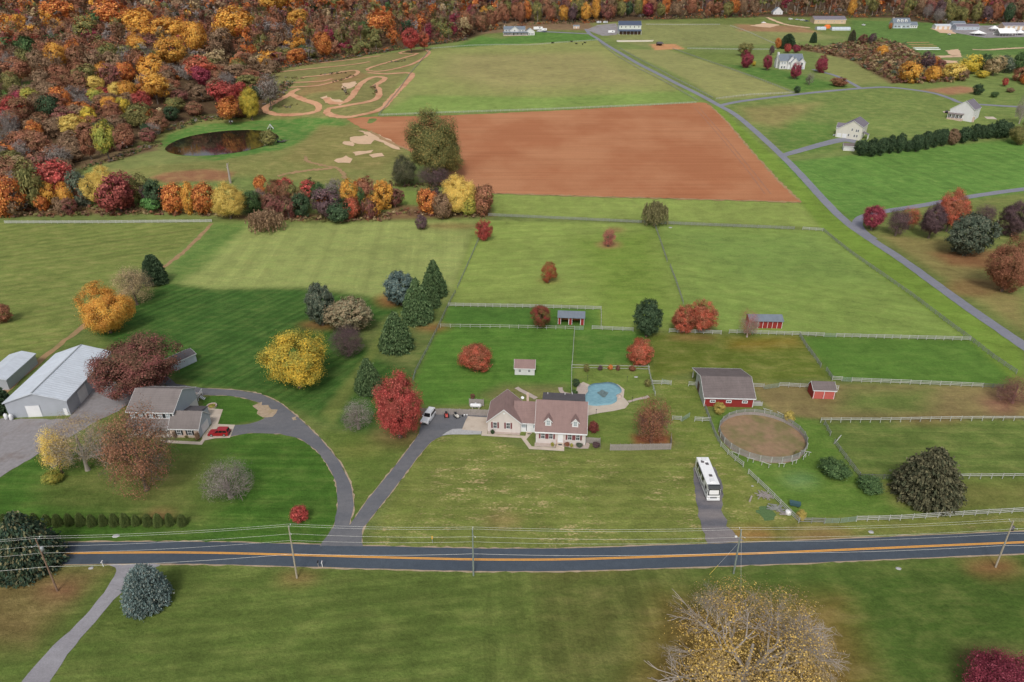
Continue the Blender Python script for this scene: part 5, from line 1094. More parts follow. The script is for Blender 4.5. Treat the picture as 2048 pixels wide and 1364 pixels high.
q0 = g(1238, 793); mb = MB(); mb.lathe([(0, .5), (.45, .45), (.7, .2), (.75, 0)], (q0.x-pcx, q0.y-pcy, .05), 10); mb.build('slide_base', M['flagstone'], pe, True)
for x, y in ((1192,830),(1264,806),(1254,764),(1175,762)):
    p = g(x, y); e = empty('garden_lamp_post', p, 0, 'thin dark lamp stake '+('on the pool deck corner beside the house' if x == 1192 else 'where the stone path meets the pool deck' if x == 1264 else 'in the grass behind the pool' if x == 1254 else 'in the grass near the stone waterfall'), 'lamp'); mb = MB(); mb.tube([(0, 0, 0), (0, 0, 1.5)], 0.03, 6); mb.build('post', M['black'], e); mb = MB(); mb.lathe([(0.03, 1.45), (0.1, 1.5), (0.12, 1.65), (0.0, 1.75)], seg=8); mb.build('lamp_head', M['black'], e)
# ---- white garden shed ---------------------------------------------------------
A, rz, L = at_px((1029.5, 749.5), (1069, 750.5)); s = empty('garden_shed', A, rz, 'small white shed with brown roof on the fenced back lawn', 'shed')
gable_walls(s, 0, L, 0, 3.6, 2.1, 3.7, M['offwhite']); gable_roof(s, 0, L, 0, 3.6, 2.1, 3.7, RF, W_, oh=0.2, t=.1)
for x in (1.35, 3.85): window(s, 'F', 0, x, 0.95, 0.55, 0.7, fr=.06)
# ---- horse barn ------------------------------------------------------------------
A = g(1407.4, 812.5); hb = empty('horse_barn', A, R(-2.5), 'red horse barn with weathered shingle roof beside the round pen', 'barn'); L = 11.9
gable_walls(hb, 0, L, 0, 10.6, (2.75, 3.9), 5.35, M['red'], ry=5.4)
m = MB(); m.slab((-0.35, -0.4, 2.72), (L+.35, -0.4, 2.72), (L+.35, 5.4, 5.58), (-0.35, 5.4, 5.58), 0.16); m.slab((-0.35, 5.4, 5.58), (L+.35, 5.4, 5.58), (L+.35, 14.6, 2.75), (-0.35, 14.6, 2.75), 0.16); m.build('roof', M['roof_barn'], hb)
m = MB(); m.prism([(-.42, 2.74), (5.4, 5.6), (14.65, 2.77), (14.65, 2.52), (5.4, 5.36), (-.42, 2.5)], -.41, -.36, 'x'); m.prism([(-.42, 2.74), (5.4, 5.6), (14.65, 2.77), (14.65, 2.52), (5.4, 5.36), (-.42, 2.5)], L+.36, L+.41, 'x'); m.box(-.35, L+.35, -.47, -.41, 2.46, 2.73); m.box(-.35, L+.35, 14.61, 14.66, 2.5, 2.76); m.build('roof_trim', W_, hb)
m = MB(); m.prism([(0.05, -.3), (10.55, -.3), (10.55, 3.85), (5.4, 5.28), (0.05, 2.7)], -0.03, -0.004, 'x'); m.build('gable_cladding', siding('pale_barn_boards', lin(176, 178, 180), .3, True), hb)
for x in (2.0, 5.9, 9.8): window(hb, 'F', 0, x, 1.35, 1.0, 0.42, muntin=False, fr=.18); part('mullion', W_, hb, (x-.05, x+.05, -.06, -.005, 1.36, 1.76))
m = MB(); fbox(m, 'L', -.03, 6.2, 8.2, 0, 2.6, 0.0, .04); m.build('doorway', M['soffit'], hb)
for y in (14.3,):
    for x in (0.0, 4.0, 8.0, L): part('post', W_, hb, (x-.08, x+.08, y-.08, y+.08, -.3, 2.55))
part('corner_board', W_, hb, (-.04, .12, -.03, -.004, -.2, 2.6)); part('corner_board', W_, hb, (L-.12, L+.02, -.03, -.004, -.2, 2.6))
A = g(1505, 812); t = empty('timber_bin', A, R(-3), 'pale timber muck bin with rails at the end of the red barn', 'bin')
for i in range(4): part('board', M['rail'], t, (0.1, 2.3, -.03, .03, 0.12+i*.28, 0.32+i*.28))
for x in (0.1, 2.3): part('post', M['rail'], t, (x-.06, x+.06, .035, .15, 0, 1.25))
part('floor', M['wood_grey'], t, (0.1, 2.3, .16, 1.8, .02, .5))
# ---- run-in sheds -------------------------------------------------------------------
def run_in(a, b, label, depth, bays, fill, hf=2.5, hb_=3.0):
    A, rz, L = at_px(a, b); s = empty('run_in_shed', A, rz, label, 'shed')
    m = MB(); m.box(0, L, depth-.08, depth, -.2, hb_-.05); m.box(0, .08, 0.1, depth-.08, -.2, hf-.1); m.box(L-.08, L, 0.1, depth-.08, -.2, hf-.1); m.build('wall', M['red'], s)
    m = MB(); m.slab((-.25, -.5, hf), (L+.25, -.5, hf), (L+.25, depth*.62, hf+1.2), (-.25, depth*.62, hf+1.2), .12); m.slab((-.25, depth*.62, hf+1.2), (L+.25, depth*.62, hf+1.2), (L+.25, depth+.2, hf+.3), (-.25, depth+.2, hf+.3), .12); m.build('roof', M['roof_slate'], s)
    m = MB(); m.prism([(.1, hf-.1), (depth*.62, hf+1.0), (depth, hf+.2), (depth, hf-.12)], 0, .08, 'x'); m.prism([(.1, hf-.1), (depth*.62, hf+1.0), (depth, hf+.2), (depth, hf-.12)], L-.08, L, 'x'); m.build('gable', M['red'], s)
    m = MB(); m.box(.1, L-.1, depth-.14, depth-.085, 0, 1.6); m.build('kick_boards', M['tanwood'], s)
    x = 0
    for k, (u0, u1, open_) in enumerate(bays):
        if open_:
            m = MB(); q = .12
            m.box(u0, u0+q, -.03, .06, 0, hf-.45); m.box(u1-q, u1, -.03, .06, 0, hf-.45); m.prism([(u0, hf-.45), (u0+q, hf-.45), (u0+.5, hf-.12), (u1-.5, hf-.12), (u1-q, hf-.45), (u1, hf-.45), (u1, hf-.05), (u0, hf-.05)], -.03, .06, 'y'); m.build('door_frame', W_, s)
        else:
            part('front_board_panel', M['red'], s, (u0, u1, 0, .08, -.2, hf-.08)); part('batten', W_, s, (u0-.06, u0+.06, -.04, -.004, 0, hf-.1))
    part('corner_board', W_, s, (L-.1, L+.02, -.045, -.008, 0, hf-.1)); return s
LM_ = 8.0
run_in((1116, 648.5), (1168, 650.5), 'open fronted red shelter with two arched bays and grey roof', 3.6, [(0, .75, False), (.75, 3.3, True), (3.3, 4.2, False), (4.2, 6.9, True), (6.9, 7.95, False)], True)
run_in((1497, 656), (1563, 657), 'red run-in shed with white battens beside the bare tree', 3.6, [(0, .3, False), (.3, 2.7, True)]+[(2.7+i*1.44, 4.14+i*1.44, False) for i in range(5)], False)
A, rz, L = at_px((1624, 797), (1668, 798.5)); s = empty('tack_shed', A, rz, 'small red shed with two faded double doors by the paddock gate', 'shed')
gable_walls(s, 0, L, 0, 3.6, (2.5, 2.1), 3.7, M['red'], ry=2.3); gable_roof(s, 0, L, 0, 3.6, (2.5, 2.1), 3.7, M['roof_barn'], W_, ry=2.3, oh=.2, t=.1)
for x0, x1 in ((.25, L/2-.08), (L/2+.08, L-.25)):
    d_ = part('door', M['red_door'], s, (x0, x1, -.05, -.004, .05, 2.15)); part('door_frame', W_, d_, (x0-.12, x0, -.07, -.004, 0, 2.2), (x1, x1+.12, -.07, -.004, 0, 2.2)); part('handle', M['black'], d_, (x1-.25, x1-.17, -.09, -.05, .7, .95))
part('door_header', W_, s, (.1, L-.1, -.08, -.004, 2.2, 2.38))
# ---- neighbour house -----------------------------------------------------------------
A = g(343, 874.5); nh = empty('neighbour_house', A, R(-2), 'two storey house with grey roof, pale blue gables and black shutters', 'house'); GR, GS = M['roof_grey'], M['greysiding']
gable_walls(nh, 0, 6.7, 0, 6.0, 2.5, 5.2, M['brick'], ry=3.0, name='garage_wall'); gable_roof(nh, 0, 6.7, 0, 6.0, 2.5, 5.2, GR, W_, oh=.25)
m = MB(); m.prism([(0.0, -.3), (6.0, -.3), (6.0, 2.5), (3.0, 5.15), (0, 2.5)], 6.71, 6.75, 'x'); m.build('gable_cladding', GS, nh)
gable_walls(nh, -10.0, 0.55, 2.0, 13.0, 5.5, 8.3, M['offwhite'], ry=7.5); gable_roof(nh, -10.0, 0.55, 2.0, 13.0, 5.5, 8.3, GR, W_, ry=7.5, oh=.3)
m = MB(); m.prism([(2.05, 3.6), (12.95, 2.6), (12.95, 5.5), (7.5, 8.22), (2.05, 5.5)], .56, .6, 'x'); m.build('gable_cladding', GS, nh)
m = MB(); m.slab((-10.3, -.3, 2.55), (-.35, -.3, 2.55), (-.35, 1.98, 3.7), (-10.3, 1.98, 3.7), .12); m.build('porch_roof', GR, nh)
for x in (-9.9, -6.6, -3.4, -.6): part('porch_post', W_, nh, (x-.07, x+.07, -.2, -.06, 0, 2.5))
part('porch_floor', M['concrete'], nh, (-10, -.05, -.3, 1.95, -.1, .3))
for x in (-9.0, -7.1, -4.7, -2.6, -.75): window(nh, 'F', 2.0, x, 4.0, .85, 1.2, shutters=M['black'], glass=M['glass_pale'])
for x in (-8.5, -1.5): window(nh, 'F', 2.0, x, .9, .85, 1.4, shutters=M['black'])
door(nh, 'F', 2.0, -5, .95, 2.1, W_, z=.3)
for x in (2.05, 4.6): window(nh, 'F', 0, x, .8, .8, 1.3, shutters=M['black'])
m = MB(); m.slab((.6, 6.3, 3.4), (4.95, 6.3, 3.4), (4.95, 9.4, 2.62), (.6, 9.4, 2.62), .12); m.build('rear_roof', M['roof_dark'], nh); part('rear_wall', GS, nh, (.62, 4.9, 6.02, 9.2, -.3, 2.6))
gd = part('garage_door', W_, nh, (6.76, 6.8, 1.6, 4.4, 0, 2.15)); part('door_frame', W_, gd, (6.76, 6.84, 1.45, 1.6, 0, 2.3), (6.76, 6.84, 4.4, 4.55, 0, 2.3), (6.76, 6.84, 1.6, 4.4, 2.15, 2.3))
dk = empty('deck', g(398, 801), 0, 'small white railed deck behind the neighbour house', 'deck'); part('floor', M['wood_grey'], dk, (-2.2, 0, -.2, 2.4, .8, .92)); 
for x, y in ((-2.2, -.2), (0, -.2), (0, 2.4), (-2.2, 2.4)): part('post', W_, dk, (x-.07, x+.07, y-.07, y+.07, 0, 1.95))
for z in (1.2, 1.5, 1.8): part('rail', W_, dk, (-2.12, -.08, -.22, -.16, z, z+.08)); part('rail', W_, dk, (-.03, .03, -.12, 2.32, z, z+.08))
for i in range(4): part('step', W_, dk, (.08+i*.28, .34+i*.28, .3, 1.3, .62-i*.2, .68-i*.2))
sheet('patio', [(394,815),(446,819),(436,848),(424,850),(420,836),(405,836),(395,826)], M['concrete'], .065, 0, .8); sheet('garage_apron', [(404,874),(424,848),(470,850),(460,876),(430,877),(406,882)], M['concrete'], .07, 0, 1)
sheet('house_path', [(316,880),(400,884),(408,874),(414,874),(404,890),(330,886)], M['concrete'], .068, 0, 1)
pl = empty('round_planter', g(424, 813), 0, 'round stone planter bed on the neighbour patio', 'planter'); mb = MB(); mb.lathe([(0.9, 0), (1.25, 0), (1.25, .4), (.95, .4), (.9, .3)], seg=18); mb.build('stone_rim', M['flagstone'], pl); mb = MB(); mb.lathe([(0, .3), (.92, .3)], seg=18); mb.build('soil', M['soil'], pl)
# dark roofed shed
A = g(352, 742); s = empty('storage_shed', A, R(58), 'grey shed with black roof behind the maroon maple', 'shed'); gable_walls(s, 0, 6.5, 0, 4.2, 2.3, 3.3, GS); gable_roof(s, 0, 6.5, 0, 4.2, 2.3, 3.3, M['roof_dark'], W_, oh=.15); door(s, 'L', 0, 2.1, 1.5, 1.9, W_)
# ---- metal pole barn --------------------------------------------------------------------
def metal(name, col, var=.1):
    t = NT(name); t.b.inputs['Roughness'].default_value = .45; t.b.inputs['Metallic'].default_value = .15
    n = t.noise(.35, t.pos(1, 1, 1), 4, .6); st = t.noise(2.2, t.pos(.25, .9, .3, R(50)), 3, .6)
    f = t.remap(t.math('ADD', t.math('MULTIPLY', n, .5), t.math('MULTIPLY', st, .5)), .35, .65, 1-var, 1+var); rgb = t.N('ShaderNodeRGB'); rgb.outputs[0].default_value = col
    t.L(t.scale(rgb.outputs[0], f), t.b.inputs['Base Color']); return t.mat
M['metal_roof'] = metal('pale_metal_roof', lin(204, 212, 222)); M['metal_wall'] = metal('grey_metal_wall', lin(170, 176, 186), .06)
A = g(20, 836); B = g(134, 837); ez, rzh = 4.3, 6.6; pk = g(57.4, 789, rzh); pb = g(156.4, 693, rzh); D_ = (pb-pk).length; yaw = math.atan2((pb-pk).y, (pb-pk).x)-R(90)
wb = (B-A).length*math.cos(yaw); mb_ = empty('metal_barn', A, yaw, 'long pale metal barn with ribbed roof and white roll-up door', 'barn'); wbn = 14.0
gable_walls(mb_, 0, wbn, 0, D_, ez, rzh, M['metal_wall'], ridge='y'); gable_roof(mb_, 0, wbn, 0, D_, ez, rzh, M['metal_roof'], M['metal_roof'], ridge='y', oh=.3, t=.1)
m = MB(); s0 = (rzh-ez)/(wbn/2)
for i in range(int(D_/.9)):
    y = .2+i*.9; m.slab((-.28, y, ez-.28*s0+.17), (wbn/2, y, rzh+.17), (wbn/2, y+.07, rzh+.17), (-.28, y+.07, ez-.28*s0+.17), .04); m.slab((wbn/2, y, rzh+.17), (wbn+.28, y, ez-.28*s0+.17), (wbn+.28, y+.07, ez-.28*s0+.17), (wbn/2, y+.07, rzh+.17), .04)
tag(m.build('roof_ribs', M['metal_roof'], mb_), kind='stuff')
m = MB(); m.box(wbn/2-.18, wbn/2+.18, -.25, D_+.25, rzh+.14, rzh+.22); m.build('ridge_cap', M['steel'], mb_)
gd = part('garage_door', W_, mb_, (4.3, 7.5, -.05, -.004, 0, 3.2)); part('door_frame', M['metal_wall'], gd, (4.15, 4.3, -.09, -.004, 0, 3.35), (7.5, 7.65, -.09, -.004, 0, 3.35), (4.3, 7.5, -.09, -.004, 3.2, 3.35))
part('side_door', W_, mb_, (12.7, 13.5, -.05, -.004, 0, 2.0))
for y in (5, 12, 19):
    gd = part('garage_door', W_, mb_, (wbn+.004, wbn+.05, y, y+4.2, 0, 3.4)); part('door_frame', M['metal_wall'], gd, (wbn+.004, wbn+.08, y-.2, y, 0, 3.6), (wbn+.004, wbn+.08, y+4.2, y+4.4, 0, 3.6))
A = g(-60, 800); s = empty('metal_shed', A, yaw, 'small pale metal shed west of the metal barn', 'shed'); p2 = g(12, 775)
s.location = g(-34, 782); gable_walls(s, 0, 6.5, 0, 14, 3.0, 3.9, M['metal_wall'], ridge='y'); gable_roof(s, 0, 6.5, 0, 14, 3.0, 3.9, M['metal_roof'], M['metal_roof'], ridge='y', oh=.2, t=.1)
# propane tanks by the barn and behind the drive
def gas_tank(p, rz, L, r, label, stand=.3, group=None, upright=False):
    t = empty('gas_tank', p, rz, label, 'tank', group); mb = MB()
    if upright: mb.lathe([(0, stand), (r*.7, stand+.03), (r, stand+.2), (r, stand+L-.25), (r*.7, stand+L-.04), (0, stand+L)], seg=16); mb.build('tank_body', W_, t, True); mb = MB(); mb.lathe([(.12, stand+L-.02), (.14, stand+L+.14), (0, stand+L+.16)], seg=10); mb.build('valve_cap', W_, t); mb = MB(); mb.lathe([(r*.8, 0), (r*.8, stand+.06), (r*.72, stand+.06), (r*.72, 0)], seg=14); mb.build('foot_ring', M['steel'], t)
    else:
        prof = [(0, -L/2), (r*.6, -L/2+.07), (r*.92, -L/2+.25), (r, -L/2+.5), (r, L/2-.5), (r*.92, L/2-.25), (r*.6, L/2-.07), (0, L/2)]
        mb.lathe(prof, seg=18); o = mb.build('tank_body', W_, t, True); o.rotation_euler = (0, R(90), 0); o.location = (0, 0, r+stand); mb = MB(); mb.lathe([(.18, 0), (.2, .2), (.1, .28), (0, .28)], seg=12); o = mb.build('dome_cover', W_, t, True); o.location = (0, 0, 2*r+stand-.03)
        for x in (-L*.28, L*.28): part('saddle', M['concrete'], t, (x-.12, x+.12, -r*.7, r*.7, 0, stand+.15))
for x, y in ((14, 839), (24, 840)): gas_tank(g(x, y), 0, 1.5, .42, 'white upright gas tank at the corner of the metal barn', .1, 'gas tanks by the metal barn', True)
gas_tank(g(951.5, 816), R(-5), 2.9, .5, 'white propane tank in front of the lattice screen', .25)
ls = empty('lattice_screen', g(937.5, 815.5), R(-5), 'grey board screen behind the white propane tank', 'screen')
for i in range(13): part('board', M['wood_grey'], ls, (i*.28, i*.28+.26, .95, .99, .1, 2.0))
for x in (0, 1.8, 3.6): part('post', M['wood_grey'], ls, (x-.06, x+.06, 1.0, 1.12, 0, 2.1))

# ---- far houses and farm buildings ---------------------------------------------------------
# farmhouse with porch
A, rz, L = at_px((1003, 72), (1057, 69)); A = g(1003, 71.5); f = empty('farmhouse', A, R(3), 'pale farmhouse with full porch and garage wing below the far wood', 'house'); RS = M['roof_slate']; OW = M['offwhite']
gable_walls(f, 3, 26, 2, 11, 6.0, 9.2, OW); gable_roof(f, 3, 26, 2, 11, 6.0, 9.2, RS, W_, oh=.4)
m = MB(); m.prism([(10.5, 4), (18.5, 4), (18.5, 6.2), (14.5, 9.0), (10.5, 6.2)], 1.3, 6, 'y'); m.build('gable_wall', OW, f); gable_roof(f, 10.5, 18.5, 1.3, 6.4, 6.2, 9.0, RS, W_, ridge='y', oh=.35)
m = MB(); m.slab((1.5, -1.2, 3.1), (29.5, -1.2, 3.1), (29.5, 2, 4.2), (1.5, 2, 4.2), .15); m.build('porch_roof', RS, f); part('porch_floor', M['brick'], f, (2, 29.2, -1, 1.95, -1.5, .5))
for i in range(9): part('porch_post', W_, f, (2+i*3.38, 2.2+i*3.38, -.95, -.75, .5, 3.1))
for x in (5.5, 8.5, 14.5, 20.5, 23.5): window(f, 'F', 2 if abs(x-14.5) > 4 else 1.3, x, 4.4, 1.0, 1.3)
for x in (5.5, 9, 18, 22): window(f, 'F', 2, x, 1.1, 1.1, 1.5)
door(f, 'F', 2, 13.5, 1.1, 2.2, M['black'], z=.5); part('chimney', M['brick'], f, (3.2, 4.3, 6, 7, 7.5, 10.4))
gable_walls(f, 26.5, 36.5, 1, 12, 4, 7.4, OW, ridge='y'); gable_roof(f, 26.5, 36.5, 1, 12, 4, 7.4, RS, W_, ridge='y', oh=.35)
for x in (28.5, 30.5, 32.5, 34.5): window(f, 'F', 1, x, .9, 1.0, 1.5)
# bank barn
A = g(1238, 69.5); b_ = empty('bank_barn', A, R(0), 'white and grey barn with navy roof and dark lean-to below the far wood', 'barn'); L = 24.2
gable_walls(b_, 0, L, 2.5, 13.5, 9.4, 13.4, siding('pale_green_siding', lin(205, 212, 204), .3), ry=8); gable_roof(b_, 0, L, 2.5, 13.5, 9.4, 13.4, M['roof_navy'], W_, ry=8, oh=.4)
m = MB(); m.prism([(2.55, 3), (13.45, 3), (13.45, 9.4), (8, 13.3), (2.55, 9.4)], -.05, -.005, 'x'); m.build('gable_cladding', M['greysiding'], b_)
m = MB(); m.slab((-.3, -1.2, 3.6), (L+.3, -1.2, 3.6), (L+.3, 2.48, 5.4), (-.3, 2.48, 5.4), .15); m.build('lean_to_roof', M['roof_navy'], b_)
for x in range(7): part('post', W_, b_, (x*4.03-.1, x*4.03+.1, -1, -.8, -.8, 3.6))
part('lower_wall', M['soffit'], b_, (.3, L-.3, 2.2, 2.48, -1, 4.8))
for x in (2.6, 7.3, 12.1, 16.8, 21.6): window(b_, 'F', 2.5, x, 6.9, .8, 1.7, glass=M['glass'], muntin=False)
# concrete retaining wall, run-in, sheds
A, rz, L = at_px((1233, 84), (1308, 83)); w_ = empty('retaining_wall', A, rz, 'long pale concrete retaining wall below the bank barn', 'wall')
m = MB(); m.prism([(4, -.8), (L-3, -.8), (L, 1.6), (0, 1.6), (0, .6)], 0, .4, 'y'); m.build('wall', pm('pale_cast_concrete', lin(212, 206, 194), .9, .1), w_); part('coping', M['concrete'], w_, (0, L, -.1, .5, 1.61, 1.8))
A = g(1314, 92); s = empty('field_shelter', A, 0, 'small dark roofed livestock shelter on bare earth', 'shelter')
for x in (0, 3, 6): part('post', M['soffit'], s, (x-.12, x+.12, 0, .24, -.3, 2.3)); 
part('rear_wall', M['soffit'], s, (0, 6, 4.8, 5, -.5, 2.6)); m = MB(); m.slab((-.8, -.8, 2.3), (6.8, -.8, 2.3), (5, 2.5, 3.9), (1, 2.5, 3.9), .12); m.slab((1, 2.5, 3.9), (5, 2.5, 3.9), (6.8, 5.6, 2.3), (-.8, 5.6, 2.3), .12); m.build('roof', M['roof_dark'], s)
def box_shed(px, py, L, D, H, H2, wall, roof, label, rz=0, name='shed', cat='shed', doors=0, wins=0, roofx='x'):
    s = empty(name, g(px, py), R(rz), label, cat); gable_walls(s, 0, L, 0, D, H, H2, wall, ridge=roofx); gable_roof(s, 0, L, 0, D, H, H2, roof, W_, ridge=roofx, oh=.3, t=.12)
    for i in range(doors): door(s, 'F', 0, L*(i+.5)/doors, min(2.6, L/doors*.7), H*.8, M['tansiding'] if wall is OW else W_, panels=False)
    for i in range(wins): window(s, 'F', 0, L*(i+.5)/wins, H*.35, .9, 1.0)
    return s
box_shed(1147, 57, 6.6, 4, 2.6, 3.6, OW, M['roof_slate'], 'small white shed at the wood edge near the lane head', doors=2)
lc = box_shed(1628, 47.5, 37, 14, 4.6, 8.0, M['tansiding'], M['roof_mauve'], 'long tan barn with mauve grey roof below the wood', -1, 'long_barn', 'barn', wins=4)
box_shed(1546, 29, 12, 8, 3.2, 8.5, OW, RS, 'white cottage half hidden at the wood edge', 0, 'cottage', 'house', wins=2, roofx='y')
# house with dormers at the far right
A = g(1786, 56.5); f = empty('dormer_house', A, 0, 'pale house with three dormers and a side wing below the purple trees', 'house')
gable_walls(f, 0, 19, 0, 11, 5.0, 10.5, M['greysiding']); gable_roof(f, 0, 19, 0, 11, 5.0, 10.5, RS, W_, oh=.4); gable_walls(f, 19, 28, 1, 9, 3.2, 6.5, OW); gable_roof(f, 19, 28, 1, 9, 3.2, 6.5, RS, W_, oh=.4)
for x in (5, 9.5, 14):
    m = MB(); m.prism([(x-1.4, 6), (x+1.4, 6), (x+1.4, 8.2), (x, 9.4), (x-1.4, 8.2)], 1.2, 4.4, 'y'); d_ = m.build('dormer', OW, f); window(d_, 'F', 1.2, x, 6.7, 1, 1.3)
for x in (2.5, 6.5, 12, 16.5): window(f, 'F', 0, x, 1.2, 1.1, 1.5, shutters=M['black'])
for x in (21, 23.5, 26): window(f, 'F', 1, x, 1.0, 1.0, 1.3)
door(f, 'F', 0, 9.5, 1.1, 2.2, W_)
part('chimney', M['brick'], f, (.4, 1.4, 5, 6, 9, 11.5))
# hoop house, white barns, tents
def hoop(px0, px1, py, D, H, label, mat, name='hoop_house'):
    A, rz, L = at_px((px0, py), (px1, py)); s = empty(name, A, rz, label, 'greenhouse'); m = MB(); n = 12
    prof = [(D/2-D/2*math.cos(math.pi*i/n), H*math.sin(math.pi*i/n)**.7 if 0 < i < n else -.4) for i in range(n+1)]
    m.prism(prof, 0, L, 'x'); m.build('cover', mat, s)
    for k in range(int(L/4)+1):
        q = MB(); q.tube([(min(L, k*4), y, z+.06) for y, z in prof], .09, 4); q.build('hoop', M['steel'], s)
    return s
M['poly'] = pm('pale_plastic_sheet', lin(186, 196, 206), .35, .08); M['tarp'] = pm('orange_tarp', lin(230, 110, 40), .6, .1); M['canvas'] = pm('white_canvas', (.8, .8, .8, 1), .7, .04)
hoop(1634, 1652, 60, 7, 3.4, 'short pale hoop greenhouse beside the orange tarp', M['poly']); hoop(1664, 1701, 61, 7, 3.6, 'long pale hoop greenhouse right of the orange tarp', M['poly'])
A = g(1649, 57); s = empty('tarp_pile', A, 0, 'bright orange tarp over a mound between the greenhouses', 'tarp'); m = MB(); rg = random.Random(3); n = 14
m.v = [(4.2+4.2*k*math.cos(6.283*i/n)*(1+.1*rg.random()), 3+3*k*math.sin(6.283*i/n), z*(1+.15*rg.random())) for k, z in ((1, .0), (.85, 2.2), (.45, 3.6)) for i in range(n)]+[(4.2, 3, 4)]
m.f = [(r*n+i, r*n+(i+1) % n, (r+1)*n+(i+1) % n, (r+1)*n+i) for r in range(2) for i in range(n)]+[(2*n+i, 2*n+(i+1) % n, 3*n) for i in range(n)]; m.m = [0]*len(m.f); m.build('tarp_sheet', M['tarp'], s); part('weight', M['tyre'], s, (1.2, 1.9, -.4, .2, 0, .3), (6, 6.7, -.4, .2, 0, .3))
box_shed(1870, 59, 17, 8, 4, 5.5, OW, M['metal_roof'], 'white metal roofed barn right of the dormer house', -2, 'white_barn', 'barn', doors=3)
box_shed(1905, 55, 14, 8, 4.2, 6.5, M['greysiding'], M['roof_slate'], 'grey stable block behind the white barn', 0, 'stable', 'barn', wins=3)
box_shed(1912, 60, 26, 9, 3.5, 6.0, M['greysiding'], M['roof_mauve'], 'mauve roofed shed row behind the tents', 0, 'stable', 'barn', wins=5)
box_shed(2006, 60, 34, 10, 4.5, 7.5, M['tansiding'], M['roof_mauve'], 'tan barn with open bays at the right end of the far farm', 0, 'long_barn', 'barn', doors=6)
tn = empty('marquee', g(1998, 73), R(6), 'large white marquee tent on the far farm', 'tent'); gable_roof(tn, 0, 19, 0, 10, 3.6, 7.8, M['canvas'], M['canvas'], oh=.4, t=.08)
for i in range(6):
    for y in (.1, 9.9): part('pole', W_, tn, (i*3.75, i*3.75+.2, y-.1, y+.1, -.6, 3.5))
part('side_wall', M['canvas'], tn, (0, 19, 9.6, 9.66, -.6, 3.4))
for px, py, s_, lb in ((1948, 72, 13, 'grey white pyramid tent left of the marquee'), (2034, 71, 9, 'small white pyramid tent right of the marquee'), (1983, 62, 8, 'white tent behind the marquee')):
    t = empty('pyramid_tent', g(px, py), 0, lb, 'tent'); m = MB(); m.add([(0, 0, 2.6), (s_, 0, 2.6), (s_, s_*.8, 2.6), (0, s_*.8, 2.6), (s_/2, s_*.4, 5.6), (0, 0, 2.4), (s_, 0, 2.4), (s_, s_*.8, 2.4), (0, s_*.8, 2.4)], [(0, 1, 4), (1, 2, 4), (2, 3, 4), (3, 0, 4), (0, 5, 6, 1), (1, 6, 7, 2), (2, 7, 8, 3), (3, 8, 5, 0)]); m.build('canopy', M['canvas'], t)
    for x, y in ((.1, .1), (s_-.1, .1), (s_-.1, s_*.8-.1), (.1, s_*.8-.1)): part('pole', W_, t, (x-.08, x+.08, y-.08, y+.08, -.6, 2.5))
for i, (x0, x1, y) in enumerate([(1813, 1858, 85.5), (1817, 1866, 89.5), (1822, 1873, 93), (1826, 1877, 96.5), (1830, 1880, 99.5)]):
    A, rz, L = at_px((x0, y), (x1, y-.6)); t = empty('crop_row_cover', A, rz, ('straw coloured' if i < 3 else 'white')+' crop row cover on the far market garden', 'row cover', 'crop row covers'); m = MB(); m.prism([(-.9, 0), (-.5, .55), (.5, .55), (.9, 0)], 0, L, 'x'); m.build('cover_sheet', M['canvas'] if i >= 3 else M['drystrip'], t)
# large white house with chimney
A = g(1558, 138); f = empty('white_house', A, R(2), 'large white house with blue grey roof, chimney and twin front gables', 'house')
gable_walls(f, 0, 19.6, 0, 12, 6.3, 11.2, OW, zb=-2); gable_roof(f, 0, 19.6, 0, 12, 6.3, 11.2, RS, W_, oh=.4)
gable_walls(f, 6.2, 12.2, -1.5, 5, 6.3, 10.0, OW, ridge='y', name='gable_wall', zb=-2); gable_roof(f, 6.2, 12.2, -1.5, 5, 6.3, 10.0, RS, W_, ridge='y', oh=.35)
gable_walls(f, 8.4, 13.9, -3.2, 3, 5.6, 8.8, OW, ridge='y', name='gable_wall', zb=-2); gable_roof(f, 8.4, 13.9, -3.2, 3, 5.6, 8.8, RS, W_, ridge='y', oh=.35)
gable_walls(f, 14.6, 20.6, -2.2, 8, 5.2, 8.2, OW, ridge='y', name='gable_wall', zb=-2); gable_roof(f, 14.6, 20.6, -2.2, 8, 5.2, 8.2, RS, W_, ridge='y', oh=.35)
for x in (2, 4.2): window(f, 'F', 0, x, 3.9, 1.3, 1.4, glass=M['glass_pale']); window(f, 'F', 0, x, .6, 1.2, 1.6)
window(f, 'F', -1.5, 7.2, 3.6, .9, 1.8); window(f, 'F', -3.2, 11.15, 3.4, 2.4, 1.5, glass=M['glass_pale']); window(f, 'F', -2.2, 17.6, 3.0, 1.6, 2.0); window(f, 'F', -3.2, 11.15, .3, 2.4, 1.8)
window(f, 'L', 0, 3, 3.8, 1, 1.4); window(f, 'L', 0, 8.5, 3.8, 1, 1.4); door(f, 'F', -1.5, 7.2, 1.1, 2.2, W_); part('chimney', OW, f, (-.9, .5, 5, 7, -2, 12.6))
for x in (15.4, 18.6): part('garage_door', M['greysiding'], f, (x-1.1, x+1.1, -2.26, -2.205, -.5, 1.8))
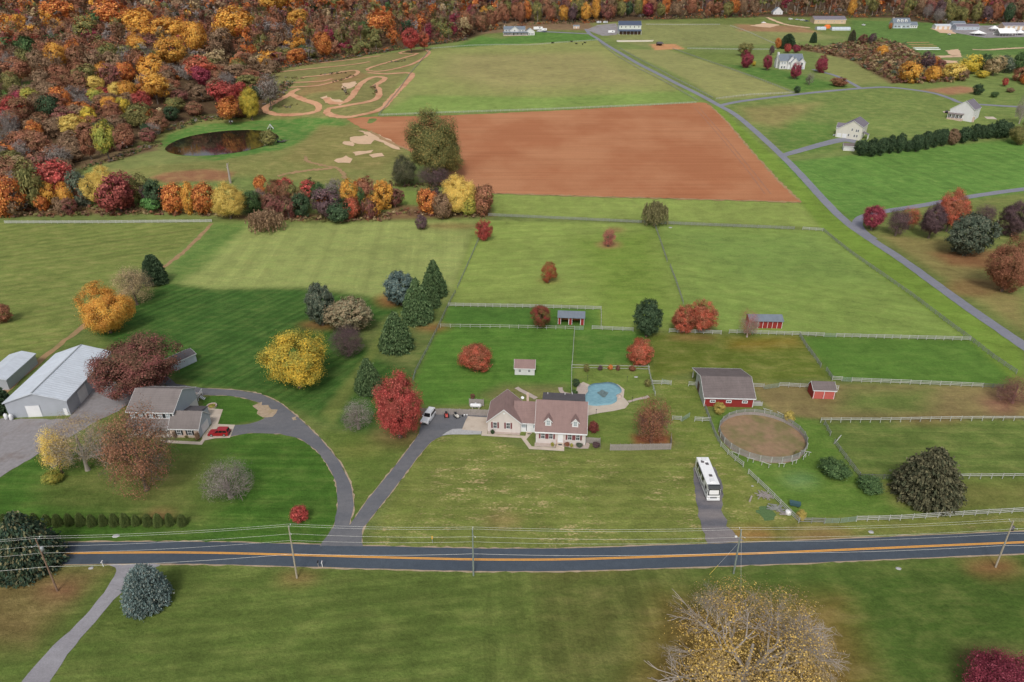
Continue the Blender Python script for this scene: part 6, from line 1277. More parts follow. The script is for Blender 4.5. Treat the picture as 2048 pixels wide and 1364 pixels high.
# two white houses above the evergreen screen
def gable_front(a, b, D, ze, zr, frac, label, porch, roof, extra):
    A, rz, L = at_px(a, b); f = empty('white_house', A, rz, label, 'house')
    gable_walls(f, 0, L, 0, D, ze, zr, extra['wall'], ridge='y', ry=L*frac, zb=-2.5); gable_roof(f, 0, L, 0, D, ze, zr, roof, W_, ridge='y', ry=L*frac, oh=.35); return f, L
f, L = gable_front((1670, 273.5), (1720, 281.5), 18, (4.6, 6.8), 10.0, .62, 'white house with garage doors and long sloping roof above the screen row', False, M['roof_mauve'], dict(wall=M['cream']))
for x in (2.0, 5.0): gd = part('garage_door', W_, f, (x-1.2, x+1.2, -.05, -.004, 0, 2.3)); 
for x, z in ((8.6, 4.3), (11.0, 3.9), (12.0, 3.9), (10.4, .9), (11.8, .9), (7.2, 1.1)): window(f, 'F', 0, x, z, .7, 1.3)
for y, z in ((3, 4.0), (8, 4.0), (3, 1.0)): window(f, 'R', L, y, z, .8, 1.4)
m = MB(); m.slab((L+.02, 3.5, 3.4), (L+3.2, 3.5, 2.3), (L+3.2, 8, 2.3), (L+.02, 8, 3.4), .12); m.build('porch_roof', M['roof_mauve'], f)
for y in (3.7, 5.7, 7.8): part('porch_post', W_, f, (L+3.0, L+3.15, y-.08, y+.08, -2, 2.25))
gable_walls(f, -.8, 3.5, 4, 9, 5.0, 7.2, M['cream'], ridge='x', name='dormer_wall', zb=2); gable_roof(f, -.8, 3.5, 4, 9, 5.0, 7.2, M['roof_mauve'], W_, ridge='x', oh=.25)
for x, y in ((9.4, 5.5), (9.0, 8)): part('roof_vent', W_, f, (x-.25, x+.25, y-.25, y+.25, 7.2, 8.6))
f, L = gable_front((1896, 236), (1942, 244.5), 15, (5.6, 6.6), 11.2, .58, 'white house with columned porch on its gable end above the screen row', True, M['roof_mauve'], dict(wall=M['offwhite']))
m = MB(); m.slab((-.3, -2.6, 2.9), (8.6, -2.6, 2.9), (8.6, -.02, 3.6), (-.3, -.02, 3.6), .14); m.build('porch_roof', M['roof_grey'], f); part('porch_floor', M['brick'], f, (-.2, 8.5, -2.5, -.02, -2, .5))
for i in range(5): part('porch_column', W_, f, (-.1+i*2.1, .15+i*2.1, -2.45, -2.2, .5, 2.8))
for x in (1.2, 3.4, 5.4, 7.4): window(f, 'F', 0, x, .9, .9, 1.7)
for y, z in ((6.5, 4.2), (6.5, 1.0)): window(f, 'R', L, y, z, .9, 1.7)
part('roof_vent', W_, f, (8.6, 9.2, 5, 5.6, 7, 8.6)); part('chimney_case', M['brick'], f, (L+.01, L+1.0, 1, 2.4, -2, 2.0))
for px, py, sx, sy in ((1888, 226, 5, 4), (1974, 238, 6, 5)): 
    p = g(px, py); sheet('patio', [(p.x, p.y), (p.x+sx, p.y-1), (p.x+sx+1, p.y+sy), (p.x+1, p.y+sy)], M['concrete'], .12, 0, 2, world=True)
s = box_shed(1686, 301, 6.0, 4.0, 2.6, 3.8, M['offwhite'], M['roof_barn'], 'small white shed with brown roof at the end of the screen row', -15)

# ================================================================ FENCES
def unit_box(name, mat): 
    o = MB().box(-.5, .5, -.5, .5, -.5, .5).build(name, mat); me = o.data; bpy.data.objects.remove(o); return me
UB = {k: unit_box('board', M[k]) for k in ('rail', 'rail_grey', 'rail_dark', 'wood_grey', 'wire', 'white')}
def bit(name, key, parent, a, b, w, h, rg=None):
    """a straight member from a to b (parent space), w across, h high"""
    o = bpy.data.objects.new(name, UB[key]); link(o, parent); d = b-a; o.location = (a+b)/2; o.scale = (d.length, w, h)
    o.rotation_euler = (0, -math.atan2(d.z, math.hypot(d.x, d.y)), math.atan2(d.y, d.x)); return o
def post(parent, key, p, s, hh, lean=0.0):
    o = bpy.data.objects.new('post', UB[key]); link(o, parent); o.location = p+Vector((0, 0, hh/2-.05)); o.scale = (s, s, hh+.1); o.rotation_euler = (lean, lean*.6, 0); return o
FN = [0]
def fence(px, label, rails=(.45, .85, 1.25), step=2.44, ph=1.4, key='rail', pkey=None, wires=0, joined=False, rw=.04, rh=.15, ps=.12, world=False, closed=False, cat='fence', name='rail_fence', group=None, wh=None):
    FN[0] += 1; rg = random.Random(FN[0]); pkey = pkey or key
    P = [Vector(p[:2]) for p in px] if world else [Vector(g(*p)[:2]) for p in px]
    o0 = Vector((P[0].x, P[0].y, hgt(P[0].x, P[0].y))); root = empty(name, o0, 0, label, cat, group)
    pts = []
    for i in range(len(P)-1):
        L = (P[i+1]-P[i]).length; n = max(1, round(L/step))
        for k in range(n): pts.append(P[i].lerp(P[i+1], k/n))
    pts.append(P[-1]); Q = [Vector((p.x, p.y, hgt(p.x, p.y)))-o0 for p in pts]
    if joined:
        a, b = MB(), MB()
        for i, q in enumerate(Q):
            a.box(q.x-ps/2, q.x+ps/2, q.y-ps/2, q.y+ps/2, q.z-.1, q.z+ph)
            if i+1 < len(Q):
                for z in rails: b.tube([q+Vector((0, 0, z)), Q[i+1]+Vector((0, 0, z))], rh/2, 4, cap=False)
        tag(a.build('posts', M[pkey], root), kind='stuff'); tag(b.build('rails', M[key], root), kind='stuff'); return root
    for i, q in enumerate(Q):
        post(root, pkey, q, ps, ph*rg.uniform(.97, 1.04), rg.gauss(0, .025))
        if i+1 < len(Q):
            for z in rails:
                j = rg.gauss(0, .02); bit('rail', key, root, q+Vector((0, 0, z+j)), Q[i+1]+Vector((0, 0, z+rg.gauss(0, .02))), rw, rh)
    if wires:
        m = MB()
        for k in range(wires):
            z = .15+(wh or ph*.9)*k/wires
            for i in range(len(Q)-1): m.tube([Q[i]+Vector((0, 0, z)), Q[i+1]+Vector((0, 0, z))], .012, 3, cap=False)
        for i in range(len(Q)-1):
            n = int((Q[i+1]-Q[i]).length/.35)
            for k in range(n):
                p = Q[i].lerp(Q[i+1], k/n); m.tube([p+Vector((0, 0, .12)), p+Vector((0, 0, (wh or ph*.9)))], .009, 3, cap=False)
        tag(m.build('wire_mesh', M['wire'], root), kind='stuff')
    return root
def gate(a, b, label, hh=1.3, group=None):
    A, rz, L = at_px(a, b); e = empty('field_gate', A, rz, label, 'gate', group)
    for x in (.06, L-.06): m = MB(); m.tube([(x, 0, .1), (x, 0, hh)], .04, 6); m.build('end_tube', M['gate'], e)
    for k in range(6): m = MB(); z = .15+k*(hh-.2)/5; m.tube([(.06, 0, z), (L-.06, 0, z)], .032, 5); m.build('bar', M['gate'], e)
    m = MB(); m.tube([(L/2, .035, .12), (L/2, .035, hh)], .03, 5); m.build('brace', M['gate'], e); return e
R3, R2 = (.45, .85, 1.25), (.55, 1.15)
fence([(10,447),(220,446.5),(424,444.5)], 'long pale board fence at the top of the west field', (.3, .6, .9, 1.2), 2.6, key='rail', rh=.17)
fence([(958,479),(935,532),(915,577)], 'dark wire fence running down from the small red tree', (1.15,), 3.0, 1.25, 'rail_grey', 'rail_dark', 6)
fence([(911,586),(897,611),(880,649),(855,700),(831,746),(826,764)], 'dark wire fence between the evergreens and the fenced back lawn', (1.15,), 2.6, 1.25, 'rail_grey', 'rail_dark', 6)
fence([(977,432),(1150,440),(1300,447),(1480,454.5),(1588,459)], 'long weathered fence below the tilled field strip', (.35, .75, 1.2), 2.5, 1.35, 'rail_grey', wires=5)
fence([(1605,459.5),(1645,462.5)], 'short pale rail fence at the lane corner of the back paddock', R3)
fence([(1646,462),(1700,506),(1760,548),(1820,590),(1870,628),(1905,655),(1938,679),(1985,716),(2032,748)], 'weathered rail fence following the lane', R3, 2.5, 1.4, 'rail_grey', wires=4)
fence([(1309,450),(1322,488),(1334,524)], 'grey rail fence dividing the back paddocks, willow end', R3, 2.5, 1.35, 'rail_grey')
fence([(1340,534),(1352,566),(1366,608)], 'grey rail fence dividing the back paddocks, orange maple end', R3, 2.5, 1.35, 'rail_grey')
fence([(897,613),(1060,616),(1202,620),(1202.5,636),(1202,657)], 'white three rail fence around the red shelter yard', R3, 2.44)
fence([(881,655),(1000,656.5),(1149,659.5)], 'pale two rail fence along the back lawn', R2, 2.8, 1.3, rh=.1)
gate((1150, 660), (1167, 660), 'pale gate at the corner of the red shelter yard')
fence([(1149,660),(1147,690),(1144.5,729)], 'thin pale fence between the back lawn and the green paddock', (1.2,), 2.6, 1.3, 'rail', wires=5)
fence([(1144,730),(1143,755),(1143,792)], 'thin pale fence beside the pool shrubs', (1.2,), 2.6, 1.3, 'rail', wires=5)
fence([(1184,659),(1225,661),(1266,663)], 'rail fence left of the dark oval tree', R3, 2.6)
fence([(1338,665),(1390,667),(1442,669)], 'rail fence in front of the orange maple pair', R3, 2.44)
fence([(1458,667),(1600,671.5),(1647,673.5)], 'pale three rail fence in front of the run-in shed', R3, 2.44)
gate((1648, 674), (1671, 674.5), 'pale green gate in the long paddock rail fence')
fence([(1672,674.5),(1800,678),(1940,681.5)], 'pale three rail fence reaching the lane', R3, 2.44)
fence([(1599,673),(1612,695),(1628,716),(1641,735)], 'blue grey mesh fence between the weedy and the green paddock', R3, 2.5, 1.35, 'rail_grey', wires=5)
fence([(1652,742),(1658,751),(1664,760)], 'short blue grey fence stub by the tack shed', R3, 2.5, 1.35, 'rail_grey', wires=4)
fence([(1664,761),(1683,762)], 'short rail fence between stub and green gate', R3, 2.4); gate((1684, 763), (1702, 763.5), 'pale green gate behind the tack shed')
fence([(1703,764),(1800,768),(1900,772),(1965,775)], 'pale three rail fence along the brown paddock', R3, 2.44); fence([(1965,775),(2004,777.5)], 'dark rail fence beside the bare reddish tree', R3, 2.5, 1.35, 'rail_dark')
fence([(1500,775),(1527,776.5)], 'short rail fence against the red barn', R3, 2.4); gate((1528, 779), (1557, 775), 'pale green gate between the red barn and the tack shed')
fence([(1558,774),(1577,774.5),(1622,777),(1676,780)], 'white rail fence passing behind the tack shed', R3, 2.44)
fence([(1377,772),(1393,773)], 'short rail fence at the left end of the red barn', R3, 2.0)
fence([(1143,737),(1200,738),(1298,740)], 'white two rail fence along the pool yard', (.35, 1.15), 4.4, 1.3, rh=.12)
fence([(1296,738),(1303,768),(1310,792)], 'wire fence on the barn side of the pool yard', (1.2,), 2.6, 1.3, 'rail', wires=5)
fence([(1304,769),(1342,770.5)], 'white rail fence stub beside the pool yard', R3, 2.4); gate((1323, 766), (1338, 770), 'pale green gate folded against the white fence stub')
fence([(1344,841),(1362,842)], 'white rail fence stub behind the half bare tree', R3, 2.2); gate((1363, 844), (1379, 834), 'pale green gate standing open between two white stubs'); fence([(1389,843),(1420,844)], 'white rail fence stub beside the barn lane', R3, 2.2)
fence([(1410,818),(1420,845),(1430,872),(1441,892)], 'grey fence from the barn corner past the round pen', R3, 2.3, 1.35, 'rail_grey', wires=4)
fence([(1441,893),(1455,909),(1470,922),(1486,934)], 'grey three rail fence beside the round pen jumps', R3, 2.3, key='rail')
fence([(1496,948),(1515,966),(1535,985),(1560,1010),(1580,1030),(1597,1046)], 'pale rail fence beside the timber piles', R3, 2.4)
fence([(1597,1046),(1648,1047)], 'grey rail fence at the roadside corner', R3, 2.44, key='rail_grey'); gate((1649, 1047), (1678, 1046.5), 'pale green roadside gate, left leaf', group=None); gate((1680, 1046.5), (1711, 1043), 'pale green roadside gate, right leaf')
fence([(1712,1043),(1800,1040.5),(1900,1034),(2048,1025),(2160,1018)], 'long grey rail fence along the road verge', R3, 2.44, key='rail')
fence([(1641,845),(1760,845),(1900,842),(2048,841.5),(2140,841)], 'pale rail fence below the brown paddock', (.85, 1.25), 2.44)
fence([(1648,850),(1660,872)], 'short grey fence stub right of the round pen', R3, 2.4, key='rail_grey'); fence([(1668,888),(1690,918),(1718,955)], 'grey rail fence above the green bushes', R3, 2.4, key='rail_grey')
fence([(1719,957),(1790,959)], 'dark wire fence behind the big pine', (1.1,), 2.6, 1.3, 'rail_dark', wires=4); fence([(1892,958),(1960,957.5),(2048,957),(2140,957)], 'pale rail fence right of the big pine', (.85, 1.25), 2.44)
m_ = empty('leaning_post', g(1669, 887), 0, 'leaning pale gate post right of the round pen', 'post'); bit('post', 'rail', m_, Vector((0, 0, 0)), Vector((1.4, .6, 1.9)), .14, .14)
# stockade fences: every panel its own part, pickets too narrow to pick apart
def stockade(px, label, hh=1.75, key='wood_grey', panel=2.4):
    P = [Vector(g(*p)[:2]) for p in px]; root = empty('stockade_fence', (P[0].x, P[0].y, 0), 0, label, 'fence'); rg = random.Random(len(label))
    for i in range(len(P)-1):
        L = (P[i+1]-P[i]).length; n = max(1, round(L/panel)); d = (P[i+1]-P[i])/n; rz = math.atan2(d.y, d.x)
        for k in range(n):
            q = P[i]+d*k-P[0]; m = MB(); w = .145; c = int(d.length/w); top = hh+rg.gauss(0, .04)
            for j in range(c):
                x = j*d.length/c; t = top+rg.gauss(0, .02); m.prism([(x+.008, .04), (x+w-.012, .04), (x+w-.012, t-.08), (x+w/2, t), (x+.008, t-.08)], -.01+rg.gauss(0, .004), .012, 'y')
            o = m.build('picket_panel', M[key], root); o.location = (q.x, q.y, 0); o.rotation_euler = (0, 0, rz)
            r = MB(); r.box(0, d.length, .014, .06, .35, .44); r.box(0, d.length, .014, .06, 1.3, 1.39); o2 = r.build('back_rail', M[key], o)
            post(root, key, Vector((q.x, q.y, 0))+Vector((-math.sin(rz)*.1, math.cos(rz)*.1, 0)), .11, hh)
    return root
stockade([(1220,901),(1260,901),(1300,900),(1342,899),(1342,877)], 'weathered stockade fence in front of the half bare reddish tree'); stockade([(1171,886),(1199,888),(1200,899)], 'short stockade fence at the corner of the beige house')
stockade([(842,829),(900,829.5),(978,832)], 'weathered stockade fence behind the parking court', 1.8)
# round pen: inner solid skirt boards and rails
PCN = g(1524, 875); PCN = Vector((PCN.x, PCN.y, 0)); q1 = (g(1440, 876)-g(1608, 876)).length/2; PR = q1*1.0
sheet('pen_floor', [(PCN.x+PR*math.cos(a), PCN.y+PR*math.sin(a)) for a in [i*math.pi/20 for i in range(40)]], M['pen'], .02, .1, 1.2, world=True)
rp = empty('round_pen', PCN, 0, 'round timber riding pen with solid lower boards', 'pen'); NP = 26; sk = MB()
for i in range(NP):
    a0, a1 = 2*math.pi*i/NP, 2*math.pi*(i+1)/NP; p0 = Vector((PR*math.cos(a0), PR*math.sin(a0), 0)); p1 = Vector((PR*math.cos(a1), PR*math.sin(a1), 0)); post(rp, 'rail', p0, .13, 1.62)
    for z in (1.05, 1.3, 1.55): bit('rail', 'rail_grey', rp, p0*.995+Vector((0, 0, z)), p1*.995+Vector((0, 0, z)), .04, .13)
    for z in (.16, .44, .72): bit('skirt_board', 'wood_grey', rp, p0*.99+Vector((0, 0, z)), p1*.99+Vector((0, 0, z)), .04, .27)
# hitching rails / cavaletti round the pen
for n, (a, b) in enumerate([((1461, 909), (1479, 916)), ((1492, 922), (1509, 926)), ((1519, 929), (1541, 937)), ((1555, 934), (1570, 934)), ((1582, 930), (1594, 926)), ((1605, 921), (1612, 913)), ((1525, 823), (1544, 829)), ((1553, 830), (1567, 837)), ((1600, 908), (1621, 912))]):
    A, B = g(*a), g(*b); d = (B-A); e = empty('hitching_rail', A, 0, 'low pale timber rail on two posts beside the round pen', 'rail', 'low timber rails around the round pen'); u = d.normalized()
    for k in (.18, .82): post(e, 'rail', d*k, .11, .95)
    bit('rail', 'rail', e, Vector((0, 0, .98)), d+Vector((0, 0, .98)), .14, .08)
# far fences, posts a pixel apart
fence([(757,232),(900,226.5),(1100,220),(1300,211.5),(1392,206.5)], 'pale fence between the far pasture and the tilled field', (.4, .8, 1.2), 3.0, key='rail', joined=True, rh=.13)
fence([(862,98),(940,92),(1000,90.5),(1060,91),(1120,86),(1195,81)], 'pale fence along the top of the far pasture', (.4, .8, 1.2), 3.0, joined=True, rh=.13)
fence([(862,98),(838,128),(800,178),(757,232)], 'pale fence between the dirt track and the far pasture', (.4, .8, 1.2), 3.0, joined=True, rh=.13, key='rail_grey')
fence([(1198,84),(1232,112),(1280,140),(1335,168),(1396,203)], 'grey fence on the pasture side of the farm lane', (.4, .8, 1.2), 3.0, joined=True, rh=.13, key='rail_grey')
fence([(1240,98),(1290,126),(1345,156),(1405,186),(1425,197)], 'grey fence on the uphill side of the farm lane', (.4, .8, 1.2), 3.0, joined=True, rh=.13, key='rail_grey')
fence([(1432,199),(1500,191),(1588,187)], 'pale fence beside the lane branch', (.4, .8, 1.2), 3.0, joined=True, rh=.13)
fence([(1345,98),(1400,118),(1480,146),(1588,187)], 'grey fence below the hillside hedge', (.4, .8, 1.2), 3.0, joined=True, rh=.13, key='rail_grey')
fence([(1292,50),(1360,50.5),(1440,50)], 'pale fence at the top of the farm paddock', (.4, .8, 1.2), 3.0, joined=True, rh=.16); fence([(1460,52),(1500,66),(1530,80),(1560,92)], 'pale fence running down the far paddock', (.4, .8, 1.2), 3.0, joined=True, rh=.13)
fence([(1375,98),(1480,100),(1552,100)], 'pale fence behind the large white house', (.4, .8, 1.2), 3.0, joined=True, rh=.16)

# ================================================================ UTILITY POLES AND WIRES
PT = {}
def pole(name_px, top, mat, label, arms=(), lean=True, r=.16):
    b = g(*name_px); z = zat(b, top[1]); t = g(top[0], top[1], z); e = empty('utility_pole', b, 0, label, 'utility pole'); d = Vector((t.x-b.x, 0, z))
    m = MB(); m.tube([(0, 0, -.1), tuple(d*.5), tuple(d)], [r, r*.85, r*.62], 10); m.build('pole', mat, e); return e, b, d
pls = [((115,1182),(71,1077),M['pole'],'brown leaning utility pole with grey transformer south of the road'), ((594,1156),(577,1052),M['pole_pale'],'pale brown utility pole across from the forked driveway'), ((947,1151),(945,1058),M['pole_green'],'plain grey green utility pole across from the front lawn'), ((1467,1147),(1483,1059),M['pole_green'],'grey green utility pole with guy wire across from the motorhome pad'), ((1991,1134),(2027,1042),M['pole_pale'],'pale utility pole with dark transformer at the east end of the road')]
PO = []
for i, (b, t, mt, lb) in enumerate(pls):
    e, B, d = pole(b, t, mt, lb); PO.append((e, B, d)); H = d.z
    at_ = lambda z: d*(z/H)
    c = at_(H-.9); 
    for s, (dx, dy, dz) in (('a', (0, .9, -.25)), ('b', (0, 0, .12)), ('c', (-.5 if i == 0 else .5, -.75, -.9))):
        q = at_(H-.3)+Vector((dx, dy, dz)); 
        if s != 'b': m = MB(); m.tube([tuple(at_(q.z)), tuple(q)], .035, 6); m.build('bracket', M['steel'], e)
        m = MB(); m.lathe([(.0, 0), (.07, .02), (.05, .08), (.08, .12), (.05, .18), (0, .2)], tuple(q), 8); m.build('insulator', M['porcelain'], e, True); PT[(i, s)] = B+q+Vector((0, 0, .2))
    PT[(i, 'n')] = B+at_(H*.72)+Vector((0, .17, 0)); PT[(i, 't')] = B+at_(H*.46)+Vector((0, .2, 0))
    m = MB(); m.tube([tuple(at_(H*.72)), tuple(at_(H*.72)+Vector((0, .2, 0)))], .05, 6); m.build('clevis', M['steel'], e)
    if i in (0, 4):
        q = at_(H*.82)+Vector((.42, -.05, 0)) if i == 0 else at_(H*.85)+Vector((.4, .1, 0)); m = MB(); m.lathe([(0, -.55), (.27, -.52), (.29, .3), (.2, .38), (0, .42)], tuple(q), 14); m.build('transformer', M['steel'] if i == 0 else M['roof_dark'], e, True)
    if i == 3:
        q = at_(H*.8)+Vector((-.6, .3, .2)); m = MB(); m.tube([tuple(at_(H*.8)), tuple(q)], .03, 5); m.build('lamp_arm', M['steel'], e); m = MB(); m.lathe([(0, .15), (.18, .1), (.26, -.1), (0, -.12)], tuple(q), 10); m.build('street_lamp', M['porcelain'], e, True)
        gp = g(1419, 1149); gw = empty('guy_wire', gp, 0, 'guy wire with yellow sleeve anchoring the grey green pole', 'wire'); tp = B+at_(H*.72)-gp; m = MB(); m.tube([(0, 0, 0), tuple(tp)], .014, 4); m.build('strand', M['cable'], gw); m = MB(); m.tube([(0, 0, 0), tuple(tp*.3)], .04, 6); m.build('sleeve', pm('yellow_plastic', lin(205, 185, 80), .6, .1), gw)
PT2 = {}
for s in 'abcnt':
    L0 = PT[(0, s)]; R0 = PT[(4, s)]; PT2[s] = [L0+Vector((-42, -3.0, -.6))]+[PT[(i, s)] for i in range(5)]+[R0+Vector((46, 1.5, .4))]
WL = dict(a='top phase wire farthest from the camera side verge', b='phase wire on the pole tops', c='phase wire on the side brackets', n='neutral wire below the transformer', t='low telephone cable')
WL = dict(a='upper power wire on the road side brackets', b='power wire running over the pole tops', c='power wire on the lawn side brackets', n='middle neutral wire between the utility poles', t='low telephone cable strung along the utility poles')
for s, P in PT2.items():
    m = MB()
    for a, b in zip(P[:-1], P[1:]):
        n = 14; sag = (b-a).length*.012; m.tube([a.lerp(b, k/n)-Vector((0, 0, 4*sag*(k/n)*(1-k/n))) for k in range(n+1)], .017 if s != 't' else .024, 4, cap=False)
    o = m.build('power_line' if s != 't' else 'telephone_line', M['cable']); tag(o, WL[s], 'wire')
m = MB(); a, b = PT[(3, 'b')], g(1482, 1190, 7.0); m.tube([a.lerp(b, k/8)-Vector((0, 0, .8*(k/8)*(1-k/8))) for k in range(9)], .016, 4); tag(m.build('service_line', M['cable']), 'thin service wire dropping from the pole towards the huge half-bare tree', 'wire')

# ================================================================ VEHICLES
def wheel(root, x, y, r, w):
    m = MB(); m.lathe([(r*.62, -w/2), (r*.95, -w/2), (r, -w*.3), (r, w*.3), (r*.95, w/2), (r*.62, w/2)], seg=18); o = m.build('wheel', M['tyre'], root, True); o.location = (x, y, r); o.rotation_euler = (R(90), 0, 0)
    m = MB(); m.lathe([(0, -w*.42), (r*.2, -w*.46), (r*.55, -w*.4), (r*.64, -w*.46), (r*.64, w*.46), (r*.55, w*.4), (r*.2, w*.46), (0, w*.42)], seg=14); m.build('rim', M['rim'], o, True); return o
def car(loc, rz, label, paint_, L=4.8, Wd=1.9, H=1.8, kind='suv', cat='car', name='parked_car', detail=True, group=None):
    """front towards +x; lower body, tapering cabin with glazing, bumpers, lamps, wheels"""
    e = empty(name, loc, rz, label, cat, group); gc = .22; hb = H*.56; w = Wd/2
    if kind == 'suv': nose, ws0, ws1, rf, tail = L*.5, L*.18, L*.04, -L*.44, -L*.5
    elif kind == 'pickup': nose, ws0, ws1, rf, tail = L*.5, L*.2, L*.1, -L*.1, -L*.5
    else: nose, ws0, ws1, rf, tail = L*.5, L*.16, 0.0, -L*.22, -L*.5
    m = MB(); prof = [(tail, gc+.1), (tail, hb-.05), (tail+.1, hb), (ws0, hb), (nose-.25, hb-.12), (nose, hb-.3), (nose, gc+.12), (nose-.15, gc), (tail+.15, gc)]
    n = len(prof); vs = [(x, s*w*(.97 if z > hb*.7 else 1.0), z) for s in (-1, 1) for x, z in prof]
    m.add(vs, [tuple(range(n)), tuple(range(2*n-1, n-1, -1))]+[(i, i+n, (i+1) % n+n, (i+1) % n) for i in range(n)]); m.build('body', paint_, e, bevel=.06)
    rear = rf-.25 if kind != 'suv' else tail+.08; wt = w*.8
    def ring(x0, x1, z, ww): return [(x0, -ww, z), (x1, -ww, z), (x1, ww, z), (x0, ww, z)]
    m = MB(); m.add(ring(rear, ws0, hb-.01, w*.95)+ring(rf, ws1, H-.05, wt), [(3, 2, 1, 0), (4, 5, 6, 7), (0, 1, 5, 4), (1, 2, 6, 5), (2, 3, 7, 6), (3, 0, 4, 7)]); m.build('cabin', paint_, e, bevel=.07)
    def glassq(name, a, b, c, d, off):
        q = MB(); a, b, c, d = map(Vector, (a, b, c, d)); nn = (b-a).cross(d-a).normalized()*off; q.add([a+nn, b+nn, c+nn, d+nn, a+nn*.2, b+nn*.2, c+nn*.2, d+nn*.2], [(0, 1, 2, 3), (0, 4, 5, 1), (1, 5, 6, 2), (2, 6, 7, 3), (3, 7, 4, 0)]); q.build(name, M['carglass'], e)
    lp = lambda a, b, t: Vector(a).lerp(Vector(b), t)
    A, B, C, D = (ws0, -w*.95, hb), (ws0, w*.95, hb), (ws1, wt, H-.05), (ws1, -wt, H-.05); glassq('windscreen', lp(lp(A, B, .08), lp(D, C, .08), .1), lp(lp(A, B, .92), lp(D, C, .92), .1), lp(lp(A, B, .92), lp(D, C, .92), .9), lp(lp(A, B, .08), lp(D, C, .08), .9), .035)
    A, B, C, D = (rear, w*.95, hb), (rear, -w*.95, hb), (rf, -wt, H-.05), (rf, wt, H-.05); glassq('rear_window', lp(lp(A, B, .1), lp(D, C, .1), .12), lp(lp(A, B, .9), lp(D, C, .9), .12), lp(lp(A, B, .9), lp(D, C, .9), .88), lp(lp(A, B, .1), lp(D, C, .1), .88), .035)
    cuts = (.06, .36, .4, .68, .72, .94) if kind == 'suv' else (.08, .48, .53, .92)
    for s in (-1, 1):
        lo0, lo1, hi0, hi1 = Vector((rear, s*w*.95, hb)), Vector((ws0, s*w*.95, hb)), Vector((rf, s*wt, H-.05)), Vector((ws1, s*wt, H-.05))
        for k in range(0, len(cuts), 2):
            P = [lo0.lerp(lo1, cuts[k]).lerp(hi0.lerp(hi1, cuts[k]), .12), lo0.lerp(lo1, cuts[k+1]).lerp(hi0.lerp(hi1, cuts[k+1]), .12), lo0.lerp(lo1, cuts[k+1]).lerp(hi0.lerp(hi1, cuts[k+1]), .86), lo0.lerp(lo1, cuts[k]).lerp(hi0.lerp(hi1, cuts[k]), .86)]
            glassq('side_window', *(P if s < 0 else P[::-1]), .035)
        part('headlight', M['lamp'], e, (nose-.06, nose+.03, s*w*.78-.18, s*w*.78+.18, hb-.5, hb-.32)); part('tail_light', M['taillamp'], e, (tail-.03, tail+.05, s*w*.84-.12, s*w*.84+.12, hb-.42, hb-.1))
        part('mirror', paint_, e, (ws0-.35, ws0-.2, s*(w+.02)-.02, s*(w+.22)-.0 if s > 0 else s*(w+.02), hb+.05, hb+.25) if s > 0 else (ws0-.35, ws0-.2, -w-.22, -w-.0, hb+.05, hb+.25))
        for x in (nose-.19*L, tail+.2*L): wheel(e, x, s*(w-.1), .37 if H > 1.6 else .33, .24)
    part('bumper', M['black'], e, (nose-.02, nose+.07, -w*.93, w*.93, gc+.1, gc+.3)); part('bumper', M['black'], e, (tail-.07, tail+.02, -w*.93, w*.93, gc+.1, gc+.3)); part('grille', M['black'], e, (nose-.02, nose+.035, -w*.5, w*.5, hb-.55, hb-.34))
    if kind == 'suv' and detail:
        for s in (-1, 1): m = MB(); m.tube([(rf+.2, s*wt*.85, H), (ws1-.2, s*wt*.85, H)], .025, 5); m.build('roof_rail', M['black'] if paint_ is M['car_white'] else paint_, e)
    if kind == 'pickup': part('bed_cover', M['black'], e, (tail+.1, rf-.32, -w*.85, w*.85, hb-.01, hb+.03))
    return e
p = g(857, 838); car(p, R(-106), 'white sport utility truck on the drive beside the tall red maple', M['car_white'], 5.6, 2.05, 2.0)
p = g(439, 869); car(p, R(181), 'red sport utility car on the apron of the neighbour garage', M['car_red'], 4.7, 1.9, 1.75)
p = g(1674, 272); car(p, R(150), 'silver car beside the white house with garage doors', M['car_silver'], 4.6, 1.85, 1.6)
p = g(1089, 64.5); car(p, R(180), 'dark blue car in front of the farmhouse garage', M['car_blue'], 4.9, 1.9, 1.6, 'sedan'); car(g(1079, 63), R(185), 'white pickup beside the farmhouse garage', M['car_white'], 5.6, 2, 1.9, 'pickup', 'pickup', 'pickup_truck'); 
car(g(1893, 225), R(60), 'black car at the porch end of the right white house', M['car_black'], 4.6, 1.85, 1.5, 'sedan')
for px, py, rz, c, lb, kd in [(1581, 39, 0, 'car_white', 'white van in the row left of the long tan barn', 'suv'), (1594, 40, 5, 'car_silver', 'silver car in the row left of the long tan barn', 'sedan'), (1604, 41, 0, 'car_white', 'white pickup in the row left of the long tan barn', 'pickup'), (1613, 43, 0, 'car_blue', 'blue car next to the long tan barn', 'sedan'), (1898, 70, 80, 'car_white', 'white truck below the white metal roofed barn', 'pickup'), (1727, 51, 30, 'car_white', 'white car right of the long tan barn', 'sedan'), (1527, 46, 0, 'car_white', 'white pickup at the far clearing', 'pickup')]:
    car(g(px, py), R(rz), lb, M[c], 5.2, 2, 1.8, kd, detail=False)
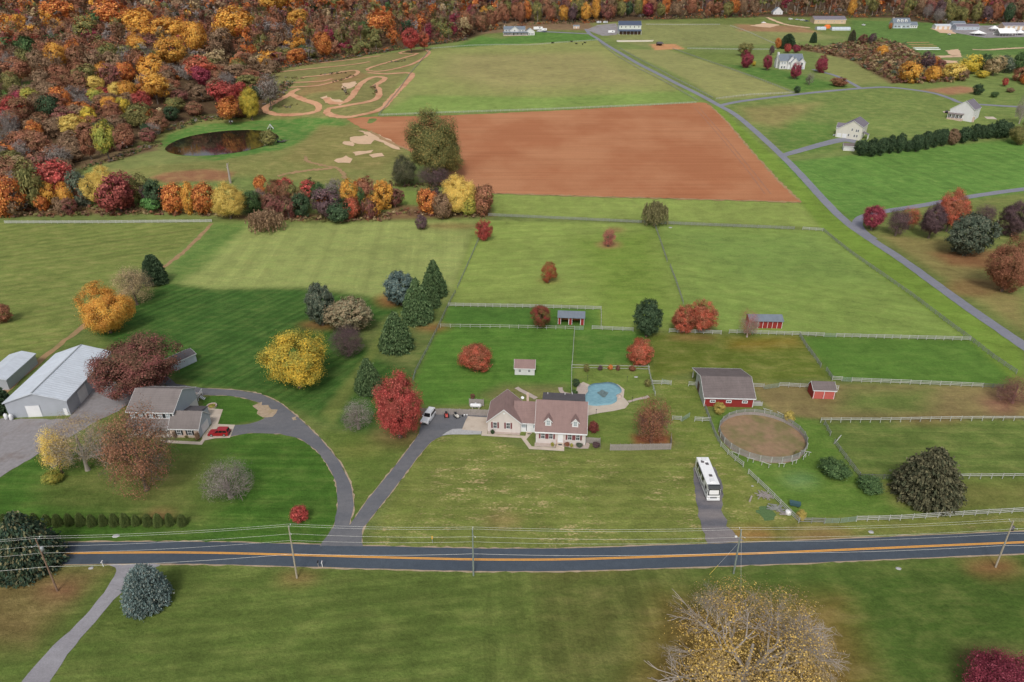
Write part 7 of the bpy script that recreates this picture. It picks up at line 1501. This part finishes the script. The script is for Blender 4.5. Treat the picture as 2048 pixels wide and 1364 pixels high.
def trailer(px, py, L, H, label, mat, rz=0):
    e = empty('box_trailer', g(px, py), R(rz), label, 'trailer'); m = MB(); m.prism([(0, .6), (L, .6), (L+.5, 1.0), (L+.35, H-.1), (L, H), (.1, H), (0, H-.1)], -1.2, 1.2, 'y'); m.build('body', mat, e, bevel=.08)
    for s in (-1, 1):
        for x in (L*.4, L*.4+.9): wheel(e, x, s*1.1, .36, .22)
        part('window', M['carglass'], e, (L*.6, L*.8, s*1.22-.015, s*1.22+.015, H*.55, H*.8))
    m = MB(); m.tube([(L+.3, 0, .6), (L+1.6, 0, .5)], .06, 6); m.build('hitch', M['black'], e); part('roof_unit', W_, e, (L*.4, L*.55, -.4, .4, H, H+.25)); return e
trailer(1067, 60, 10, 3.4, 'large white camper behind the farmhouse garage', M['car_white']); trailer(1083, 62, 5.5, 2.8, 'small white camper beside the blue car', M['car_white'])
trailer(1216, 66.5, 7, 2.9, 'white stock trailer beside the bank barn', M['car_white']); trailer(1193, 47, 5, 2.6, 'grey trailer at the wood edge above the farm yard', M['car_silver']); trailer(1206, 47, 5, 2.5, 'grey box trailer at the wood edge by the farm yard', M['car_silver'])
# ---- motorhome: white coach, dark front cap facing the road
A = g(1441, 1003); B = g(1409, 1002); fr = (A+B)/2; back = g(1399, 936); dr = Vector((fr.x-back.x, fr.y-back.y, 0)); rzm = math.atan2(dr.y, dr.x)
rv = empty('motorhome', fr-dr.normalized()*5.0, rzm, 'white motorhome coach with dark front cap on the gravel pad', 'motorhome'); Lr, Wr, Hr = 10.2, 1.28, 3.5
m = MB(); m.prism([(-Lr/2, .5), (-Lr/2, Hr-.12), (-Lr/2+.12, Hr), (Lr/2-.6, Hr), (Lr/2-.15, Hr-.45), (Lr/2, 1.5), (Lr/2+.05, .9), (Lr/2-.1, .45), (-Lr/2+.1, .42)], -Wr, Wr, 'y'); m.build('body', M['car_white'], rv, bevel=.12)
m = MB(); m.slab((Lr/2-1.0, -Wr*.97, Hr+.03), (Lr/2-.58, -Wr*.97, Hr+.03), (Lr/2-.58, Wr*.97, Hr+.03), (Lr/2-1.0, Wr*.97, Hr+.03), .05); m.slab((Lr/2-.58, -Wr*.97, Hr+.03), (Lr/2-.1, -Wr*.97, Hr-.44), (Lr/2-.1, Wr*.97, Hr-.44), (Lr/2-.58, Wr*.97, Hr+.03), .05); m.build('front_cap', M['black'], rv)
m = MB(); m.slab((Lr/2-.14, -1.18, Hr-.5), (Lr/2+.06, -1.18, 1.62), (Lr/2+.06, 1.18, 1.62), (Lr/2-.14, 1.18, Hr-.5), .03); w_ = m.build('windscreen', M['carglass'], rv)
m = MB(); m.slab((Lr/2-.09, -.95, Hr-.72), (Lr/2+.085, -.95, 1.85), (Lr/2+.085, .95, 1.85), (Lr/2-.09, .95, Hr-.72), .012); m.build('sun_shade', M['porcelain'], w_)
part('bumper', M['car_white'], rv, (Lr/2-.05, Lr/2+.22, -Wr, Wr, .45, .8)); part('grille', M['black'], rv, (Lr/2+.0, Lr/2+.09, -.7, .7, .9, 1.15))
for s in (-1, 1):
    part('headlight', M['lamp'], rv, (Lr/2-.02, Lr/2+.1, s*1.0-.18, s*1.0+.18, 1.0, 1.25)); m = MB(); m.tube([(Lr/2-.25, s*1.3, 2.7), (Lr/2+.25, s*1.62, 2.6), (Lr/2+.25, s*1.62, 2.2)], .05, 6); m.build('mirror_arm', M['black'], rv)
    for x in (Lr/2-1.7, -Lr/2+2.6): wheel(rv, x, s*1.1, .5, .32)
    for x0, x1 in ((-4.2, -2.9), (-2.4, -.6), (.2, 1.6), (2.9, 4.0)): part('window', M['carglass'], rv, (x0, x1, s*(Wr+.01)-.012, s*(Wr+.01)+.012, 1.9, 2.8))
    for x0, x1, z in ((-4.6, -1.2, 1.25), (-1.5, 1.5, .95), (1.0, 4.2, 1.35)):
        m = MB(); m.prism([(x0, z), (x0+.5, z+.28), (x1, z+.12), (x1-.4, z-.14)], s*(Wr+.008)-.006, s*(Wr+.008)+.006, 'y'); m.build('graphic_stripe', M['black'] if s < 0 else M['car_silver'], rv)
    part('awning', M['black'], rv, (-3.6, 2.0, s*(Wr+.08)-.07, s*(Wr+.08)+.07, 3.05, 3.22))
for x, y in ((-3.3, -.4), (-2.6, .35), (1.3, 0.1)): part('roof_unit', M['roof_dark'], rv, (x-.3, x+.3, y-.3, y+.3, Hr, Hr+.16))
for x in (-3.9, 2.9): part('air_conditioner', W_, rv, (x-.5, x+.5, -.45, .45, Hr, Hr+.28))
m = MB(); m.lathe([(.28, 0), (.28, .12), (.2, .25), (0, .3)], (-4.3, .5, Hr), 12); m.build('antenna_dome', W_, rv, True)
# ---- small yard things -----------------------------------------------------------
def mower(px, py, rz, label, col):
    e = empty('ride_on_mower', g(px, py), R(rz), label, 'mower'); c = paint(label.split()[0]+'_mower_paint', col)
    m = MB(); m.prism([(0.1, .35), (.95, .35), (.98, .6), (.85, .8), (.1, .85)], -.3, .3, 'y'); m.build('hood', c, e, bevel=.05); m = MB(); m.prism([(-.75, .35), (.1, .35), (.05, .5), (-.75, .62)], -.35, .35, 'y'); m.build('chassis', c, e); part('deck', M['black'], e, (-.45, .5, -.6, .6, .12, .28))
    m = MB(); m.prism([(-.6, .62), (-.15, .58), (-.15, .72), (-.5, .74), (-.58, 1.1), (-.68, 1.1)], -.25, .25, 'y'); m.build('seat', M['black'], e); m = MB(); m.tube([(.15, 0, .8), (0, 0, 1.05)], .025, 5); m.lathe([(.2, 0), (.23, .02), (.2, .04)], (0, 0, 1.05), 12); m.build('steering_wheel', M['black'], e)
    for x, r in ((.7, .22), (-.5, .3)):
        for s in (-1, 1): wheel(e, x, s*.45, r, .2)
mower(893, 833, -80, 'red ride-on mower beside the stockade fence', lin(190, 60, 50)); mower(913, 834, -60, 'pale ride-on mower next to the red mower', lin(200, 196, 186))
for px, py, c, lb in ((925, 833, 'black', 'small black bucket by the parking slab'), (929, 832.5, 'white', 'small white bucket by the parking slab'), (934, 832, 'white', 'white pail beside the parking slab edge')):
    e = empty('bucket', g(px, py), 0, lb, 'bucket'); m = MB(); m.lathe([(0, .0), (.16, 0), (.2, .42), (.22, .44), (.18, .43), (.14, .05)], seg=12); m.build('pail', M[c], e, True); m = MB(); m.tube([(-.2, 0, .42), (-.14, 0, .58), (0, 0, .64), (.14, 0, .58), (.2, 0, .42)], .012, 5); m.build('handle', M['steel'], e)
def mailbox(px, py, c, lb):
    e = empty('mailbox', g(px, py), R(5), lb, 'mailbox'); part('post', M['wood_grey'] if c != 'white' else W_, e, (-.05, .05, -.05, .05, 0, 1.05)); m = MB(); m.prism([(-.09, 1.05), (.09, 1.05), (.09, 1.2), (.05, 1.28), (-.05, 1.28), (-.09, 1.2)], -.26, .26, 'y'); m.build('box', M[c], e); part('flag', M['taillamp'], e, (.095, .105, -.05, .05, 1.15, 1.35))
mailbox(637, 1133, 'black', 'black mailbox on the south verge across from the forked driveway'); mailbox(645, 1134, 'white', 'white mailbox beside the black mailbox'); mailbox(207, 1133, 'white', 'white mailbox at the south driveway mouth')
e = empty('gas_marker', g(865, 1086), 0, 'yellow pipeline marker post at the edge of the front lawn', 'marker'); part('post', M['steel'], e, (-.04, .04, -.02, .02, 0, 1.4)); part('marker_plate', pm('yellow_marker', lin(232, 170, 30), .5, .05), e, (-.1, .1, -.045, -.022, 1.0, 1.75))
for px, py, sz, lb in ((232, 1072, .7, 'pale flat stone on the north verge by the hedge row'), (182, 1136, .5, 'pale flat slab on the south verge near the white mailbox'), (1742, 1064, .6, 'pale flat stone on the verge below the paddock gate'), (1797, 1137, .5, 'pale flat stone on the lawn south of the road'), (1272, 754, .55, 'pale boulder on the pool yard grass'), (1505, 972, .3, 'small white stone beside the timber piles'), (1341, 455, .9, 'pale rock beside the long weathered fence')):
    rg = random.Random(px); m = MB(); m.lathe([(0, .22*sz), (.5*sz, .2*sz), (.9*sz, .1*sz), (1.0*sz, -.05)], seg=9); m.v = [(x*rg.uniform(.8, 1.2), y*rg.uniform(.6, 1.0), z) for x, y, z in m.v]; o = m.build('stone', M['chips'], None, True); o.location = g(px, py); tag(o, lb, 'stone')
# timber piles by the fence
def pile(px, py, n, L, label, key, seed, spread=1.0):
    e = empty('timber_pile', g(px, py), 0, label, 'timber pile'); rg = random.Random(seed)
    for i in range(n):
        a = rg.uniform(-.5, .5)+rg.choice((.6, -.5, 2.2)); c = Vector((rg.gauss(0, spread), rg.gauss(0, spread*.6), .08+.12*(i//4))); d = Vector((math.cos(a), math.sin(a), rg.uniform(-.05, .05)))*L*rg.uniform(.5, 1)/2; bit('plank', key, e, c-d, c+d, .2, .08)
pile(1531, 993, 14, 3.0, 'stack of old brown grey planks beside the pale rail fence', 'wood_grey', 1, .5); pile(1553, 1018, 18, 2.4, 'heap of grey broken posts near the fence corner', 'rail_grey', 2, .6); pile(1567, 1026, 10, 1.8, 'smaller heap of planks at the fence corner', 'wood_grey', 3, .5)
e = empty('cut_log', g(1501, 999), R(60), 'short pale log lying on the grass by the timber piles', 'log'); m = MB(); m.tube([(-.9, 0, .2), (.9, 0, .22)], [.2, .17], 9); m.build('log', M['bark_pale'], e)
e = empty('round_bale', g(1576, 1028), 0, 'white wrapped bale by the heap of posts', 'bale'); m = MB(); m.lathe([(0, 0), (.5, .02), (.6, .12), (.6, .7), (.5, .82), (0, .84)], seg=16); m.build('bale', M['porcelain'], e, True); part('wrap_band', M['steel'], e, (-.02, .02, -.62, -.605, .1, .7))
e = empty('water_trough', g(1589, 1012), R(-20), 'dark teal trough inside the roadside fence corner', 'trough'); m = MB(); m.prism([(-.9, .35), (.9, .35), (1.05, .95), (-1.05, .95)], -.5, .5, 'y'); m.build('tub', pm('dark_teal_plastic', lin(60, 92, 98), .5, .1), e); 
for s in (-1, 1):
    for x in (-.6, .6): part('leg', M['black'], e, (x-.05, x+.05, s*.4-.05, s*.4+.05, 0, .36))
sheet('ivy_patch', [(1512,1025),(1522,1012),(1540,1012),(1550,1030),(1546,1042),(1528,1042)], pm('ground_ivy', lin(84, 112, 66), .95, .35, 3), .03, .25, .6)
# pond side things
e = empty('row_boat', g(562, 285), R(-10), 'dark dinghy on the bank at the pond corner', 'boat'); m = MB(); m.prism([(-2.2, .1), (1.6, .1), (2.6, .75), (-2.4, .7)], -.8, .8, 'y'); m.build('hull', M['car_black'], e); part('thwart', M['wood_grey'], e, (-.6, -.3, -.75, .75, .72, .76), (.7, 1.0, -.7, .7, .74, .78)); part('cover', M['car_blue'], e, (-2.0, -.8, -.7, .7, .71, .95))
e = empty('pup_tent', g(541, 258), R(15), 'white A-frame shelter on the grass above the pond', 'tent'); m = MB(); m.slab((-2, -2, .1), (0, -2, 3), (0, 2, 3), (-2, 2, .1), .06); m.slab((0, -2, 3), (2, -2, .1), (2, 2, .1), (0, 2, 3), .06); m.build('canvas', M['canvas'], e); 
for y in (-1.9, 1.9): part('pole', W_, e, (-.06, .06, y-.06, y+.06, 0, 2.85))
e = empty('garden_bench', g(462, 245), R(8), 'small white bench on the pond lawn by the wood', 'bench'); part('seat', W_, e, (-1.2, 1.2, -.3, .3, .45, .55)); part('backrest', W_, e, (-1.2, 1.2, .3, .36, .55, 1.2))
for x in (-1.1, 1.1): part('leg', W_, e, (x-.08, x+.08, -.3, -.15, 0, .45)); part('leg', W_, e, (x-.08, x+.08, .15, .29, 0, .45))
e = empty('dead_trunk', g(461, 366), 0, 'grey dead tree trunk standing behind the hedgerow', 'tree'); m = MB(); m.tube([(0, 0, -.2), (.1, 0, 5), (0, .1, 9.5)], [.65, .5, .32], 8); m.build('trunk', M['bark_pale'], e); m = MB(); m.tube([(0, 0, 8), (.8, .3, 10)], [.2, .06], 6); m.tube([(.05, 0, 6.5), (-.9, .2, 8)], [.18, .05], 6); m.build('branch', M['bark_pale'], e)
# cattle: one continuous body each
def cow_mesh():
    m = MB(); rings = [(-1.05, 1.1, .1, .14), (-.95, 1.08, .3, .36), (-.5, 1.02, .36, .42), (.1, 1.0, .38, .44), (.6, 1.05, .33, .4), (.9, 1.15, .22, .3), (1.2, 1.3, .15, .2), (1.4, 1.32, .13, .15), (1.7, 1.12, .09, .1)]; n = 10; vs = []; fs = []
    for x, z, w, h_ in rings:
        for k in range(n): a = 2*math.pi*k/n; vs.append((x, w*math.cos(a), z+h_*math.sin(a)))
    for i in range(len(rings)-1):
        for k in range(n): fs.append((i*n+k, i*n+(k+1) % n, (i+1)*n+(k+1) % n, (i+1)*n+k))
    fs += [tuple(range(n))[::-1], tuple(range((len(rings)-1)*n, len(rings)*n))]; m.add(vs, fs)
    for x, s in ((.65, -1), (.65, 1), (-.8, -1), (-.8, 1)): m.tube([(x, s*.2, .95), (x+(.06 if x < 0 else -.02), s*.2, .5), (x-(.04 if x < 0 else 0), s*.2, 0)], [.14, .075, .06], 6)
    m.tube([(-1.03, 0, 1.25), (-1.15, 0, .9), (-1.12, 0, .5)], [.04, .03, .05], 5); m.tube([(1.42, .12, 1.42), (1.38, .32, 1.42)], [.06, .02], 5); m.tube([(1.42, -.12, 1.42), (1.38, -.32, 1.42)], [.06, .02], 5); return m
cm = cow_mesh(); cb = pm('black_hide', (.02, .018, .016, 1), .8, .2)
for i, (px, py, rz) in enumerate([(1105, 87.5, 5), (1143, 84.8, 190), (1152.5, 89, -35), (1165, 90, 80), (1169.5, 87, -20)]):
    o = cm.build('cow', cb, None, True); o.location = g(px, py); o.rotation_euler = (0, 0, R(rz)); o.scale = (1.15,)*3; tag(o, 'black cow grazing below the pasture top fence', 'cow', 'cattle in the far pasture')
